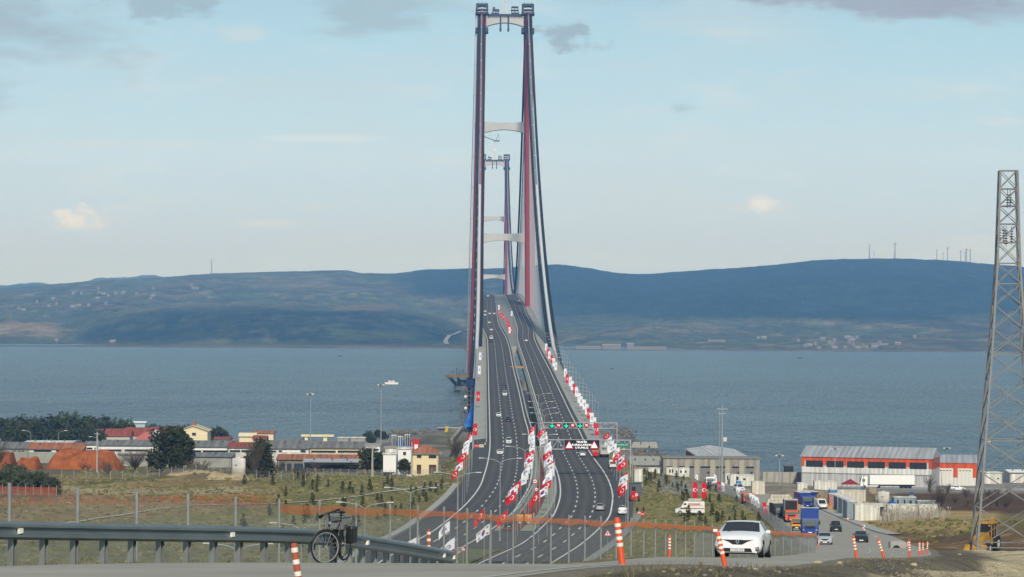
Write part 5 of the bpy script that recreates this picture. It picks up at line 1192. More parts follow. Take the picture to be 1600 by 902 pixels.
Y = Yrow(767.5, 531); vk = Kind(van('van', 'white van', CW)); vk.put((P(767.5,531,Y).x, Y, hz(Y)), 0, 'white high van at the bend of the bridge', 'cars on the motorway', rotx=math.atan(G0))
Y = Yrow(956.5, 732.5); a = hdir(ROf, Y); vk.put((P(956.5,732.5,Y).x+.2, Y+5, hz(Y)+.02), math.pi-a, 'white van driving away on right shoulder behind grey lorry', 'cars on the motorway')
Y = Yrow(945, 715); t = truck('lorry', 'pale grey box lorry stopped on right shoulder ahead of the white van', OFFW, mat('lorry grey', (.45,.44,.40), rough=.7), 7.5, 1.25, 2.8, 3.4); t.location = (P(945,715,Y).x, Y+7.5, hz(Y)); t.rotation_euler = (0,0,math.pi-hdir(ROf, Y))
q = MB(); q.box(-.9, 7.5, 2.1, .9, 7.53, 2.9); q.build('rear_window', DARKG, t)
Y = Yrow(931, 716); t = thing('arrow_trailer', 'orange roadworks trailer with red lamp board on right shoulder', 'trailer', (P(930.5,716,Y).x, Y, hz(Y)))
q = MB(); q.box(-1.0,-.1,1.6,1.0,.1,3.9); q.build('board', mat('faded orange board', (.40,.17,.06)), t); q = MB(); q.box(-.9,-.8,.4,.9,1.6,.7); q.build('chassis', BLACK, t); q = MB(); q.cyl((0,-.15,1.2),(0,-.05,1.2),.75,n=16); q.build('red_lamp', RED, t)
for s in (-1, 1): q = MB(); q.cyl((s*.9,.5,.32),(s*1.05,.5,.32),.32,n=14); q.build('wheel', RUBBER, t)
q = MB(); q.bar((0,0,.6),(0,0,1.8),.15); q.build('mast', STEEL, t)
# ambulance-like works van on the right
Y = 530; p = P(1032, 803, Y); ws = paint('works van white', (.76,.75,.72)); t = van('works_van', 'white works van with red trim and roof board parked on grass edge', ws, 5.9, 1.0, 2.55); t.location = (p.x+2.9, Y, max(ground(p.x, Y), P(1032,803,Y).z)); t.rotation_euler = (0,0,R(-90))
for s in (-1, 1):
    q = MB(); q.box(min(s*1.005,s*1.02), 1.0, 1.12, max(s*1.005,s*1.02), 5.8, 1.24); q.build('red_stripe', mat('dark red stripe', (.20,.03,.04)), t)
    q = MB(); q.box(min(s*1.005,s*1.02), 2.5, 1.75, max(s*1.005,s*1.02), 5.5, 1.80); q.box(min(s*1.005,s*1.02), 2.6, 1.95, max(s*1.005,s*1.02), 5.0, 2.22); q.build('red_print', mat('pale red print', (.55,.22,.20)), t)
q = MB(); q.box(-.12, 2.7, 2.6, .12, 5.3, 3.1); rb = q.build('roof_board', OFFW, t); q = MB(); q.box(-.4, 2.6, 2.54, .4, 5.4, 2.62); q.build('roof_rack', BLACK, t)
for k, tx in enumerate((3.2, 3.8, 4.4, 5.0)): q = MB(); q.box(-.135, tx-.15, 2.7, .135, tx+.15, 3.0); q.build('board_mark', mat('faded mark', (.45,.40,.33)), rb)
# booth, red machine
Yb = 600; p = GP(993, 760, Yb)
t = thing('site_booth', 'dark grey site booth with small window right of the shoulder', 'booth', (p.x, Yb, p.z-.2)); q = MB(); q.box(-1.4,-1,0,1.4,1.2,3.4); q.build('wall', mat('booth grey', (.10,.11,.12)), t); q = MB(); q.box(-1.6,-1.2,3.4,1.6,1.4,3.6); q.build('roof', DSTEEL, t); q = MB(); q.box(-.9,-1.06,1.6,-.1,-1,2.6); q.build('window', BLACK, t)
p = GP(991, 768, 585); t = thing('red_machine', 'red compact machine in front of dark booth', 'machine', (p.x, 585, p.z)); q = MB(); q.box(-.8,-.6,.5,.8,1.2,1.5); q.box(-.5,-.3,1.5,.5,.9,2.3); q.build('body', RED, t, bevel=.1); q = MB(); q.cyl((-.3,-.72,1.2),(-.3,-.6,1.2),.2,n=12); q.cyl((.3,-.72,1.2),(.3,-.6,1.2),.2,n=12); q.build('lamp', OB, t)
for s in (-1, 1): q = MB(); q.cyl((s*.8,.3,.55),(s*1.2,.3,.55),.55,n=14); q.build('wheel', RUBBER, t)
def cone(x, y, lab, Y=None):
    p = drop(x, y, 300) if Y is None else GP(x, y, Y); p = p or GP(x, y, 545); t = thing('traffic_cone', lab, 'traffic cone', p); q = MB(); q.lathe([(.28,0),(.28,.05),(.17,.06),(.04,.75),(0,.76)], 12); q.build('cone', OR, t); q = MB(); q.lathe([(.135,.28),(.14,.28),(.105,.48),(.10,.48)], 12); q.build('white_band', PW, t)
    return t
YEL = mat('hi-vis yellow', (.62,.75,.06), rough=.7, var=.05); NAVY = mat('dark clothes', (.02,.022,.03)); NV2 = mat('dark trousers', (.025,.025,.03))
for x, y, Yp, lab, top, pose, rz in ((972,801,None,'worker in hi-vis yellow vest standing behind parked white car',YEL,'stand',0),(995.5,804,545,'person in dark clothes standing left of a barrier',NAVY,'stand',.5),(1005.5,805,545,'person in dark clothes reaching out beside the works van',NAVY,'reach',-1.2),(758,699.5,None,'worker in yellow vest at end of the left walkway',YEL,'stand',0)):
    Y = Yp or Yrow(x, y); p = P(x, y, Y); o = person(lab, top, NV2, pose); o.location = (p.x, Y-(.8 if x == 972 else 0), hz(Y) if x != 995.5 and x != 1005.5 else max(ground(p.x,Y),0)); o.rotation_euler = (0,0,rz)
def barrier(x, y, Y, lab, c0, c1):
    p = GP(x, y, Y); t = thing('plastic_barrier', lab, 'barrier', p); q = MB(); q.prism([(-.5,0),(.5,0),(.42,.35),(.3,1.0),(-.3,1.0),(-.42,.35)], -.22, .22); q.build('shell', c0, t, bevel=.04); q = MB(); q.box(-.36,-.235,.4,.36,-.222,.62); q.build('stripe', c1, t); return t
barrier(998.5, 807, 540, 'white plastic barrier between two persons', OFFW, RED); barrier(1003.5, 807, 540, 'red plastic barrier left of the works van', RED, OFFW)
for k, (x, c) in enumerate(((743,RED),(746.5,RED),(750.5,OFFW),(754,OFFW))):
    Y = Yrow(x, 699); p = P(x, 699, Y); o = barrier(x, 699, Y, ('red' if c is RED else 'white')+' plastic barrier closing left walkway, '+('outer' if k in (0,3) else 'inner')+' one', c, OFFW); o.location = (p.x, Y, hz(Y)-.05)
for k, Y in enumerate(np.arange(402, 456, 4.2)):
    p = float(LIf(Y))+.9; q = MB(); q.prism([(-.4,0),(.4,0),(.18,.3),(.14,.85),(-.14,.85),(-.18,.3)], -1.9, 1.9); c = k % 2
    t = tag(q.build('road_barrier', RED if c else OFFW, None), f"{'red' if c else 'white'} plastic road barrier in a row along lower median, {ORD[k]} from below", 'barrier', 'barriers along the lower median'); t.location = (p, Y, hz(Y)); t.rotation_euler = (0,0,-hdir(LIf, float(Y)))
# ------------------------------------------------------------------ the side road traffic
def spot(x, y, Y): p = P(x, y, Y); return (p.x, Y, float(sz(min(Y, 800)))+.01)
def sdir(Y): return math.atan((float(sideL(Y+4)+sideR(Y+4))-float(sideL(Y-4)+sideR(Y-4)))/16)
def srx(Y): return math.atan(float(sz(Y+2)-sz(Y-2))/4)
wc = car('car', 'white hatchback with diamond badge coming round the bend by the wire fence', paint('near car white', (.86,.86,.85)), 'hatch', fine=True)
wc.location = spot(1152, 868, 103.5); wc.rotation_euler = (srx(103), 0, -sdir(104)+.01); wc.scale = (1.05,.94,1.0)
getk('hatch','silver').put(spot(1289, 852, 317), -sdir(317), 'silver grey car on side road at end of orange topped fence', 'cars on the side road', rotx=srx(317))
getk('hatch','black').put(spot(1346, 851, 334), -sdir(334), 'black hatchback nearest the row of orange posts on side road', 'cars on the side road', rotx=srx(334))
getk('suv','black').put(spot(1307, 832.5, 425), -sdir(425), 'black off-roader following behind the blue truck on side road', 'cars on the side road', rotx=srx(425), scale=.97)
TB = paint('truck blue', (.015,.05,.25), .4); TD = mat('truck dark', (.05,.055,.06)); TO = mat('truck orange', (.62,.10,.02), rough=.5)
def putt(t, x, y, Y, rz=0): t.location = spot(x, y, Y); t.rotation_euler = (srx(Y), 0, -sdir(Y)+rz)
putt(truck('truck', 'blue box truck coming up the side road', TB, TB, 8, 1.24, 2.6, 4.0), 1266, 833, 372)
putt(truck('truck', 'dark grey truck behind fence on side road', TD, TD, 8, 1.2, 2.7, 3.3), 1221, 806, 500, .1)
t = truck('truck', 'orange cabbed truck with open dark box on side road', TO, mat('box grey', (.22,.20,.19)), 9, 1.25, 2.2, 4.2); putt(t, 1237, 808, 490)
q = MB(); q.box(-1.1, 2.06, 2.35, 1.1, 2.098, 4.0); q.build('open_front', BLACK, t); q = MB(); q.box(1.1, 2.05, 1.0, 1.25, 2.098, 4.2); q.build('orange_edge', TO, t)
putt(truck('truck', 'small orange crane carrier between blue truck and fence', OB, OB, 5.5, .9, 2.0, 2.3, 'dump'), 1245, 819, 430)
putt(truck('truck', 'orange tipper truck on side road beside white feather banners', TO, TO, 8, 1.25, 2.6, 3.3, 'dump'), 1170, 780, 600)
putt(truck('truck', 'white tipper truck in front of the concrete barn', paint('truck white', (.75,.75,.73)), OFFW, 8, 1.25, 2.7, 3.1, 'dump'), 1110, 757, 770)
p = GP(1160, 764, 720); getk('suv','white').put((p.x, 720, p.z), .3, 'white car parked beside the blue box by small cabins', 'parked cars')
p = GP(1045, 744, 760); getk('hatch','silver').put((p.x, 760, p.z), 1.2, 'silver car parked left of the two storey cabin', 'parked cars')
p = GP(1509, 767, 805); getk('sedan','white').put((p.x, 805, p.z), R(90), 'white saloon on yard road in front of second orange shed', 'parked cars')
for x, y, Y, m, lab in ((1262,775,580,TB,'blue truck in crowded yard, nearest the white cabin'),(1275,775,585,paint('truck deep blue', (.012,.03,.15)),'deep blue truck in crowded yard beside the white van')):
    p = GP(x, y, Y); t = truck('truck', lab, m, m, 7, 1.2, 2.7, 3.3); t.location = p; t.rotation_euler = (0,0,.15)
p = GP(1287, 776, 570); vk.put((p.x, 570, p.z), .1, 'white van in the crowded yard beside yellow digger', 'parked cars')
# articulated lorry before the warehouse
p = GP(1344, 762, 826); t = thing('articulated_lorry', 'white articulated lorry with long trailer parked along the warehouse', 'lorry', (p.x, 826, p.z+.1))
q = MB(); q.prism([(0,.6),(0,1.6),(.15,2.6),(.5,3.7),(2.2,3.75),(2.2,.6)], -1.2, 1.2); q.build('cab', WHITE, t, bevel=.08); q = MB(); q.box(.55,-1.24,2.1,1.4,-1.19,2.9); q.box(.03,-.9,2.1,.2,.9,3.0); q.build('window', DARKG, t)
q = MB(); q.box(2.9,-1.25,1.2,17.0,1.25,4.1); q.build('trailer', WHITE, t, bevel=.04); q = MB(); q.box(2.2,-1.0,.75,17,1.0,1.15); q.build('chassis', BLACK, t); q = MB(); q.box(2.3,-1.26,.55,5.6,-1.1,1.0); q.build('side_skirt', OFFW, t)
for x in (1.2, 5.8, 13.0, 14.3, 15.6):
    for s in (-1, 1): q = MB(); q.cyl((x,s*.95,.5),(x,s*1.25,.5),.5,n=16); q.build('wheel', RUBBER, t)
# ------------------------------------------------------------------ guard rail
RAILM = mat('guard rail zinc', (.20,.24,.25), rough=.42, metal=.55, var=.12, scale=1.2); POSTM = mat('guard post zinc', (.28,.30,.29), rough=.5, metal=.4, var=.15)
rp = [P(-70,811.5,44.2), P(0,814,46), P(240,819.5,50), P(420,823.5,53.4), P(480,826,54.6), P(540,831,56), P(620,844,59.5), P(708,860.5,65)]
gr = thing('guard_rail', 'long galvanised guard rail sloping down to the ground at its right end', 'guard rail', (0,0,0))
sec = [(-.012,0),(.02,.02),(.06,.045),(.06,.085),(.0,.125),(.0,.185),(.06,.225),(.06,.265),(.02,.29),(-.012,.31)]
path = []
for a, b in zip(rp[:-1], rp[1:]):
    n = max(2, int((b-a).length/.5)); path += [a.lerp(b, k/n) for k in range(n)]
path.append(rp[-1]); rows_ = []
for k, p in enumerate(path):
    d = (path[min(k+1,len(path)-1)]-path[max(k-1,0)]).normalized(); s = Vector((d.y,-d.x,0)).normalized()
    rows_.append([p+s*o-Vector((0,0,h)) for o, h in sec])
q = MB(); m_ = len(sec)
for r_ in rows_: q.v += [tuple(v) for v in r_]
for k in range(len(rows_)-1):
    for j in range(m_-1): q.f.append((k*m_+j, (k+1)*m_+j, (k+1)*m_+j+1, k*m_+j+1)); q.m.append(0)
o = q.build('rail_beam', RAILM, gr, smooth=True); md = o.modifiers.new('thick', 'SOLIDIFY'); md.thickness = .006; md = o.modifiers.new('edge', 'EDGE_SPLIT'); md.split_angle = R(35)
dist, nxt = 0, .6; cum = [0]
for a, b in zip(path[:-1], path[1:]): cum.append(cum[-1]+(b-a).length)
def along(s): k = int(np.searchsorted(cum, s))-1; k = max(0, min(k, len(path)-2)); return path[k].lerp(path[k+1], (s-cum[k])/(cum[k+1]-cum[k])), (path[k+1]-path[k]).normalized()
while nxt < cum[-1]-.3:
    p, d = along(nxt); s = Vector((d.y,-d.x,0)).normalized(); t_ = Vector((d.x,d.y,0)).normalized(); zb = min(ground(p.x-s.x*.1, p.y-s.y*.1)-.3, p.z-.4); q = MB()
    for off, w0, w1 in ((-.02,-.07,.07),):
        c = p-s*.10
        def cor(u, v, z): w = c+t_*u+s*v; return (w.x, w.y, z)
        zt = p.z-.03
        for u0, u1, v0, v1 in ((-.055,-.043,-.06,.06),(.043,.055,-.06,.06),(-.043,.043,-.06,-.045)):
            q.hexa([cor(u0,v0,zb),cor(u1,v0,zb),cor(u1,v1,zb),cor(u0,v1,zb),cor(u0,v0,zt),cor(u1,v0,zt),cor(u1,v1,zt),cor(u0,v1,zt)])
    q.build('post', POSTM, gr); nxt += .885
for s_ in (2.4, 9.0, 14.7, 21.5, 27.3):
    p, d = along(min(s_, cum[-1]-.1)); s = Vector((d.y,-d.x,0)).normalized(); c = p+s*.05-Vector((0,0,.155)); q = MB(); q.box(-.045,-.03,-.045,.045,.03,.045); o = q.build('reflector', PW, gr); o.location = c; o.rotation_euler = (0,0,math.atan2(d.y,d.x))
# ------------------------------------------------------------------ wire fence with the orange net
fx = [-60,17,123,215,295,369,437,500,557,610,653,694,730,767,802,834,861,889,914,939,963,986,1006,1024,1040,1056,1071,1085,1099,1113,1127,1141,1155,1169,1183,1197,1211,1224,1237,1250,1263,1275]
fYf = interp([-60,17,500,653,861,1000,1100,1200,1275],[56.5,59,82,94,108,120,138,163,190]); fyt = interp([-60,17,123,215,295,500,653,861,1000,1100,1275],[750,754,762,768,772,782,789,803,810,817.5,831])
fn_ = thing('wire_fence', 'wire mesh fence on round posts along the road with an orange plastic net on top', 'fence', (0,0,0))
tops = [P(x, float(fyt(x)), float(fYf(x))) for x in fx]
FPOST = mat('fence post zinc', (.30,.31,.30), rough=.5, metal=.2)
for k, p in enumerate(tops):
    h = 2.0-.35*min(1, max(0, (p.y-60)/130)); zb = min(p.z-h-.1, ground(p.x, p.y)-.1); q = MB(); q.cyl((p.x,p.y,zb),(p.x,p.y,p.z),.042 if p.y < 75 else .038,n=8); q.build('post', FPOST, fn_)
def netstrip(T, d0, d1, m, name, parent, off=0):
    q = MB(); q.uv = []; u = 0
    for k in range(len(T)):
        if k: u += (T[k]-T[k-1]).length
        for d in (d0, d1):
            d = d if not callable(d) else d(k)
            q.v.append((T[k].x+off, T[k].y-off, T[k].z-d)); q.uv.append((u, d))
    for k in range(len(T)-1): q.f.append((2*k, 2*k+1, 2*k+3, 2*k+2)); q.m.append(0)
    return q.build(name, m, parent)
ks = [k for k, x in enumerate(fx) if x >= 1085]; netstrip(tops[:ks[0]+1], .15, 1.95, netmat('chain link', (.33,.34,.32), .07, .24), 'wire_mesh', fn_); netstrip(tops[ks[0]:], .15, 1.75, netmat('chain link seen edgeways', (.36,.37,.35), .07, .62), 'wire_mesh', fn_)
dense = [p for x, p in zip(fx, tops) if x >= 430]
fine_ = []
for a, b in zip(dense[:-1], dense[1:]): fine_ += [a.lerp(b, k/4) for k in range(4)]
fine_.append(dense[-1]); rr = random.Random(3)
sag = [rr.uniform(-.03,.05) for _ in fine_]
for a_, b_, so_ in ((0, 56, .50), (56, len(fine_), .74)):
    netstrip(fine_[a_:b_+1], lambda k: .16+sag[a_+k], lambda k: .16+sag[a_+k]*.6+.23+.05*math.sin((a_+k)*.9), netmat('orange net %d' % a_, (.85,.21,.03), .06, so_), 'orange_net', fn_, off=.06)
# grey fence down the side road
fn2 = thing('wire_fence', 'grey wire mesh fence down left side of side road beside trucks', 'fence', (0,0,0)); T = []
for Y in np.arange(300, 770, 6.5):
    X = float(sideL(Y))-1.8; z = ground(X, Y); T.append(Vector((X, Y, z+2.3))); q = MB(); q.cyl((X,Y,z-.2),(X,Y,z+2.35),.05,n=6); q.build('post', FPOST, fn2)
netstrip(T, .05, 2.25, netmat('dense mesh', (.27,.29,.28), .08, .42), 'wire_mesh', fn2)
# fences out on the field
fn3 = thing('wire_fence', 'low field fence of thin pale posts below the dark tree', 'fence', (0,0,0)); T = []
for x in range(98, 480, 19):
    p = GP(x, 750, 640); z = p.z; T.append(Vector((p.x, 640, z+2.0))); q = MB(); q.cyl((p.x,640,z-.2),(p.x,640,z+2.1),.06,n=6); q.build('post', CONC, fn3)
netstrip(T, .1, 1.9, netmat('thin field wire', (.22,.22,.2), .15, .10), 'wire_mesh', fn3)
fn4 = thing('wire_fence', 'thin post fence with red brown net before olive bushes', 'fence', (0,0,0)); T = []
for x in range(-30, 96, 12):
    p = GP(x, 770, 545); T.append(Vector((p.x, 545, p.z+1.9))); q = MB(); q.cyl((p.x,545,p.z-.2),(p.x,545,p.z+2.3),.05,n=6); q.build('post', CONC, fn4)
netstrip(T, .1, 1.75, netmat('red brown net', (.32,.07,.03), .08, .60), 'red_net', fn4)
fn5 = thing('wire_fence', 'pale wire fence along edge of factory yard', 'fence', (0,0,0)); T = []
for x in range(480, 700, 13):
    p = GP(x, 745, 715); T.append(Vector((p.x, 715, p.z+2.0))); q = MB(); q.cyl((p.x,715,p.z-.2),(p.x,715,p.z+2.1),.06,n=6); q.build('post', CONC, fn5)
netstrip(T, .1, 1.9, netmat('yard wire', (.26,.26,.25), .12, .22), 'wire_mesh', fn5)
# ------------------------------------------------------------------ orange posts
def dpost(x, yb, Y, lab, tilt=0, sc=1, z=None, kind=DK):
    p = P(x, yb, Y); o = kind.put((p.x, Y, ground(p.x, Y) if z is None else z), 0, lab, 'orange delineator posts', scale=sc); o.rotation_euler = (0, R(tilt), 0); return o
dpost(972.5, 908, 54, 'big orange post with four white bands at the road edge, leaning left', -7)
dpost(1134, 895, 72, 'orange post leaning in front of the white hatchback', -13, 1.03)
dpost(1046, 868, 114, 'upright orange post with white bands before the wire fence', 0, .98)
dpost(1339, 880, 111, 'leaning orange post in front of the black hatchback', -9, 1.0)
dpost(1382, 876, 121, 'steeply leaning orange post right of black hatchback', -17, .98)
dpost(1422, 872.5, 142, 'nearly upright orange post before the broken pipe', -3, .98)
dpost(1437, 870.5, 158, 'leftmost of three orange posts close together', 0, .92)
dpost(1442, 868.5, 175, 'middle of three orange posts close together', 2, .88)
dpost(1449, 868, 185, 'rightmost of three orange posts close together', 2, .9)
dpost(1418, 867, 235, 'small red post left of the pipe end beyond the road', 0, .7)
dpost(1278, 862, 240, 'small orange post at end of the orange topped fence', 6, .9)
sp = Kind(striped()); o = sp.put((P(468,920,29).x, 29, P(463,846,29).z-.465), 0, 'faded red and white striped post in front of guard rail', 'striped posts', scale=.75); o.rotation_euler = (0, R(-8), 0)
o = sp.put((P(670,880,76).x, 76, P(670,826,76).z-.68), 0, 'faded red and white striped post behind guard rail end', 'striped posts', scale=1.1)
# red and white board lying at the bottom edge
p = GP(1275, 902, 46); t = thing('marker_board', 'red and white marker board lying on gravel at road side', 'marker board', (p.x, 46, p.z+.07)); t.rotation_euler = (R(8),R(8),R(-20)); q = MB(); q.box(-.32,-.08,0,.32,.08,.06); b_ = q.build('board', RED, t)
for x in (-.15,.05,.25): q = MB(); q.hexa([(x,-.085,-.005),(x+.1,-.085,-.005),(x+.1,.085,-.005),(x,.085,-.005),(x-.05,-.085,.065),(x+.05,-.085,.065),(x+.05,.085,.065),(x-.05,.085,.065)]); q.build('white_stripe', PW, b_)
# ------------------------------------------------------------------ bicycle
bk = thing('bicycle', 'black touring bicycle with grey top box leaning at the guard rail', 'bicycle', (0,0,0))
BM = mat('bicycle black', (.015,.015,.016), rough=.4); BXM = mat('top box grey', (.17,.18,.18), rough=.5, var=.1); TY = RUBBER
YB = 53.6; fr = P(508, 881, YB); fz = ground(fr.x, YB)
bk.location = (fr.x, YB, fz); bk.rotation_euler = (0, R(2), 0)
def wheelset(c, ax, name):
    ax = Vector(ax).normalized(); u = Vector((0,0,1)); v = ax.cross(u).normalized(); rad = .328
    def ring(q, r_, w, n=32):
        
        i0 = len(q.v)
        for k in range(n):
            a = 2*math.pi*k/n; e = u*math.sin(a)+v*math.cos(a)
            for j in range(6): b_ = 2*math.pi*j/6; q.v.append(tuple(c+e*(r_+w*math.cos(b_))+ax*w*math.sin(b_)))
        for k in range(n):
            for j in range(6): k2, j2 = (k+1) % n, (j+1) % 6; q.f.append((i0+k*6+j, i0+k2*6+j, i0+k2*6+j2, i0+k*6+j2)); q.m.append(0)
    q = MB(); ring(q, rad, .021); w = q.build(name, TY, bk, smooth=True)
    q = MB(); ring(q, rad-.028, .012); q.build('rim', STEEL, w)
    q = MB()
    for k in range(16): a = 2*math.pi*k/16; q.cyl(tuple(c+ax*.03*(1 if k % 2 else -1)), tuple(c+u*(rad-.03)*math.sin(a)+v*(rad-.03)*math.cos(a)), .0025, n=4)
    q.cyl(tuple(c-ax*.05), tuple(c+ax*.05), .025, n=8); q.build('spokes', STEEL, w)
    q = MB(); pts = [c+u*(rad+.03)*math.sin(a)+v*(rad+.03)*math.cos(a) for a in np.linspace(.2,2.9,16)]; q.tube([tuple(p) for p in pts], .016, 6); q.build('mudguard', BM, w)
fw = Vector((0,0,.361)); hd = Vector((.31,.93,0)).normalized(); rw = fw+hd*1.05           # frame runs away from us to the right
wheelset(fw, (.56,-.83,0), 'front_wheel'); wheelset(rw, (hd.y,-hd.x,0), 'rear_wheel')
bb = fw+hd*.60+Vector((0,0,-.06)); st = fw+hd*.80+Vector((0,0,.50)); ht = fw+hd*.17+Vector((0,0,.50)); hb = fw+hd*.12+Vector((0,0,.36))
q = MB()
for a, b_, r_ in ((ht,st,.018),(hb,bb,.021),(bb,st,.018),(bb,rw,.012),(st,rw,.010),(hb,ht,.022)): q.cyl(tuple(a), tuple(b_), r_, n=8)
q.build('frame', BM, bk)
q = MB(); sdv = Vector((.95,.30,0)).normalized()
for s in (-1, 1): q.tube([tuple(fw+sdv*.05*s), tuple(hb+sdv*.05*s-Vector((0,0,.04))), tuple(hb)], .014, 6)
q.build('fork', BM, bk)
hbx = ht+Vector((-.02,-.04,.19)); q = MB(); q.cyl(tuple(ht), tuple(hbx), .015, n=8); bars = Vector((.60,-.50,.26))
q.tube([tuple(hbx-bars*.33-Vector((0,0,.03))), tuple(hbx-bars*.12), tuple(hbx), tuple(hbx+bars*.12), tuple(hbx+bars*.33+Vector((0,0,-.01)))], .013, 6); q.build('handlebar', BM, bk)
for s in (-1, 1):
    q = MB(); e = hbx+bars*.34*s; q.cyl(tuple(e-bars*.12*s), tuple(e+bars*.03*s), .022, n=8); q.build('grip', RUBBER, bk)
    q = MB(); e2 = hbx+bars*.2*s; q.tube([tuple(e2), tuple(e2+Vector((0,-.06,-.03))), tuple(e2+bars*.12*s+Vector((0,-.07,-.05)))], .009, 5); q.build('brake_lever', BM, bk)
q = MB(); q.tube([tuple(hbx), tuple(hbx+Vector((-.08,-.05,-.12))), tuple(fw+Vector((-.05,0,.2)))], .005, 5); q.build('brake_cable', BM, bk)
q = MB(); q.cyl(tuple(st), tuple(st+Vector((0,0,.14))), .014, n=8); q.blob(st+Vector((0,0,.17))+hd*.02, (.08,.13,.035), 10, 0); q.build('saddle', BM, bk)
q = MB(); rk = rw+Vector((0,0,.40))
for s in (-1, 1):
    sv_ = Vector((hd.y,-hd.x,0))*.07*s; q.cyl(tuple(rw+sv_), tuple(rk+sv_), .007, n=5); q.cyl(tuple(rk+sv_-hd*.22), tuple(rk+sv_+hd*.22), .007, n=5)
q.build('rear_rack', BM, bk)
bx = MB(); bx.box(-.20,-.16,0,.20,.18,.24); o = bx.build('top_box', BXM, bk, bevel=.02); o.location = rk+Vector((-.15,0,-.10)); o.rotation_euler = (0,0,R(-30))
l_ = MB(); l_.box(-.21,-.17,.245,.21,.19,.30); l = l_.build('lid', BXM, o, bevel=.02); q = MB(); q.box(-.10,-.185,.16,.10,-.165,.27); q.build('latch', DSTEEL, o); q = MB(); q.box(.203,-.1,.05,.21,.12,.22); q.build('side_label', mat('label grey', (.2,.2,.2)), o)
for s in (-1, 1):
    q = MB(); q.box(-.16,-.08,0,.16,.08,.36); o = q.build('pannier', BM, bk, bevel=.04); o.location = rw+Vector((hd.y,-hd.x,0))*.15*s+Vector((0,0,.02)); o.rotation_euler = (0,0,math.atan2(hd.y,hd.x))
q = MB(); q.blob(hb+Vector((.03,-.07,.13)), (.035,.03,.035), 8, 0); q.build('lamp', LAMPG, bk)
q = MB(); cr = Vector((hd.y,-hd.x,0)); q.cyl(tuple(bb+cr*.07), tuple(bb+cr*.08), .09, n=16); q.bar(tuple(bb+cr*.09), tuple(bb+cr*.09+Vector((.02,0,-.16))), .02); q.box(*(tuple(bb+cr*.09+Vector((-.03,-.05,-.18)))+tuple(bb+cr*.09+Vector((.07,.05,-.15))))); q.build('crank', BM, bk)
# ------------------------------------------------------------------ rocks and rubble
rm = mat('limestone', (.40,.34,.22), rough=.95, var=.25, scale=3, bump=.5)
for k, (x, y, w, lab) in enumerate([(1277,882,.34,'largest pale boulder on the gravel verge'),(1312,881,.22,'pale rock right of the largest boulder on verge'),(1412,866,.25,'pale rock at the foot of leaning orange posts'),(1428,884,.3,'pale rock on edge of the tan rubble bank'),(207,887,.10,'small pale stone below guard rail'),(35,888,.10,'leftmost small pale stone below guard rail'),(54,888,.08,'smaller stone beside the leftmost stone'),(312,886,.09,'flat stone between guard rail posts'),(445,884,.09,'small stone left of bicycle under rail'),(1395,868,.25,'grey stone left of the nearly upright post'),(1368,840,.7,'pale boulder at inner edge of the bend'),(1560,884,.45,'pale rock by the pylon leg'),(1500,868,.3,'rock on the dark bank left of pylon'),(1110,892,.08,'small stone near the leaning orange post'),(1180,890,.09,'small stone on the gravel verge')]):
    p = drop(x, y); w = w*.5
    if not p: continue
    q = MB(); q.blob((0,0,w*.2), (w,w*.8,w*.55), 9, .18, seed=k); tag(q.build('rock', rm, None, smooth=False, loc=p), lab, 'rock', 'loose rocks')
q = MB(); rr = random.Random(11)
for k in range(900):
    Y = rr.uniform(38, 120)**1.0; off = rr.uniform(.15, 6.5); X = float(sideR(Y))+off; w = rr.uniform(.012,.045)*(1+1.3*(off > 3.2)); q.blob((X, Y, ground(X, Y)+w*.2), (w,w*.8,w*.6), 5, .25, seed=k)
for k in range(260):
    Y = rr.uniform(42, 64); X = float(sideL(Y))-rr.uniform(.1,1.0); w = rr.uniform(.012,.04); q.blob((X, Y, ground(X, Y)+w*.2), (w,w*.8,w*.6), 5, .25, seed=k)
struct(q.build('gravel', mat('verge stones', (.26,.235,.18), rough=.95, var=.35, scale=2)), 'stuff')
q = MB()
for k in range(1100):
    Y = rr.uniform(26, 130); off = abs(rr.gauss(0, 2.5))+.4; X = float(sideR(Y))+off if rr.random() < .6 else float(sideL(Y))-abs(rr.gauss(0,.8))-.5
    z = ground(X, Y); h = rr.uniform(.03,.16); a = rr.uniform(0,3.14); dx, dy = math.cos(a)*.012, math.sin(a)*.012
    for j in range(3): lx, ly = rr.gauss(0,.05), rr.gauss(0,.05); q.quad((X-dx+lx,Y-dy+ly,z-.01),(X+dx+lx,Y+dy+ly,z-.01),(X+lx*2,Y+ly*2,z+h))
struct(q.build('dry_grass', mat('dry grass blades', (.15,.13,.065), rough=1, var=.3)), 'stuff')
# culvert pipe beyond the bend
p = P(1404, 862, 250); t = thing('concrete_pipe', 'broken pale concrete culvert with round dark mouth beyond the bend', 'pipe', (p.x, 250, ground(p.x,250)-.1)); q = MB(); n = 14
t.scale = (.5,.5,.5); out = [(-1.5,-1),(-1.5,1.35),(-1.2,1.5),(1.2,1.5),(1.5,1.3),(1.5,-1)]; q.prism(out, .1, 2.5); q.build('headwall', CONC, t, bevel=.05); q = MB(); q.prism([(-.35+.75*math.cos(math.pi*k/n), .05+.75*math.sin(math.pi*k/n)) for k in range(n+1)], -.02, .099); q.build('pipe_mouth', BLACK, t)

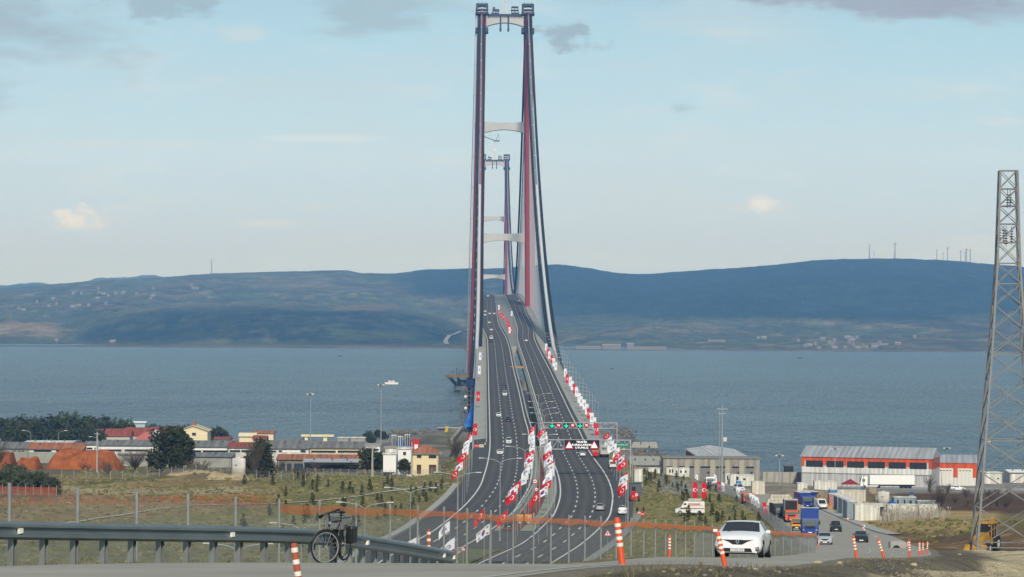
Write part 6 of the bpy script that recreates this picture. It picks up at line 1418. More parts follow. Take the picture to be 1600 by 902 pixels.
# tufts and stones that break up the slopes
rr = random.Random(23); q, q2 = MB(), MB(); cand = [(rr.uniform(-105, 72), rr.uniform(330, 800)) for _ in range(15000)]
cx_ = np.array(cand); zz_ = ground(cx_[:,0], cx_[:,1])
for (X, Y), z in zip(cand, zz_):
    if float(hwL(Y))-1.5 < X < float(hwR(Y))+1.5 or float(sideL(min(Y,800)))-1.5 < X < float(sideR(min(Y,800)))+3 or z < 3: continue
    w, h = rr.uniform(.15,.55), rr.uniform(.08,.38); t_ = q if rr.random() < .6 else q2
    for j in range(3): a = rr.uniform(0,3.14); dx, dy = w*math.cos(a), w*math.sin(a); ox, oy = rr.gauss(0,.2), rr.gauss(0,.2); t_.quad((X+ox-dx,Y+oy-dy,z-.03),(X+ox+dx,Y+oy+dy,z-.03),(X+ox+dx*.6,Y+oy+dy*.6,z+h),(X+ox-dx*.5,Y+oy-dy*.5,z+h*.8))
struct(q.build('grass_tufts', mat('tuft green', (.13,.14,.05), rough=1, var=.4, scale=.2)), 'stuff'); struct(q2.build('grass_tufts', mat('tuft straw', (.24,.21,.095), rough=1, var=.35, scale=.2)), 'stuff')
# ------------------------------------------------------------------ buildings
def block(name, label, x0, x1, ybase, yeave, Y, depth, wallm, roofm, ridge=None, roof='gable', wins=(), doors=(), winm=None, rotz=0, cat='building', group=None, over=.3, zdown=1.5, strips=()):
    """a long low building: front wall at distance Y between photo columns x0, x1"""
    a = P(x0, yeave, Y); b_ = P(x1, yeave, Y); W = b_.x-a.x; ze = (a.z+b_.z)/2; zb = P((x0+x1)/2, ybase, Y).z
    t = thing(name, label, cat, (a.x, Y, zb), rotz, group); H = ze-zb
    q = MB(); q.box(0,0,-zdown,W,depth,H); w = q.build('wall', wallm, t)
    zr = (P((x0+x1)/2, ridge, Y+depth/2).z-zb) if ridge else H+.4
    if roof == 'gable':
        q = MB(); q.prismx([(-over,H+.02),(depth/2,zr),(depth+over,H+.02),(depth+over,H-.12),(-over,H-.12)], -over, W+over); q.build('roof', roofm, t)
    elif roof == 'lean':
        zr = P((x0+x1)/2, ridge, Y+depth).z-zb; q = MB(); q.prismx([(-over,H+.02),(depth,zr),(depth,H-.1),(-over,H-.1)], -over, W+over); q.build('roof', roofm, t)
    elif roof == 'gablefront':
        zr = P((x0+x1)/2, ridge, Y).z-zb
        q = MB(); q.prism([(-over,H),(W/2,zr),(W+over,H),(W+over,H+.25),(W/2,zr+.25),(-over,H+.25)], -over, depth+over); q.build('roof', roofm, t)
        q = MB(); q.prism([(0,H),(W,H),(W/2,zr)], .0, depth); q.build('gable_wall', wallm, t)
    elif roof == 'hip':
        q = MB(); o = over; A = [(-o,-o,H),(W+o,-o,H),(W+o,depth+o,H),(-o,depth+o,H)]; r0, r1 = (W*.42,depth/2,zr),(W*.58,depth/2,zr)
        q.quad(A[0],A[1],r1,r0); q.quad(A[1],A[2],r1); q.quad(A[2],A[3],r0,r1); q.quad(A[3],A[0],r0); q.quad(A[3],A[2],A[1],A[0]); q.build('roof', roofm, t)
        q = MB(); q.box(-o-.05,-o-.05,H-.3,W+o+.05,depth+o+.05,H-.005); q.build('eaves', WHITE, t)
    else:
        q = MB(); q.box(-over,-over,H+.003,W+over,depth+over,H+.3); q.build('roof', roofm, t)
    if roof in ('gable','lean','hip') and W > 3:
        q = MB(); q.bar((-over,-over-.12,H-.06),(W+over,-over-.12,H-.06),.16); q.build('gutter', DSTEEL, t); q = MB()
        for u in (.02,.98): q.bar((W*u,-.10,-zdown),(W*u,-.10,H-.1),.12)
        q.build('downpipe', GRW if wallm is not GRW else DSTEEL, t)
    if roof in ('gable','lean') and W > 8:
        for u in (.18,.52,.8): q = MB(); yv = depth*(.3 if roof == 'gable' else .5); zv = H+(zr-H)*(.6 if roof == 'gable' else .5); q.cyl((W*u,yv,zv-.2),(W*u,yv,zv+.55),.22,n=8); q.lathe([(.3,zv+.55),(.3,zv+.62),(0,zv+.75)],8,c=(W*u,yv,0)); q.build('roof_vent', DSTEEL, t)
    sx = W/(x1-x0); zz = lambda y, x: P(x, y, Y).z-zb
    for n_, lst, mm in (('window', wins, winm or DARKG), ('door', doors, mat('door brown', (.07,.035,.025)))):
        for x0w, x1w, y0, y1 in lst:
            q = MB(); u0, u1 = (x0w-x0)*sx, (x1w-x0)*sx; q.box(u0,-.05,zz(y1,x0w),u1,.05,zz(y0,x0w)); f_ = q.build(n_, mm, t)
            q = MB(); q.box(u0-.12,-.11,zz(y1,x0w)-.14,u1+.12,-.051,zz(y1,x0w)-.003); q.build('sill' if n_ == 'window' else 'step', OFFW, f_)
    for x0w, x1w, y0, y1, mm in strips:
        q = MB(); q.box((x0w-x0)*sx,-.07,zz(y1,x0w),(x1w-x0)*sx,.04,zz(y0,x0w)); q.build('wall_band', mm, t)
    return t
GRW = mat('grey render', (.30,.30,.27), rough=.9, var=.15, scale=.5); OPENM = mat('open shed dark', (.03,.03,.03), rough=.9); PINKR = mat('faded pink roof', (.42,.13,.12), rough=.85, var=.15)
# left: factory rows
block('factory_shed','grey roofed shed with three small windows at far left of factory row',-40,46,716,700,800,16,GRW,GREYR,690,wins=[(22,28,703.5,705.5),(30,35,703.5,705.5),(36,40,703.5,705.5)])
block('factory_shed','shed with bright terracotta roof behind the orange earth heap',45,131,716,701.5,790,15,GRW,TILE,691,wins=[(55,81,703,706),(90,95,703,706)],strips=[(46,54,703,706,OFFW),(83,89,703,706,WHITE)])
block('factory_shed','pale roofed long shed just behind the terracotta roof',40,114,700,691,860,14,GRW,OFFW,688)
block('factory_shed','small white shed with two dark windows beside a grey pole',133,154,712,694,795,10,WHITE,GREYR,689,wins=[(137,146,699,702),(149,151,699,702)])
block('factory_shed','long grey roofed factory with white band left of the dark tree',155,300,720,696,780,20,OFFW,GREYR,687,wins=[(157,191,702,705),(196,232,702,705)],strips=[(155,300,696.5,701,WHITE)])
block('factory_shed','grey roofed factory bay with white band right of the dark tree',296,358,720,698,780,20,OFFW,GREYR,688,wins=[(300,315,703.5,706.5),(318,357,703.5,706.5)],strips=[(298,358,699,703,WHITE)])
block('factory_shed','factory bay with dark red roof above the white tank',357,396,720,699,779,16,OFFW,REDT,690.5,wins=[(360,376,703,706.5),(378,394,703,706.5)])
block('factory_shed','wide grey roofed factory bay with row of white windows',396,485,722,700.5,777,22,OFFW,GREYR,687.5,wins=[(436,441,703.5,706.5),(400,432,704,706.5),(470,478,703.5,706.5)],winm=None,strips=[(442,469,703.5,706.5,WHITE)])
block('factory_shed','cream walled factory bay with two long dark window strips',485,570,722,700,775,22,CREAM,GREYR,689.5,wins=[(487,525,703.8,707.3),(528,564,703.8,707.3)])
block('factory_annex','pale end annex with one dark window at right end of factories',571,594,716,697,770,12,WHITE,GRW,696,roof='flat',wins=[(573,592,701,704)])
block('factory_annex','low grey lean roof annex running under the window strips',228,362,722,713,768,10,GRW,GREYR,706.5,roof='lean')
block('factory_annex','terracotta lean roofed front building with dark open bays',433,560,741,718,758,9,mat('grey brown wall', (.20,.17,.15), rough=.9),TILE,709.5,roof='lean',wins=[(437,446,724,740),(449,456,724,740),(460,474,724,740)],winm=mat('open bay', (.025,.045,.055)),strips=[(474.5,477,718,741,WHITE)])  # front wall in one even grey brown
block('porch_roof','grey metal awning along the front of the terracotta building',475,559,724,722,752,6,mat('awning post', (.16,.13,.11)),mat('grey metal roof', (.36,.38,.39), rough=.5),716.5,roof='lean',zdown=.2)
block('shed','small grey shed wall behind bare bushes left of dark tree',186,236,722,711,765,4,GRW,GREYR,710,roof='flat')
block('white_building','white two storey building with one small dark window left of yellow house',622,643,742,702,735,9,WHITE,OFFW,701,roof='flat',wins=[(630,634.5,706,711)])
block('white_building','low white cabin in front of the white two storey building',599,619,729,710,722,5,WHITE,OFFW,709,roof='flat')
block('white_building','white flat roofed hut behind the white cabin',602,624,742,700,745,6,OFFW,GRW,699.5,roof='flat')
t = block('house','yellow two storey house with terracotta hip roof and two brown doors',644.5,685,745,707.5,740,8.5,mat('yellow render', (.72,.61,.38), rough=.85, var=.05),TILE,695.5,roof='hip',over=.7,wins=[(651.5,658.5,711,715.5),(670,682,711.5,715.8)],doors=[(651.5,658.5,726,740.5),(670.5,682,726,740.5)])
t = block('house','cream gable fronted house above the grey factory roof',279.5,325,700,674,960,12,CREAM,mat('cream tiles',(.52,.44,.32),rough=.85,var=.15),665.5,roof='gablefront',over=.6,wins=[(284.5,290.5,674.5,680),(301,307,676,680.5)])
q = MB(); q.box(4.9,4,6.5,6,5.1,9.6); q.build('chimney', TILE, t)
for a in ((165,204,'red roofed house at the left of red roof cluster',690,681,1060,669.5,REDT,'gable'),(196,238,'red roofed house in the middle of red roof cluster',690,680,1080,667.5,REDT,'gable'),(209,247,'house with faded pink roof in front of the red roofs',694,688,1020,675,PINKR,'hip'),(236,281,'red roofed long house beside the dark tree top',690,677,1100,667,REDT,'gable'),(140,160,'small red roofed house at left edge of dark pines',686,676,1120,670,REDT,'gable'),(396,416,'red roofed house low behind the factories',695,686,1080,680,REDT,'gable'),(335,360,'low red roofed house right of cream house',694,686,1120,682,REDT,'gable')):
    block('house', a[2], a[0], a[1], a[3], a[4], a[5], 10, mat('plain house wall', (.50,.46,.38), rough=.9), a[7], a[6], roof=a[8], over=.4)
t = block('house','small grey gable house squeezed between the red roofs',237.5,246.5,692,679,1010,8,GRW,OFFW,673.5,roof='gablefront')
t = block('house','pale house with blue trim standing above the red roofs',208,228,672,661,1230,8,mat('pale blue wall',(.35,.48,.55)),WHITE,658,roof='gable')
t = block('house','cream house with orange roof at the shore behind factories',396,428,692,677,1130,10,CREAM,TILE,672.5,roof='gable',wins=[(400,403,680,683),(410,413,680,683)]); 
t = block('house','low cream wing left of the orange roofed shore house',374,400,692,682,1120,8,CREAM,CREAM,676,roof='gable')
for x0, x1, lab in ((528,545,'left one of two small grey huts on the shore'),(548,571,'right one of two small grey huts on the shore')): block('hut', lab, x0, x1, 692, 684.5, 1080, 5, GRW, OFFW, 683, roof='flat')
t = thing('concrete_portal','unfinished cream concrete portal on two piers behind factories','portal',(0,0,0)); Yp = 905
for x0, x1 in ((476.5,481.5),(505.5,511.5)): a, b_ = P(x0,692,Yp), P(x1,682,Yp); q = MB(); q.box(a.x,Yp,a.z-2,b_.x,Yp+3,b_.z); q.build('pier', CREAM, t)
a, b_ = P(471,682,Yp), P(522,679.5,Yp); q = MB(); q.box(a.x,Yp-.5,a.z+.003,b_.x,Yp+3.5,b_.z); q.build('lintel', CREAM, t)
# earth heaps
EARTH = mat('orange clay', (.29,.088,.027), rough=1, var=.4, scale=.35, bump=.6)
def heap(label, x0, x1, yb, yt, Y, dep, seed, m=EARTH, name='earth_heap'):
    a, b_ = P(x0, yb, Y), P(x1, yb, Y); W = b_.x-a.x; zt = P((x0+x1)/2, yt, Y).z; zb = ground((a.x+b_.x)/2, Y)-.4; H = zt-zb; q = MB(); nx_, ny_ = 44, 22
    for j in range(ny_+1):
        for i in range(nx_+1):
            u, v = i/nx_, j/ny_; e = min(1, 7*min(u,1-u))**.6*min(1, 3.6*min(v,1-v))**.5
            n_ = mnoise.fractal(Vector((u*W*.22, v*dep*.22, seed)), .8, 2, 5); q.v.append((a.x+u*W+n_*.4, Y+v*dep-dep*.2, zb+H*e*(.88+.15*n_)+n_*.55*e))
    for j in range(ny_):
        for i in range(nx_): k = j*(nx_+1)+i; q.f.append((k,k+1,k+nx_+2,k+nx_+1)); q.m.append(0)
    return tag(q.build(name, m, None, smooth=False), label, 'earth heap')
heap('big heap of bright orange clay before the terracotta roofed shed', 72, 187, 733, 703.5, 712, 16, 3); heap('small heap of orange clay left of the big heap', 26, 62, 728, 713, 705, 9, 8); heap('dark red clay heap at the far left edge', -12, 22, 730, 704, 700, 9, 12, mat('dark red clay', (.22,.065,.03), rough=1, var=.3))
heap('pale rubble heap left of the white tank', 262, 330, 748, 737, 640, 9, 21, mat('pale rubble', (.34,.27,.16), rough=1, var=.35, scale=.8, bump=.6), 'rubble_heap'); heap('flat tan rubble heap below the white tank', 318, 392, 750, 740.5, 628, 8, 25, mat('pale rubble', (.34,.27,.16)), 'rubble_heap')
def tank(label, x0, x1, yb, yt, Y):
    a, b_ = P(x0,yb,Y), P(x1,yt,Y); r_ = (b_.x-a.x)/2; H = b_.z-a.z; t = thing('water_tank', label, 'tank', ((a.x+b_.x)/2, Y+r_, a.z)); q = MB(); q.lathe([(0,0),(r_,0),(r_*1.02,H*.5),(r_,H*.92),(r_*.9,H),(0,H*1.03)], 24); q.build('shell', OFFW, t, smooth=True).data; q = MB(); q.lathe([(.4,H*1.02),(.4,H*1.06),(0,H*1.06)], 12); q.build('lid', WHITE, t); q = MB(); q.box(-r_*.5,-r_-.06,H*.62,-r_*.1,-r_*.9,H*.66); q.build('label_plate', DSTEEL, t)
tank('white round water tank at field edge beside bushy tree', 362, 383.5, 744, 716.5, 660); tank('white round tank among the site containers', 1372.5, 1391.5, 789, 769.5, 640)
# shore works at the bridge foot
t = thing('shipping_container','red and white stack of containers behind the yellow house','container',(0,0,0)); a, b_ = P(643,700,900), P(655.5,686.5,900); q = MB(); q.box(a.x,900,a.z-2,b_.x,905,b_.z); q.build('body', mat('container red',(.45,.03,.03)), t); q = MB(); q.box(a.x+1,899.9,a.z-2,b_.x-.5,899.99,a.z+1.2); q.build('white_panel', WHITE, t)
for k, (x0, x1, y0, y1, Y, m, lab) in enumerate(((611,621,684,699,1000,mat('navy',(.012,.03,.10)),'leftmost navy covered stack on the shore yard'),(621,631,686,699,990,BLUE,'bright blue covered stack on the shore yard'),(631,642,683,697,1010,mat('navy',(.012,.03,.10)),'rightmost navy covered stack on the shore yard'))):
    a, b_ = P(x0,y1,Y), P(x1,y0,Y); q = MB(); q.prism([(a.x,a.z-1),(b_.x,a.z-1),(b_.x-.3,b_.z-.8),((a.x+b_.x)/2,b_.z),(a.x+.3,b_.z-1)], Y, Y+6); t = tag(q.build('covered_stack', m, None), lab, 'covered stack')
    for j in range(3): q = MB(); x = a.x+(b_.x-a.x)*(.2+.3*j); q.cyl((x,Y-1,a.z-1),(x,Y-1,b_.z+.8),.12,n=5); q.blob((x,Y-1,b_.z+.9),(.35,.3,.35),6,0); q.build('lamp_pole', OFFW, t)
t = thing('quay_wall','navy sheet pile quay box at water edge left of the viaduct','quay',(0,0,0)); a, b_ = P(683,684,1395), P(712,669.5,1395); q = MB(); q.box(a.x,1395,a.z-4,b_.x,1412,b_.z); q.build('wall', mat('navy',(.012,.03,.10)), t); q = MB(); q.box(a.x,1394.6,b_.z+.003,b_.x+8,1395.4,b_.z+.7); q.build('cap_beam', STEEL, t)
t = thing('crane_boom','yellow crane boom leaning in front of the navy quay box','crane',(0,0,0)); q = MB(); q.bar(P(695,685,1340),P(699,666,1340),1.5,1.5); q.build('boom', mat('crane yellow',(.55,.38,.05)), t); q = MB(); p = P(693,688,1340); q.box(p.x-2,1338,p.z-2,p.x+3,1342,p.z+1.5); q.build('base', DSTEEL, t)
t = thing('embankment_stair','pale concrete stair wall running down beside the viaduct end','wall',(0,0,0)); q = MB(); a, b_ = P(706,690,1000), P(722,670,1180); q.bar(a,b_,1.2,2.2); q.build('wall', CONC, t)
# right: warehouse group
t = thing('warehouse','long orange and white warehouse with six dark upper windows on the shore','warehouse',(P(1252.5,760,868).x,868,5.2),R(-17)); W, D, H = 42.6, 21.0, 9.6
LGREY = mat('light grey cladding',(.46,.47,.48),rough=.6,var=.08,seams=1.5); LW = mat('white cladding',(.66,.66,.63),rough=.6,var=.08,seams=1.5)
q = MB(); q.box(0,0,-2,W,D,H); q.build('wall', LGREY, t); q = MB(); q.prismx([(-.5,H+.02),(D/2,H+3.0),(D+.5,H+.02),(D+.5,H-.2),(-.5,H-.2)], -.4, W+.4); q.build('roof', mat('warehouse roof',(.36,.37,.39),rough=.6,var=.1,seams=1.8), t)
q = MB(); q.prismx([(0,H),(D,H),(D/2,H+2.75)], W-.1, W+.06); q.prismx([(0,H),(D,H),(D/2,H+2.75)], -.06, .1); q.build('gable', ORANGE, t)
q = MB(); q.box(-.08,-.10,H-1.4,W+.08,-.002,H-.25); q.box(W+.002,-.1,H-3.6,W+.10,D,H-.003); q.box(-.08,-.09,H-3.4,.9,-.002,H-1.4); q.box(W-.9,-.09,H-3.4,W+.08,-.002,H-1.4); q.build('orange_band', ORANGE, t)
for k in range(1, 6): q = MB(); x = .9+k*(W-1.8)/6; q.box(x-.55,-.095,H-2.9,x+.55,-.004,H-1.4); q.build('orange_panel', ORANGE, t)
q = MB(); q.box(.05,-.06,4.2,W-.05,-.003,H-3.4); q.build('white_band', LW, t)
for k in range(6): q = MB(); x = .9+k*(W-1.8)/6; q.box(x+.6,-.14,H-3.5,x+(W-1.8)/6-.6,-.097,H-1.45); q.build('window', DARKG, t)
for k in range(4): q = MB(); q.box(W+.08,1.5+k*5,H-3.4,W+.16,4.5+k*5,H-1.2); q.build('window', DARKG, t)
for k in range(1, 12): q = MB(); x = k*W/12; q.box(x-.12,-.12,-1,x+.12,-.061,4.2); q.build('pilaster', LW, t)
q = MB(); q.box(-.02,-.16,4.0,W+.1,-.062,4.25); q.build('ledge', mat('grey ledge',(.22,.23,.24)), t)
t = thing('warehouse','smaller orange shed with two white roller doors right of warehouse','warehouse',(P(1462,758,880).x,880,5.4),R(-10)); W, D, H = 13.6, 12.0, 6.9
q = MB(); q.box(0,0,-2,W,D,H); q.build('wall', ORANGE, t); q = MB(); q.prismx([(-.3,H),(D,H+2.1),(D,H-.1),(-.3,H-.1)], -.2, W+.2); q.build('roof', mat('warehouse roof',(.36,.37,.39)), t); q = MB(); q.box(-.03,-.05,-2,W+.03,-.002,1.9); q.build('white_plinth', LW, t)
for x in (1.0, 7.4):
    q = MB(); q.box(x,-.12,-1,x+4.9,-.051,5.0); d_ = q.build('roller_door', mat('door white',(.66,.65,.60),var=.06), t)
    for k in range(4): q = MB(); q.box(x+.5+k*1.05,-.15,4.1,x+1.1+k*1.05,-.121,4.4); q.build('door_window', DARKG, d_)
    for k in range(1, 4): q = MB(); q.box(x+k*1.22-.03,-.14,-1,x+k*1.22+.03,-.121,4.0); q.build('door_seam', GRW, d_)
block('white_building','plain pale hut behind the pylon leg',1539,1567,756,740,900,8,OFFW,OFFW,739,roof='flat',wins=[(1559,1562,747,749)])
block('white_building','white hall with low roof at right picture edge',1579,1625,758,739,910,14,OFFW,WHITE,734,roof='gable')
# concrete barn
BARN = mat('barn concrete',(.30,.29,.25),rough=.95,var=.2,scale=.35,seams=2.4)
t = thing('concrete_barn','long weathered concrete barn with dark door bays by the shore','barn',(P(1036,757,832).x,832,7.4)); W = P(1187,757,832).x-t.location.x; H = P(1100,716.5,832).z-7.4
q = MB(); q.box(0,0,-2,W,9,H); q.build('wall', BARN, t); q = MB(); q.box(-.3,-.4,H+.003,W+.3,9.3,H+.35); q.build('roof', mat('barn parapet',(.22,.21,.19),rough=.95), t)
for k, (u, w) in enumerate(((.035,.075),(.16,.085),(.26,.085),(.385,.12),(.545,.115),(.715,.09),(.855,.085))):
    q = MB(); q.box(W*u,-.08,-1.5,W*(u+w),-.005,H*.70); d_ = q.build('bay_door', mat('bay grey',(.19,.185,.175),rough=.9), t); q = MB(); q.box(W*u,-.14,H*.64,W*(u+w),-.081,H*.70); q.build('bay_lintel', BLACK, d_)
    if k > 2: q = MB(); q.box(W*(u+w*.6),-.12,H*.42,W*(u+w*.6)+.6,-.081,H*.5); q.build('small_window', BLACK, d_)
for u in (.12,.245,.345,.51,.665,.81): q = MB(); q.box(W*u-.7,-.3,-1.5,W*u+.7,-.003,H*.94); q.build('pilaster', mat('barn pilaster',(.36,.34,.27),rough=.95), t)
block('concrete_barn','low grey concrete barn half hidden behind grass slope',985,1032,757,727,840,8,BARN,GRW,713,roof='lean',cat='barn')
t = thing('hangar','pale roofed hangar with orange gable behind the concrete barn','hangar',(P(1098,730,905).x,905,5)); W = P(1178,730,905).x-t.location.x; D = 75; H = P(1140,719.5,905).z-5; zr = P(1140,713,905).z-5
q = MB(); q.box(0,0,-2,W,D,H); q.build('wall', mat('dark red cladding',(.28,.05,.04)), t); q = MB(); q.prism([(0,H),(W,H),(W/2,zr-.1)], -.05, .3); q.build('gable', ORANGE, t)
q = MB(); q.prism([(-.4,H),(W/2,zr),(W+.4,H),(W+.4,H+.25),(W/2,zr+.25),(-.4,H+.25)], -.5, D); q.build('roof', mat('hangar roof',(.50,.50,.49),rough=.6,var=.1,seams=1.6), t)
q = MB(); q.box(-.08,4,H-2.5,-.01,14,H-.4); q.build('orange_door', ORANGE, t)
# site cabins and containers
def cabin(label, x0, x1, yb, yt, Y, m, dep=2.6, rotz=0, wins=(), name='site_cabin', ribs=True):
    a, b_ = P(x0,yb,Y), P(x1,yt,Y); g = a.z; t = thing(name, label, 'container' if name != 'site_cabin' else 'cabin', (a.x, Y, g), rotz); W, H = b_.x-a.x, b_.z-a.z
    q = MB(); q.box(0,0,-.8,W,dep,H); q.build('wall', m, t); q = MB(); q.box(-.08,-.08,H+.003,W+.08,dep+.08,H+.14); q.build('roof', OFFW, t)
    for u0, u1, v0, v1 in wins: q = MB(); q.box(W*u0,-.05,H*v0,W*u1,-.005,H*v1); q.build('window', DARKG, t)
    if ribs:
        for k in range(1, int(W/1.2)): q = MB(); q.box(k*1.2-.05,-.035,0,k*1.2+.05,-.003,H); q.build('rib', m, t)
    return t
CWH = mat('cabin white',(.64,.64,.58),rough=.7,var=.14,scale=.5,seams=.9); CGR = mat('cabin blue grey',(.25,.31,.34),rough=.6,var=.12,seams=.8); CCR = mat('container cream',(.60,.56,.46),rough=.7,var=.14,seams=.9)
for a in (('two storey white cabin with dark windows beside grass slope',1060,1077,760,732,770,CWH,[(.15,.3,.75,.88),(.6,.75,.75,.88),(.1,.3,.2,.35)]),('white cabin with two narrow windows left of the two storey cabin',1041,1059.5,742,731.5,790,CWH,[(.25,.38,.3,.8),(.48,.6,.3,.8)]),('small white cabin half hidden on the grass slope',1013,1031,741,732,790,CWH,[(.5,.6,.2,.7)]),
          ('long low white cabin in front of the barn doors',1141,1178,755,742.5,760,CWH,[(.25,.35,.3,.8),(.55,.65,.35,.6)]),('narrow white cabin beside the tall mast',1133,1140.5,752,741,765,CWH,[(.4,.7,.2,.8)]),('cream wooden crate right of parked white car',1175,1195,768,753.5,690,CCR,[]),('white box behind the green booth on slope',991,1004,757,734.5,640,CWH,[]),
          ('white cabin at left of crowded yard',1246,1262,770,755.5,690,CWH,[]),('white cabin behind the blue trucks',1272.5,1308.5,764,752.5,720,CWH,[]),('long cream container in yard behind grey cabins',1308,1353,784,767.5,630,CCR,[]),
          ('white container nearest the side road in yard',1336,1384,809,789,505,CWH,[(.82,.98,.1,.85)]),('white container second from the road beside dry reeds',1387,1434,806,790,515,CWH,[]),('white container at right end of container row',1436,1465,803,790.5,520,CWH,[]),
          ('blue grey cabin with dark door beside white tank',1397,1432,793,778,590,CGR,[(.15,.22,.1,.75),(.45,.52,.1,.75),(.7,.8,.4,.7)]),('blue grey cabin right of the first behind containers',1434,1466,795,784,585,CGR,[(.3,.4,.4,.7),(.65,.75,.4,.7)])):
    cabin(a[0],a[1],a[2],a[3],a[4],a[5],a[6],wins=a[7],name='site_cabin' if 'cabin' in a[0] else 'container')
for k in range(4): cabin(('long grey container with ribbed side, '+ORD[k]+' in the slanting row from the yard'), 1301+k*7.5, 1318+k*7.5, 793+k*4.2, 774+k*3.4, 600-k*28, CGR, dep=6, name='container')
cabin('bright blue portable box beside white car', 1151,1159,761,752,735,mat('bright blue box',(.05,.22,.45)),name='container'); cabin('blue container end behind the white van in yard',1297,1308,773,766,640,mat('bright blue box',(.05,.22,.45)),name='container'); cabin('pink sheeted stack beside yellow digger',1296,1302,786,773,590,mat('faded pink sheet',(.42,.18,.17)),name='container')
for x0,x1,y0,y1,Y,lab in ((1386,1402,783,791,570,'dark blue sheeted pile before blue grey cabins'),): 
    a, b_ = P(x0,y1,Y), P(x1,y0,Y); q = MB(); q.blob(((a.x+b_.x)/2,Y,a.z),((b_.x-a.x)/2,1.5,(b_.z-a.z)),12,.15,seed=x0); tag(q.build('sheeted_pile', BLUE, None), lab, 'pile')
p = GP(1329, 764, 745); t = thing('tent','dark red pointed tent in yard before the white trailer','tent',p); q = MB(); q.quad((-2.4,-2,1.6),(2.4,-2,1.6),(0,0,3.1)); q.quad((2.4,-2,1.6),(2.4,2,1.6),(0,0,3.1)); q.quad((2.4,2,1.6),(-2.4,2,1.6),(0,0,3.1)); q.quad((-2.4,2,1.6),(-2.4,-2,1.6),(0,0,3.1)); q.build('canopy', mat('tent red',(.22,.02,.035)), t)
for x in (-2.3,2.3):
    for y in (-1.9,1.9): q = MB(); q.cyl((x,y,0),(x,y,1.6),.05,n=5); q.build('leg', STEEL, t)
for k, (x, y, Y) in enumerate(((1220,776,640),(1216,783,600),(1240,782,560))):
    p = GP(x, y, Y); t = thing('pallet_stack', ('pale timber stack left of crowded yard','long pale slab stack before the dark truck','tan sandbag stack by the open box truck')[k], 'stack', p)
    for j in range(4): q = MB(); q.box(-3+j*.2,-1,j*.35,3-j*.3,1,j*.35+.28); q.build('layer', CCR if k < 2 else mat('sand bag',(.38,.30,.17)), t)
# yellow digger in the yard and the big backhoe by the pylon
def digger(label, loc, rot, sc=1.0):
    t = thing('backhoe_loader', label, 'excavator', loc, rot); t.scale = (sc,)*3; Yl = mat('digger yellow',(.40,.21,.025),rough=.6,var=.35,scale=1.2)
    q = MB(); q.box(-.55,-2.4,.75,.55,.1,1.55); q.hexa([(-.5,-2.4,1.55),(.5,-2.4,1.55),(.55,-.3,1.55),(-.55,-.3,1.55),(-.45,-2.3,1.7),(.45,-2.3,1.7),(.5,-.3,1.95),(-.5,-.3,1.95)]); q.box(-.7,.1,.7,.7,1.7,1.2); q.build('body', Yl, t, bevel=.04)
    q = MB(); q.box(-.68,-.1,1.2,.68,1.5,2.75); q.build('cab_glass', DARKG, t)
    q = MB()
    for x in (-.7,.62):
        for y in (-.12,.7,1.44): q.box(x,y,1.2,x+.08,y+.08,2.78)
    q.box(-.8,-.25,2.76,.8,1.6,2.9); q.build('cab_frame', Yl, t)
    for y, r_ in ((-1.7,.5),(1.05,.78)):
        for s in (-1, 1): w = wheel(MB(), s*1.05, y, r_, .42, s).build('wheel', RUBBER, t); q = MB(); q.cyl((s*1.05,y,r_),(s*1.065,y,r_),r_*.5,n=12); q.build('rim', OFFW, w)
    q = MB()
    for x in (-.5,.5): q.bar((x,-.6,1.3),(x,-3.0,.9),.16,.25); 
    q.build('loader_arm', Yl, t); q = MB(); q.prismx([(-3.0,.9),(-3.0,.2),(-3.9,.1),(-3.5,.5)], -1.1, 1.1); q.build('bucket', Yl, t)
    q = MB(); q.bar((0,1.7,1.1),(0,2.6,3.3),.28,.38); q.bar((0,2.55,3.35),(0,3.6,1.9),.24,.32); q.build('boom', Yl, t); q = MB(); q.prismx([(3.5,1.9),(3.9,1.7),(3.8,1.1),(3.2,1.2)], -.4, .4); q.build('rear_bucket', DSTEEL, t)
    q = MB(); q.box(-1.15,1.7,.35,1.15,1.95,.9); q.build('stabiliser', DSTEEL, t)
    for s in (-1,1): q = MB(); q.blob((s*.5,-.3,2.6),(.12,.08,.1),8,0); q.build('work_lamp', SWH if False else LAMPG, t)
    return t
p = GP(1540, 862, 262); digger('yellow backhoe loader working behind the pylon legs', p, R(-28), 1.0)
p = GP(1285, 784, 575); digger('small yellow digger in the crowded yard', p, R(20), .9)
# ------------------------------------------------------------------ pylon
pc = P(1571.5, 905, 226); zb = ground(pc.x, 226)-.3; zt = P(1576, 266.5, 226).z; tx = P(1576, 266.5, 226).x; dx_ = tx-pc.x
GALV = mat('pylon steel', (.20,.205,.205), rough=.55, metal=.25, var=.12, scale=.6)
py_ = thing('lattice_pylon','tall grey lattice power pylon without wires at right picture edge','pylon',(pc.x+.1,226,0)); py_.rotation_euler = (0,0,R(-5))
def pw(z):
    f = [P(1576,y,226).z for y in (266.5,412,545,905)]; return float(np.interp(z, f[::-1], [2.95,1.42,.95,.72]))
zs_ = [zt]; 
for y in (295,322,350,379,411.5): zs_.append(P(1576,y,226).z)
z = zs_[-1]; st_ = 1.75
while z-st_ > zb+1: z -= st_; zs_.append(z); st_ *= 1.07
zs_.append(zb)
for sx in (-1, 1):
    for sy in (-1, 1):
        q = MB(); w = .17
        for a, b_ in zip(zs_[:-1], zs_[1:]): q.bar((sx*pw(b_),sy*pw(b_),b_),(sx*pw(a),sy*pw(a),a),w)
        q.build('leg', GALV, py_)
q = MB()
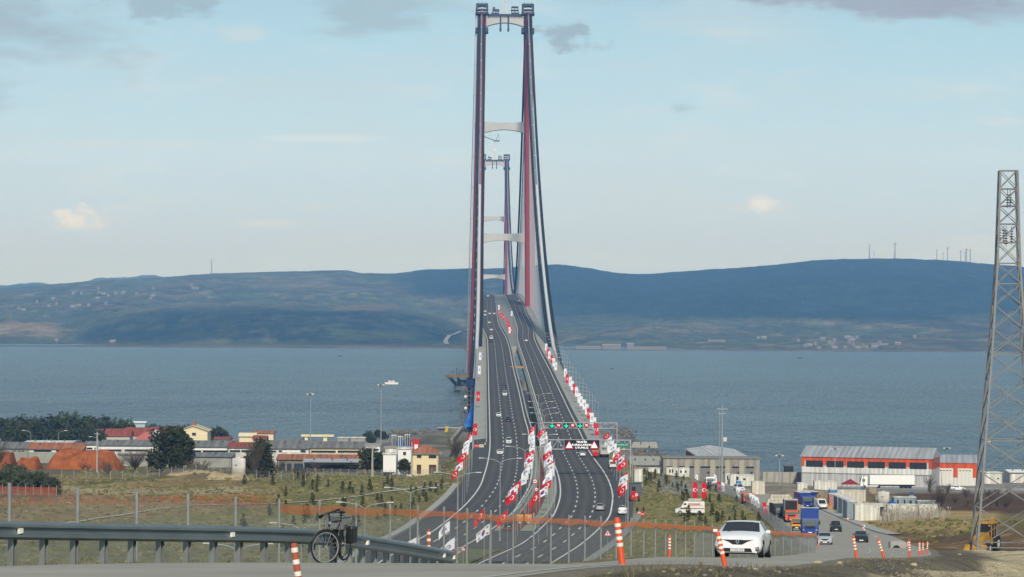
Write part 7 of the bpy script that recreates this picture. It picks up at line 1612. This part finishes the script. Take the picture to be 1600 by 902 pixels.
for k, (a, b_) in enumerate(zip(zs_[:-1], zs_[1:])):
    wa, wb = pw(a), pw(b_); t_ = .065 if k < 6 else .075
    for c0, c1 in (((-1,-1),(1,-1)),((1,-1),(1,1)),((1,1),(-1,1)),((-1,1),(-1,-1))):
        q.bar((c0[0]*wa,c0[1]*wa,a),(c1[0]*wb,c1[1]*wb,b_),t_); q.bar((c1[0]*wa,c1[1]*wa,a),(c0[0]*wb,c0[1]*wb,b_),t_)
        if k < 6 or k % 3 == 0: q.bar((c0[0]*wa,c0[1]*wa,a),(c1[0]*wa,c1[1]*wa,a),t_*1.2)
q.build('bracing', GALV, py_)
INS = mat('insulator', (.05,.035,.03), rough=.3)
for (x, y0, n_) in ((1578,303,5),(1582,303,5),(1565.5,358,5),(1572,359,5),(1575.5,359,6),(1584,360,5)):
    p = P(x, y0, 225.4); q = MB()
    for k in range(n_): q.lathe([(.03,-k*.22),(.15,-k*.22-.05),(.15,-k*.22-.10),(.03,-k*.22-.12)], 10)
    q.cyl((0,0,.4),(0,0,-n_*.22-.1),.025,n=5); o = q.build('insulator', INS, py_); o.location = (p.x-py_.location.x, -.3, p.z)
# ------------------------------------------------------------------ vegetation
o = tree('evergreen_tree','big round dark evergreen tree before the grey factories',LEAF1,12.6,11.6,30,9500,.50,5,.03); o.location = GP(269,742,700)
o = tree('bushy_tree','bushy dark tree right of the white water tank',LEAF1,9.6,9.0,22,5600,.42,9,.03); o.location = GP(404,745,668); o2 = baretree('bare_tree','thin grey bare tree growing through the bushy tree',9.5,7,4,60); o2.location = GP(399,745,664)
for x, w, Y, H, lab, s in ((575,6.5,735,8,'dark evergreen beside the concrete utility pole',31),(590,5,738,6.5,'smaller evergreen right of the concrete utility pole',32),(631,4.5,728,5,'small round tree in front of white building',33),(608,3.2,728,3.2,'low dark bush below the white cabin',36),(546,3,752,3.4,'dark bush under the grey awning',37)):
    o = tree('evergreen_tree', lab, LEAF1, H, w, 14, 2200, .34, s, .05); o.location = GP(x,745,Y)
o = baretree('bare_tree','grey bare tree left of the white flags',8.5,7.5,12,90); o.location = GP(713,722,760)
o = baretree('bare_tree','wide bare shrub left of the big evergreen tree',6.5,10,13,120); o.location = GP(212,740,700); o = baretree('bare_tree','bare shrub right of the big evergreen tree',4.0,9,14,90); o.location = GP(312,745,690); o = baretree('bare_tree','reddish bare tree at the left picture edge',9,8,15,80); o.location = GP(-2,735,680)
o = baretree('bare_tree','leafless tree on edge of brown bank below warehouse',5.5,5,16,50); o.location = GP(1453,776,760); o = baretree('bare_tree','bare trees tuft behind the cream portal',8,3.2,18,50); o.location = GP(477,690,950); o = baretree('bare_tree','dark bare shrub at right end of containers',5.2,4.6,19,110); o.location = GP(1470,800,560)
o = baretree('bare_tree','pinkish bare tree behind the cream house',9,9,20,90); o.location = GP(315,690,1050)
for k, (x, Y, H, W) in enumerate(((8,560,5.0,7.5),(36,552,4.6,7.0),(62,556,4.4,6.5),(82,553,3.2,4.2),(-20,560,5.2,8),(22,575,5.4,7))):
    o = tree('olive_bush','olive green bush at left edge, '+ORD[k]+' in the clump',LEAF2,H,W,14,2400,.30,40+k,.02,'bush','olive bushes'); o.location = GP(x,765,Y)
PK1 = [Kind(tree('pine_tree','pine',LEAF3,10,13,16,1500,.75,60+k,.12,'pine')) for k in range(3)]
rr = random.Random(5)
for k, (x, yt, Y) in enumerate(((-14,655,1150),(8,654,1180),(22,657,1120),(36,653,1170),(50,657,1130),(66,655,1180),(80,653,1150),(94,656,1120),(108,648,1190),(118,653,1150),(131,652,1180),(146,657,1140),(162,654,1170),(176,659,1130),(194,657,1120),(199,662,1160),(236,664,1200),(286,666,1180),(340,669,1140),(350,672,1160),(150,668,1060),(40,668,1050),(100,668,1060),(575,683,1240),(590,682,1250),(600,684,1230),(580,687,1180))):
    p = GP(x, 690, Y); H = max(4, P(x, yt, Y).z-p.z); PK1[k % 3].put(p, k*1.1, f'dark rounded pine near the shore, {ORD[k]} from the left', 'pines near the shore', scale=H/10)
rk = [Kind(reeds(80+k, 'reeds')) for k in range(2)]
for k in range(12):
    x = 1386+k*8; Y = 480+rr.uniform(-12,18); p = GP(x, 812, Y); rk[k % 2].put(p, k*.8, f'pale dry reed bush before the containers, {ORD[k]} from the left', 'dry reed bushes', scale=rr.uniform(.8,1.25))
MATS['bare twigs'].node_tree  # twigs shared
sk = [Kind(sapling(90+k)) for k in range(4)]
n_ = 0; LLAB = 'small dark sapling planted on the grassy cut slope left of the motorway'; RLAB = 'small dark sapling planted on the grass bank right of the motorway'
def lim(x): return float(np.interp(x, [430,500,560,620,700], [790,786,778,768,758]))
spots = [(497,757),(466,752),(489,766),(547,771),(513,761),(536,770),(474,761),(580,768),(552,772),(600,763),(612,765),(642,768),(650,775),(664,764),(673,768),(590,785),(596,792),(612,790),(627,797),(567,795),(566,775),(540,793),(536,797),(475,806),(482,810),(447,797),(422,806),(459,820),(590,812),(602,808),(618,806),(646,790),(655,785),(662,778),(681,770),(690,765),(560,822),(520,815),(500,800),(436,790)]
while len(spots) < 62:
    x, y = rr.uniform(380,700), rr.uniform(752,860)
    if y < 860-(x-560)*.62*(x > 560): spots.append((x, y))
for x, y in spots:
    p = drop(x, y, 300)
    if p is None or p.x > float(hwL(p.y))-2 or p.y > 900: continue
    sk[n_ % 4].put(p, rr.uniform(0,6), LLAB, 'saplings on the left slope', scale=rr.uniform(.75,1.55)); n_ += 1
m_ = 0
for k in range(150):
    x, y = rr.uniform(1000,1255), rr.uniform(738,822); p = drop(x, y, 300)
    if p is None or p.x < float(hwR(p.y))+3 or p.x > float(sideL(min(p.y,800)))-3 or p.y > 770 or (985 < x < 1065 and y > 770): continue
    sk[(k) % 4].put(p, rr.uniform(0,6), RLAB, 'saplings on the right bank', scale=rr.uniform(.7,1.5)); m_ += 1
    if m_ > 85: break
# ------------------------------------------------------------------ far shore and the strait
FH = mat('far house wall', (.18,.175,.165), rough=.9, var=.1); FR = mat('far roof', (.22,.16,.13), rough=.9)
def farhouse(W, D, H, rm_, label='far house'):
    t = thing('house', label, 'house'); q = MB(); q.box(-W/2,-D/2,-6,W/2,D/2,H); q.build('wall', FH, t); q = MB(); q.prismx([(-D/2-.4,H),(0,H+D*.28),(D/2+.4,H)], -W/2-.4, W/2+.4); q.build('roof', rm_, t); return t
fk = [Kind(farhouse(8,7,4.5,FR)), Kind(farhouse(13,8,4,mat('far pale roof',(.25,.25,.245)))), Kind(farhouse(7,7,6,FR))]
vill = [(60,474),(85,468.5),(90,477.5),(120,459),(156,459),(163,461),(170,463),(182,460),(78,480),(115,482.5),(125,479),(140,481),(31,485),(38,486),(167,477.5),(195,459),(215,462),(240,464),(300,448),(90,533.5),(178,536)]
rr = random.Random(9)
for k in range(17): vill.append((rr.uniform(1258,1420), rr.uniform(538,547)))
for k in range(9): vill.append((rr.uniform(110,330), rr.uniform(452,470)))
for k in range(10): vill.append((rr.uniform(1180,1430), rr.uniform(529,535)))
vill.sort()
for k, (x, y) in enumerate(vill):
    p = hillpt(x, y)
    if p: fk[k % 3].put((p.x, p.y-3, p.z), rr.uniform(-.5,.5), 'tiny pale house on the hazy far shore '+('left of the bridge' if x < 700 else 'right of the bridge'), 'far houses '+('left of the bridge' if x < 700 else 'right of the bridge'))
OFFF = mat('far hall wall', (.27,.27,.26))
for x0, x1, y0, y1, lab in ((941,970,540,548,'pale boxy factory hall on far shore right of cable'),(900,938,543,548,'long low grey quay building on far shore beside cable'),(990,1041,543.5,548,'long low warehouse on far shore'),(1106,1133,532.5,535,'long white roof on the far hillside'),(1362,1388,538,541,'long white building in the far village'),(979,990,537,547,'squat grey silo block on far shore')):
    a = hillpt((x0+x1)/2, min(y1, 548.5)) or P((x0+x1)/2, 548, 5420); Y = a.y; s = F/Y; W = (x1-x0)/s; H = (y1-y0)/s; t = thing('shore_building', lab, 'building', (a.x, Y-8, a.z)); q = MB(); q.box(-W/2,0,-4,W/2,14,H*.8); q.build('wall', FH, t); q = MB(); q.prismx([(-.5,H*.8),(7,H),(14.5,H*.8)], -W/2-.5, W/2+.5); q.build('roof', OFFF, t)
def turbine():
    t = thing('wind_turbine','turbine','wind turbine'); q = MB(); q.cyl((0,0,-10),(0,0,60),2.6,1.8,8); q.build('tower', mat('turbine grey',(.22,.22,.24)), t); q = MB(); q.box(-2.6,-5,59,2.6,5,64); q.build('nacelle', mat('turbine grey',(.22,.22,.24)), t)
    for k in range(3):
        a = R(90+120*k+20); q = MB(); q.cyl((0,-6,61.5),(30*math.cos(a),-6,61.5+30*math.sin(a)),1.2,.4,5); q.build('blade', OFFW, t)
    return t
tk = Kind(turbine())
for k, (x, yt, yb) in enumerate(((1359.5,383,405),(1366.5,394,405),(1399.5,381,404),(1398,396,404),(1464.8,391,407),(1475,395,408),(1482,387,408),(1502.5,392,412),(1509.5,394,413),(1511.5,389,413),(1517.5,390,412))):
    Y = 9150; z = hillz(x, Y); H = P(x, yt, Y).z-z; tk.put((P(x,yb,Y).x, Y, z), k*.3, f'wind turbine on the far ridge, {ORD[k]} from the left', 'wind turbines', scale=max(.3,H/63))
p = hillpt(331, 429.5) or P(331,428,9100); z = hillz(331, 9100); X = P(331,428,9100).x; t = thing('radio_mast','thin radio mast on the far left ridge','mast',(X,9100,z)); H = P(331,405,9100).z-z; q = MB(); q.cyl((0,0,-8),(0,0,H),2.0,1.2,6); q.build('mast', mat('turbine grey',(.22,.22,.24)), t); q = MB(); q.lathe([(3.5,H*.5),(3.5,H*.54)],8); q.build('antenna_ring', OFFW, t)
q = MB(); tr = [hillpt(x, y) for x, y in ((699,540),(696,537),(697,532),(702,527),(710,524),(720,522),(730,520))]; tr = [v for v in tr if v]
q.strip([(v.x-5, v.y, v.z+2) for v in tr], [(v.x+5, v.y+6, v.z+2.5) for v in tr]); struct(q.build('path', mat('pale track', (.28,.25,.20), rough=1)))
def ship(label, x, y, L_, Y, ferry=True):
    p = P(x, y, Y); t = thing('ship' if ferry else 'boat', label, 'boat', (p.x, Y, 0)); q = MB(); h = L_*.13
    q.hexa([(-L_*.42,-L_*.1,-.5),(L_*.40,-L_*.1,-.5),(L_*.40,L_*.1,-.5),(-L_*.42,L_*.1,-.5),(-L_/2,-L_*.11,h),(L_/2,-L_*.11,h),(L_/2,L_*.11,h),(-L_/2,L_*.11,h)]); q.build('hull', WHITE if ferry else NAVY, t)
    q = MB(); q.box(-L_*.25,-L_*.08,h+.01,L_*.22,L_*.08,h*2); q.build('cabin', OFFW if ferry else DSTEEL, t); q = MB(); q.box(-L_*.14,-L_*.05,h*2+.01,L_*.04,L_*.05,h*2.7); q.build('bridge_deck', DSTEEL, t); q = MB(); q.cyl((0,0,h*2.7),(0,0,h*4.2),.02*L_,n=5); q.build('mast', DSTEEL, t)
def ysea(x, y): return HC*F/(unroll(x, y)[1]-500)
for x, y, L_, lab, f_ in ((612,599.5,17,'white ferry on the strait left of bridge',True),(956.5,575.5,4.5,'small dark boat right of bridge',False),(978,629,3.2,'small dark buoy boat nearer shore right of bridge',False),(532,556,8,'tiny dark boat far out left of bridge',False),(1250,559.5,9,'tiny dark boat far out right of bridge',False)):
    Y = ysea(x, y+1); ship(lab, x, y, L_*Y/F*(1.0 if x in (532,1250) else 1.3), Y, f_)
# rock fill headlands
rm2 = mat('dark rock fill', (.17,.155,.125), rough=1, var=.35, scale=.4)
def headland(label, pts, Y0_, zt, m, seed):
    q = MB(); rr_ = random.Random(seed); n = 0
    for x, y, s in pts:
        p = P(x, y, Y0_); Yp = F*(HC-zt)/(unroll(x, y)[1]-500); p = P(x, y, Yp)
        for k in range(30): q.blob((p.x+rr_.gauss(0,s), p.y+rr_.gauss(0,s*2), zt*rr_.uniform(-.3,.6)), (rr_.uniform(.4,1.3),rr_.uniform(.4,1.3),rr_.uniform(.3,.8)), 5, .25, seed=n); n += 1
    struct(q.build(label, m), 'stuff')
headland('shore_rocks', [(x, 704-(x-1000)*-.28, 4) for x in range(986,1050,6)]+[(x, 672, 5) for x in range(625,705,8)]+[(966+k*4, 664+k*5, 3) for k in range(5)], 1200, 1.6, rm2, 4)
for k, (x, y) in enumerate(((994,694),(1008,696),(1020,697))):
    Y = 1215; p = P(x, y+3, Y); q = MB(); q.prism([(-2.3,0),(2.3,0),(1.6,2.6),(-1.6,2.6)], -1.5, 1.5); tag(q.build('concrete_block', CONC, None, loc=(p.x, Y, max(ground(p.x, Y),.5)), bevel=.1), f'pale concrete block on the small headland, {ORD[k]} from the left', 'block')
# concrete retaining walls before the sea on the right
t = thing('harbour_wall','long grey concrete wall along the shore left of warehouse','wall',(0,0,0)); a, b_ = P(1192,757,885), P(1253,758,885); q = MB(); q.box(a.x,885,a.z-2,b_.x,886,P(1220,738,885).z); q.build('wall', CONC, t)
for k in range(5): q = MB(); x = a.x+(b_.x-a.x)*(k+.5)/5; q.box(x-.25,884.7,a.z-2,x+.25,884.99,P(1220,738.5,885).z); q.build('buttress', CONCD, t)
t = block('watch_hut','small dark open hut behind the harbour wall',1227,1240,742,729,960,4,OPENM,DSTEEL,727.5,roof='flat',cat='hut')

# scrub in front of the factories and on the brown bank, and clutter in the yard
ck = [Kind(baretree('scrub_bush','scrub',2.6,3.4,120+k,34,cat='bush')) for k in range(3)]; rr = random.Random(77)
lst = sorted([(rr.uniform(92,500), 742, rr.uniform(655,745)) for _ in range(34)])
for k, (x, y, Y) in enumerate(lst): p = GP(x, y, Y); ck[k % 3].put(p, k*1.3, 'leafless brown scrub bush before the low factory walls', 'scrub before the factories', scale=rr.uniform(.7,1.5))
lst = sorted([(rr.uniform(1425,1600), 785, rr.uniform(560,740)) for _ in range(26)])
for k, (x, y, Y) in enumerate(lst): p = GP(x, y, Y); ck[k % 3].put(p, k*1.3, 'leafless scrub bush on brown bank below the warehouse road', 'scrub on the brown bank', scale=rr.uniform(.6,1.3))
def crate(): 
    t = thing('crate','crate','crate'); q = MB(); q.box(-.6,-.5,.12,.6,.5,1.0); q.build('box', mat('crate wood',(.34,.27,.17),rough=.9,var=.25), t); q = MB(); 
    for x in (-.5,0,.5): q.box(x-.06,-.5,0,x+.06,.5,.117)
    q.build('skid', BARK, t); return t
def drum():
    t = thing('drum','drum','drum'); q = MB(); q.lathe([(0,0),(.3,0),(.3,.88),(0,.88)],12); q.build('shell', BLUE, t); q = MB(); q.lathe([(.3,.28),(.315,.3),(.3,.32)],12); q.lathe([(.3,.58),(.315,.6),(.3,.62)],12); q.build('rib', DSTEEL, t); return t
kc, kd = Kind(crate()), Kind(drum())
for k in range(30):
    x, Y = ((rr.uniform(1205,1300), rr.uniform(575,690)) if k < 18 else (rr.uniform(1320,1440), rr.uniform(600,720))); p = GP(x, 780, Y)
    if float(sideL(Y))-1 < p.x < float(sideR(Y))+1: continue
    (kc if k % 3 else kd).put(p, rr.uniform(0,3), 'wooden crate lying about in the crowded works yard' if k % 3 else 'blue steel drum standing in the crowded works yard', 'crates in the yard' if k % 3 else 'drums in the yard', scale=rr.uniform(.9,1.6))

FOAM = mat('wake foam', (.22,.27,.29), rough=.6, var=.5, scale=.08)
q = MB()
for pts, w0 in (([(619,600),(640,603),(668,605.5),(700,607)], 2.5), ([(560,612),(610,612.3),(660,612.8),(715,615.5)], 1.6)):
    V = [Vector((P(x,y,ysea(x,y)).x, ysea(x,y), .06)) for x, y in pts]; q.strip([v+Vector((0,-w0*3,0)) for v in V], [v+Vector((0,w0*3,0)) for v in V])
struct(q.build('foam', FOAM), 'stuff')
# ------------------------------------------------------------------ air
q = MB(); q.box(-6500, -400, -8, 6500, 15800, 392)
hzm = bpy.data.materials.new('haze air'); hzm.use_nodes = True; nt = hzm.node_tree; nt.nodes.remove(nt.nodes['Principled BSDF'])
pv = nt.nodes.new('ShaderNodeVolumePrincipled'); pv.inputs['Color'].default_value = (.18,.45,1.0,1); pv.inputs['Density'].default_value = HAZE_D = .86e-4; pv.inputs['Anisotropy'].default_value = -.15; pv.inputs['Absorption Color'].default_value = (1,1,1,1)
nt.links.new(pv.outputs[0], nt.nodes['Material Output'].inputs['Volume']); struct(q.build('haze', hzm), 'stuff')
# ------------------------------------------------------------------ sky
SUN_EL, SUN_AZ = R(35), R(176)         # azimuth measured from +Y towards +X: behind the eye, to the left
w = bpy.data.worlds.new('World'); S.world = w; w.use_nodes = True; nt = w.node_tree; L = nt.links.new; bg = nt.nodes['Background']
sky = nt.nodes.new('ShaderNodeTexSky'); sky.sky_type = 'NISHITA'; sky.sun_disc = False; sky.sun_elevation = SUN_EL; sky.sun_rotation = SUN_AZ; sky.altitude = 50; sky.air_density = 1.0; sky.dust_density = 1.0; sky.ozone_density = 1.5
tc = nt.nodes.new('ShaderNodeTexCoord'); sp = nt.nodes.new('ShaderNodeSeparateXYZ'); L(tc.outputs['Generated'], sp.inputs[0])
def math_(op, a, b_=None, c=None):
    n = nt.nodes.new('ShaderNodeMath'); n.operation = op
    for k, v in enumerate((a, b_, c)):
        if v is None: continue
        if isinstance(v, (int, float)): n.inputs[k].default_value = v
        else: L(v, n.inputs[k])
    return n.outputs[0]
ydir = math_('MAXIMUM', math_('ABSOLUTE', sp.outputs['Y']), .02)
az = math_('DIVIDE', sp.outputs['X'], ydir); el = math_('DIVIDE', sp.outputs['Z'], ydir); front = math_('GREATER_THAN', sp.outputs['Y'], 0.0)
cmb = nt.nodes.new('ShaderNodeCombineXYZ'); L(az, cmb.inputs[0]); L(el, cmb.inputs[1])
def nz(scale, sx, sy, detail=6, rough=.6, off=0):
    mp = nt.nodes.new('ShaderNodeMapping'); mp.inputs['Scale'].default_value = (sx, sy, 1); mp.inputs['Location'].default_value = (off, off*.7, off); L(cmb.outputs[0], mp.inputs['Vector'])
    n = nt.nodes.new('ShaderNodeTexNoise'); n.inputs['Scale'].default_value = scale; n.inputs['Detail'].default_value = detail; n.inputs['Roughness'].default_value = rough; L(mp.outputs[0], n.inputs['Vector']); return n.outputs['Fac']
n5 = nz(150, 1, 1.3, off=5); n1 = nz(60, 1, 2.0); n2 = nz(18, 1, 3.5, off=3); n3 = nz(7, 1, 5, off=8)
cur = sky.outputs['Color']
def mix(fac, col):
    global cur
    m = nt.nodes.new('ShaderNodeMix'); m.data_type = 'RGBA'; L(fac, m.inputs['Factor']) if not isinstance(fac, (int, float)) else setattr(m.inputs['Factor'], 'default_value', fac); L(cur, m.inputs[6])
    if isinstance(col, tuple): m.inputs[7].default_value = col+(1,)
    else: L(col, m.inputs[7])
    cur = m.outputs[2]
# thin high veil over everything (sky units: strength below brings them to picture range)
KS = 1/.1
veil = lambda r, g, b_: (r*KS, g*KS, b_*KS)
VEIL = nt.nodes.new('ShaderNodeValToRGB'); e = VEIL.color_ramp.elements
stops = [(0.0,(.53,.66,.90)),(.055,(.55,.68,.89)),(.125,(.57,.75,.90)),(.21,(.455,.70,.85)),(.27,(.40,.61,.76)),(.8,(.20,.30,.40))]
e[0].position = 0; e[0].color = stops[0][1]+(1,); e[1].position = .8; e[1].color = stops[-1][1]+(1,)
for p_, c in stops[1:-1]: x = e.new(p_); x.color = c+(1,)
L(math_('DIVIDE', el, .5), VEIL.inputs['Fac'])
sc = nt.nodes.new('ShaderNodeVectorMath'); sc.operation = 'SCALE'; L(VEIL.outputs['Color'], sc.inputs[0]); sc.inputs['Scale'].default_value = KS
mix(.82, sc.outputs[0])
def cloud(x, y, wx, wy, colr, amt, soft=.9, nzf=None, k=1.6):
    xu_, yu_ = unroll(x, y); a0, e0 = (xu_-756)/F, (500-yu_)/F
    dx = math_('DIVIDE', math_('SUBTRACT', az, a0), wx/F); dy = math_('DIVIDE', math_('SUBTRACT', el, e0), wy/F)
    r2 = math_('ADD', math_('MULTIPLY', dx, dx), math_('MULTIPLY', dy, dy))
    v = math_('SUBTRACT', math_('ADD', math_('SUBTRACT', 1.0, r2), math_('MULTIPLY', math_('SUBTRACT', nzf or n1, .5), k*2)), .15)
    f = nt.nodes.new('ShaderNodeMapRange'); f.interpolation_type = 'SMOOTHSTEP'; f.inputs['From Min'].default_value = 0; f.inputs['From Max'].default_value = soft; f.inputs['To Max'].default_value = amt; L(v, f.inputs['Value'])
    mix(math_('MULTIPLY', f.outputs[0], front), veil(*colr))
for nf, colr, lo, hi, amt in ((n3, (.60,.68,.73), .46, .72, .42), (n2, (.74,.79,.80), .50, .75, .38), (n1, (.62,.71,.76), .52, .78, .18)):
    f = nt.nodes.new('ShaderNodeMapRange'); f.interpolation_type = 'SMOOTHSTEP'; f.inputs['From Min'].default_value = lo; f.inputs['From Max'].default_value = hi; f.inputs['To Max'].default_value = amt; L(nf, f.inputs['Value']); mix(f.outputs[0], veil(*colr))
DK_ = (.34,.45,.53)
cloud(-60, 40, 290, 150, (.36,.46,.54), .8, 1.3, n2, 2.4); cloud(245, 16, 110, 30, DK_, .7, 1.0, n1, 2.8); cloud(570, 24, 190, 40, (.37,.50,.58), .75, 1.1, n2, 2.8); cloud(885, 56, 72, 30, DK_, .85, .9, n1, 2.6)
cloud(1330, -10, 360, 46, (.36,.42,.52), .95, .9, n2, 2.6); cloud(1570, 14, 150, 40, (.35,.41,.51), .8, 1.0, n2, 2.4); cloud(1000, -8, 160, 24, (.38,.49,.57), .6, 1.2, n2); cloud(1068, 168, 26, 9, (.42,.58,.66), .8, .9, n1)
cloud(380, 52, 75, 16, (.64,.72,.74), .6, 1.2, n1); cloud(520, 216, 170, 10, (.84,.86,.84), .5, 1.3, n2); cloud(240, 226, 240, 10, (.70,.76,.80), .5, 1.3, n2); cloud(1380, 208, 330, 18, (.60,.72,.77), .45, 1.4, n2); cloud(1560, 190, 60, 10, (.80,.78,.77), .4, 1.2, n1)
cloud(118, 348, 64, 20, (.75,.76,.76), .5, 1.2, n1); cloud(118, 340, 56, 24, (.92,.87,.81), .75, 1.1, n5, 1.5); cloud(1197, 325, 60, 26, (.74,.75,.76), .4, 1.2, n1); cloud(1192, 316, 32, 21, (.90,.87,.83), .7, 1.1, n5, 1.5); cloud(415, 350, 70, 9, (.78,.78,.78), .45, 1.1, n1); cloud(490, 322, 40, 10, (.70,.74,.76), .35, 1.1, n1)
L(cur, bg.inputs['Color']); bg.inputs['Strength'].default_value = .1
# ------------------------------------------------------------------ sun
sl = bpy.data.lights.new('sun', 'SUN'); sl.energy = 3.6; sl.angle = R(3.5); sl.color = (1, .93, .82); so = bpy.data.objects.new('sun', sl); C.objects.link(so)
sd = Vector((math.sin(SUN_AZ)*math.cos(SUN_EL), math.cos(SUN_AZ)*math.cos(SUN_EL), math.sin(SUN_EL)))
so.rotation_euler = sd.to_track_quat('Z', 'Y').to_euler(); so.location = (0, 0, 300)
# ------------------------------------------------------------------ camera
cd = bpy.data.cameras.new('camera'); cam = bpy.data.objects.new('camera', cd); C.objects.link(cam)
cd.sensor_width = 36; cd.sensor_fit = 'HORIZONTAL'; cd.lens = 36*F/1600; cd.clip_start = .5; cd.clip_end = 40000
cam.location = (0, 0, HC); fwd = Vector((44/F, 1, 49/F)).normalized()
cam.rotation_mode = 'QUATERNION'; cam.rotation_quaternion = fwd.to_track_quat('-Z', 'Y') @ Quaternion((0, 0, 1), TH); S.camera = cam
S.render.engine = 'CYCLES'; S.cycles.use_denoising = True; S.cycles.transparent_max_bounces = 24; S.cycles.max_bounces = 6; S.cycles.volume_bounces = 0
S.view_settings.view_transform = 'Standard'; S.view_settings.look = 'None'; S.view_settings.exposure = 0; S.view_settings.gamma = 1
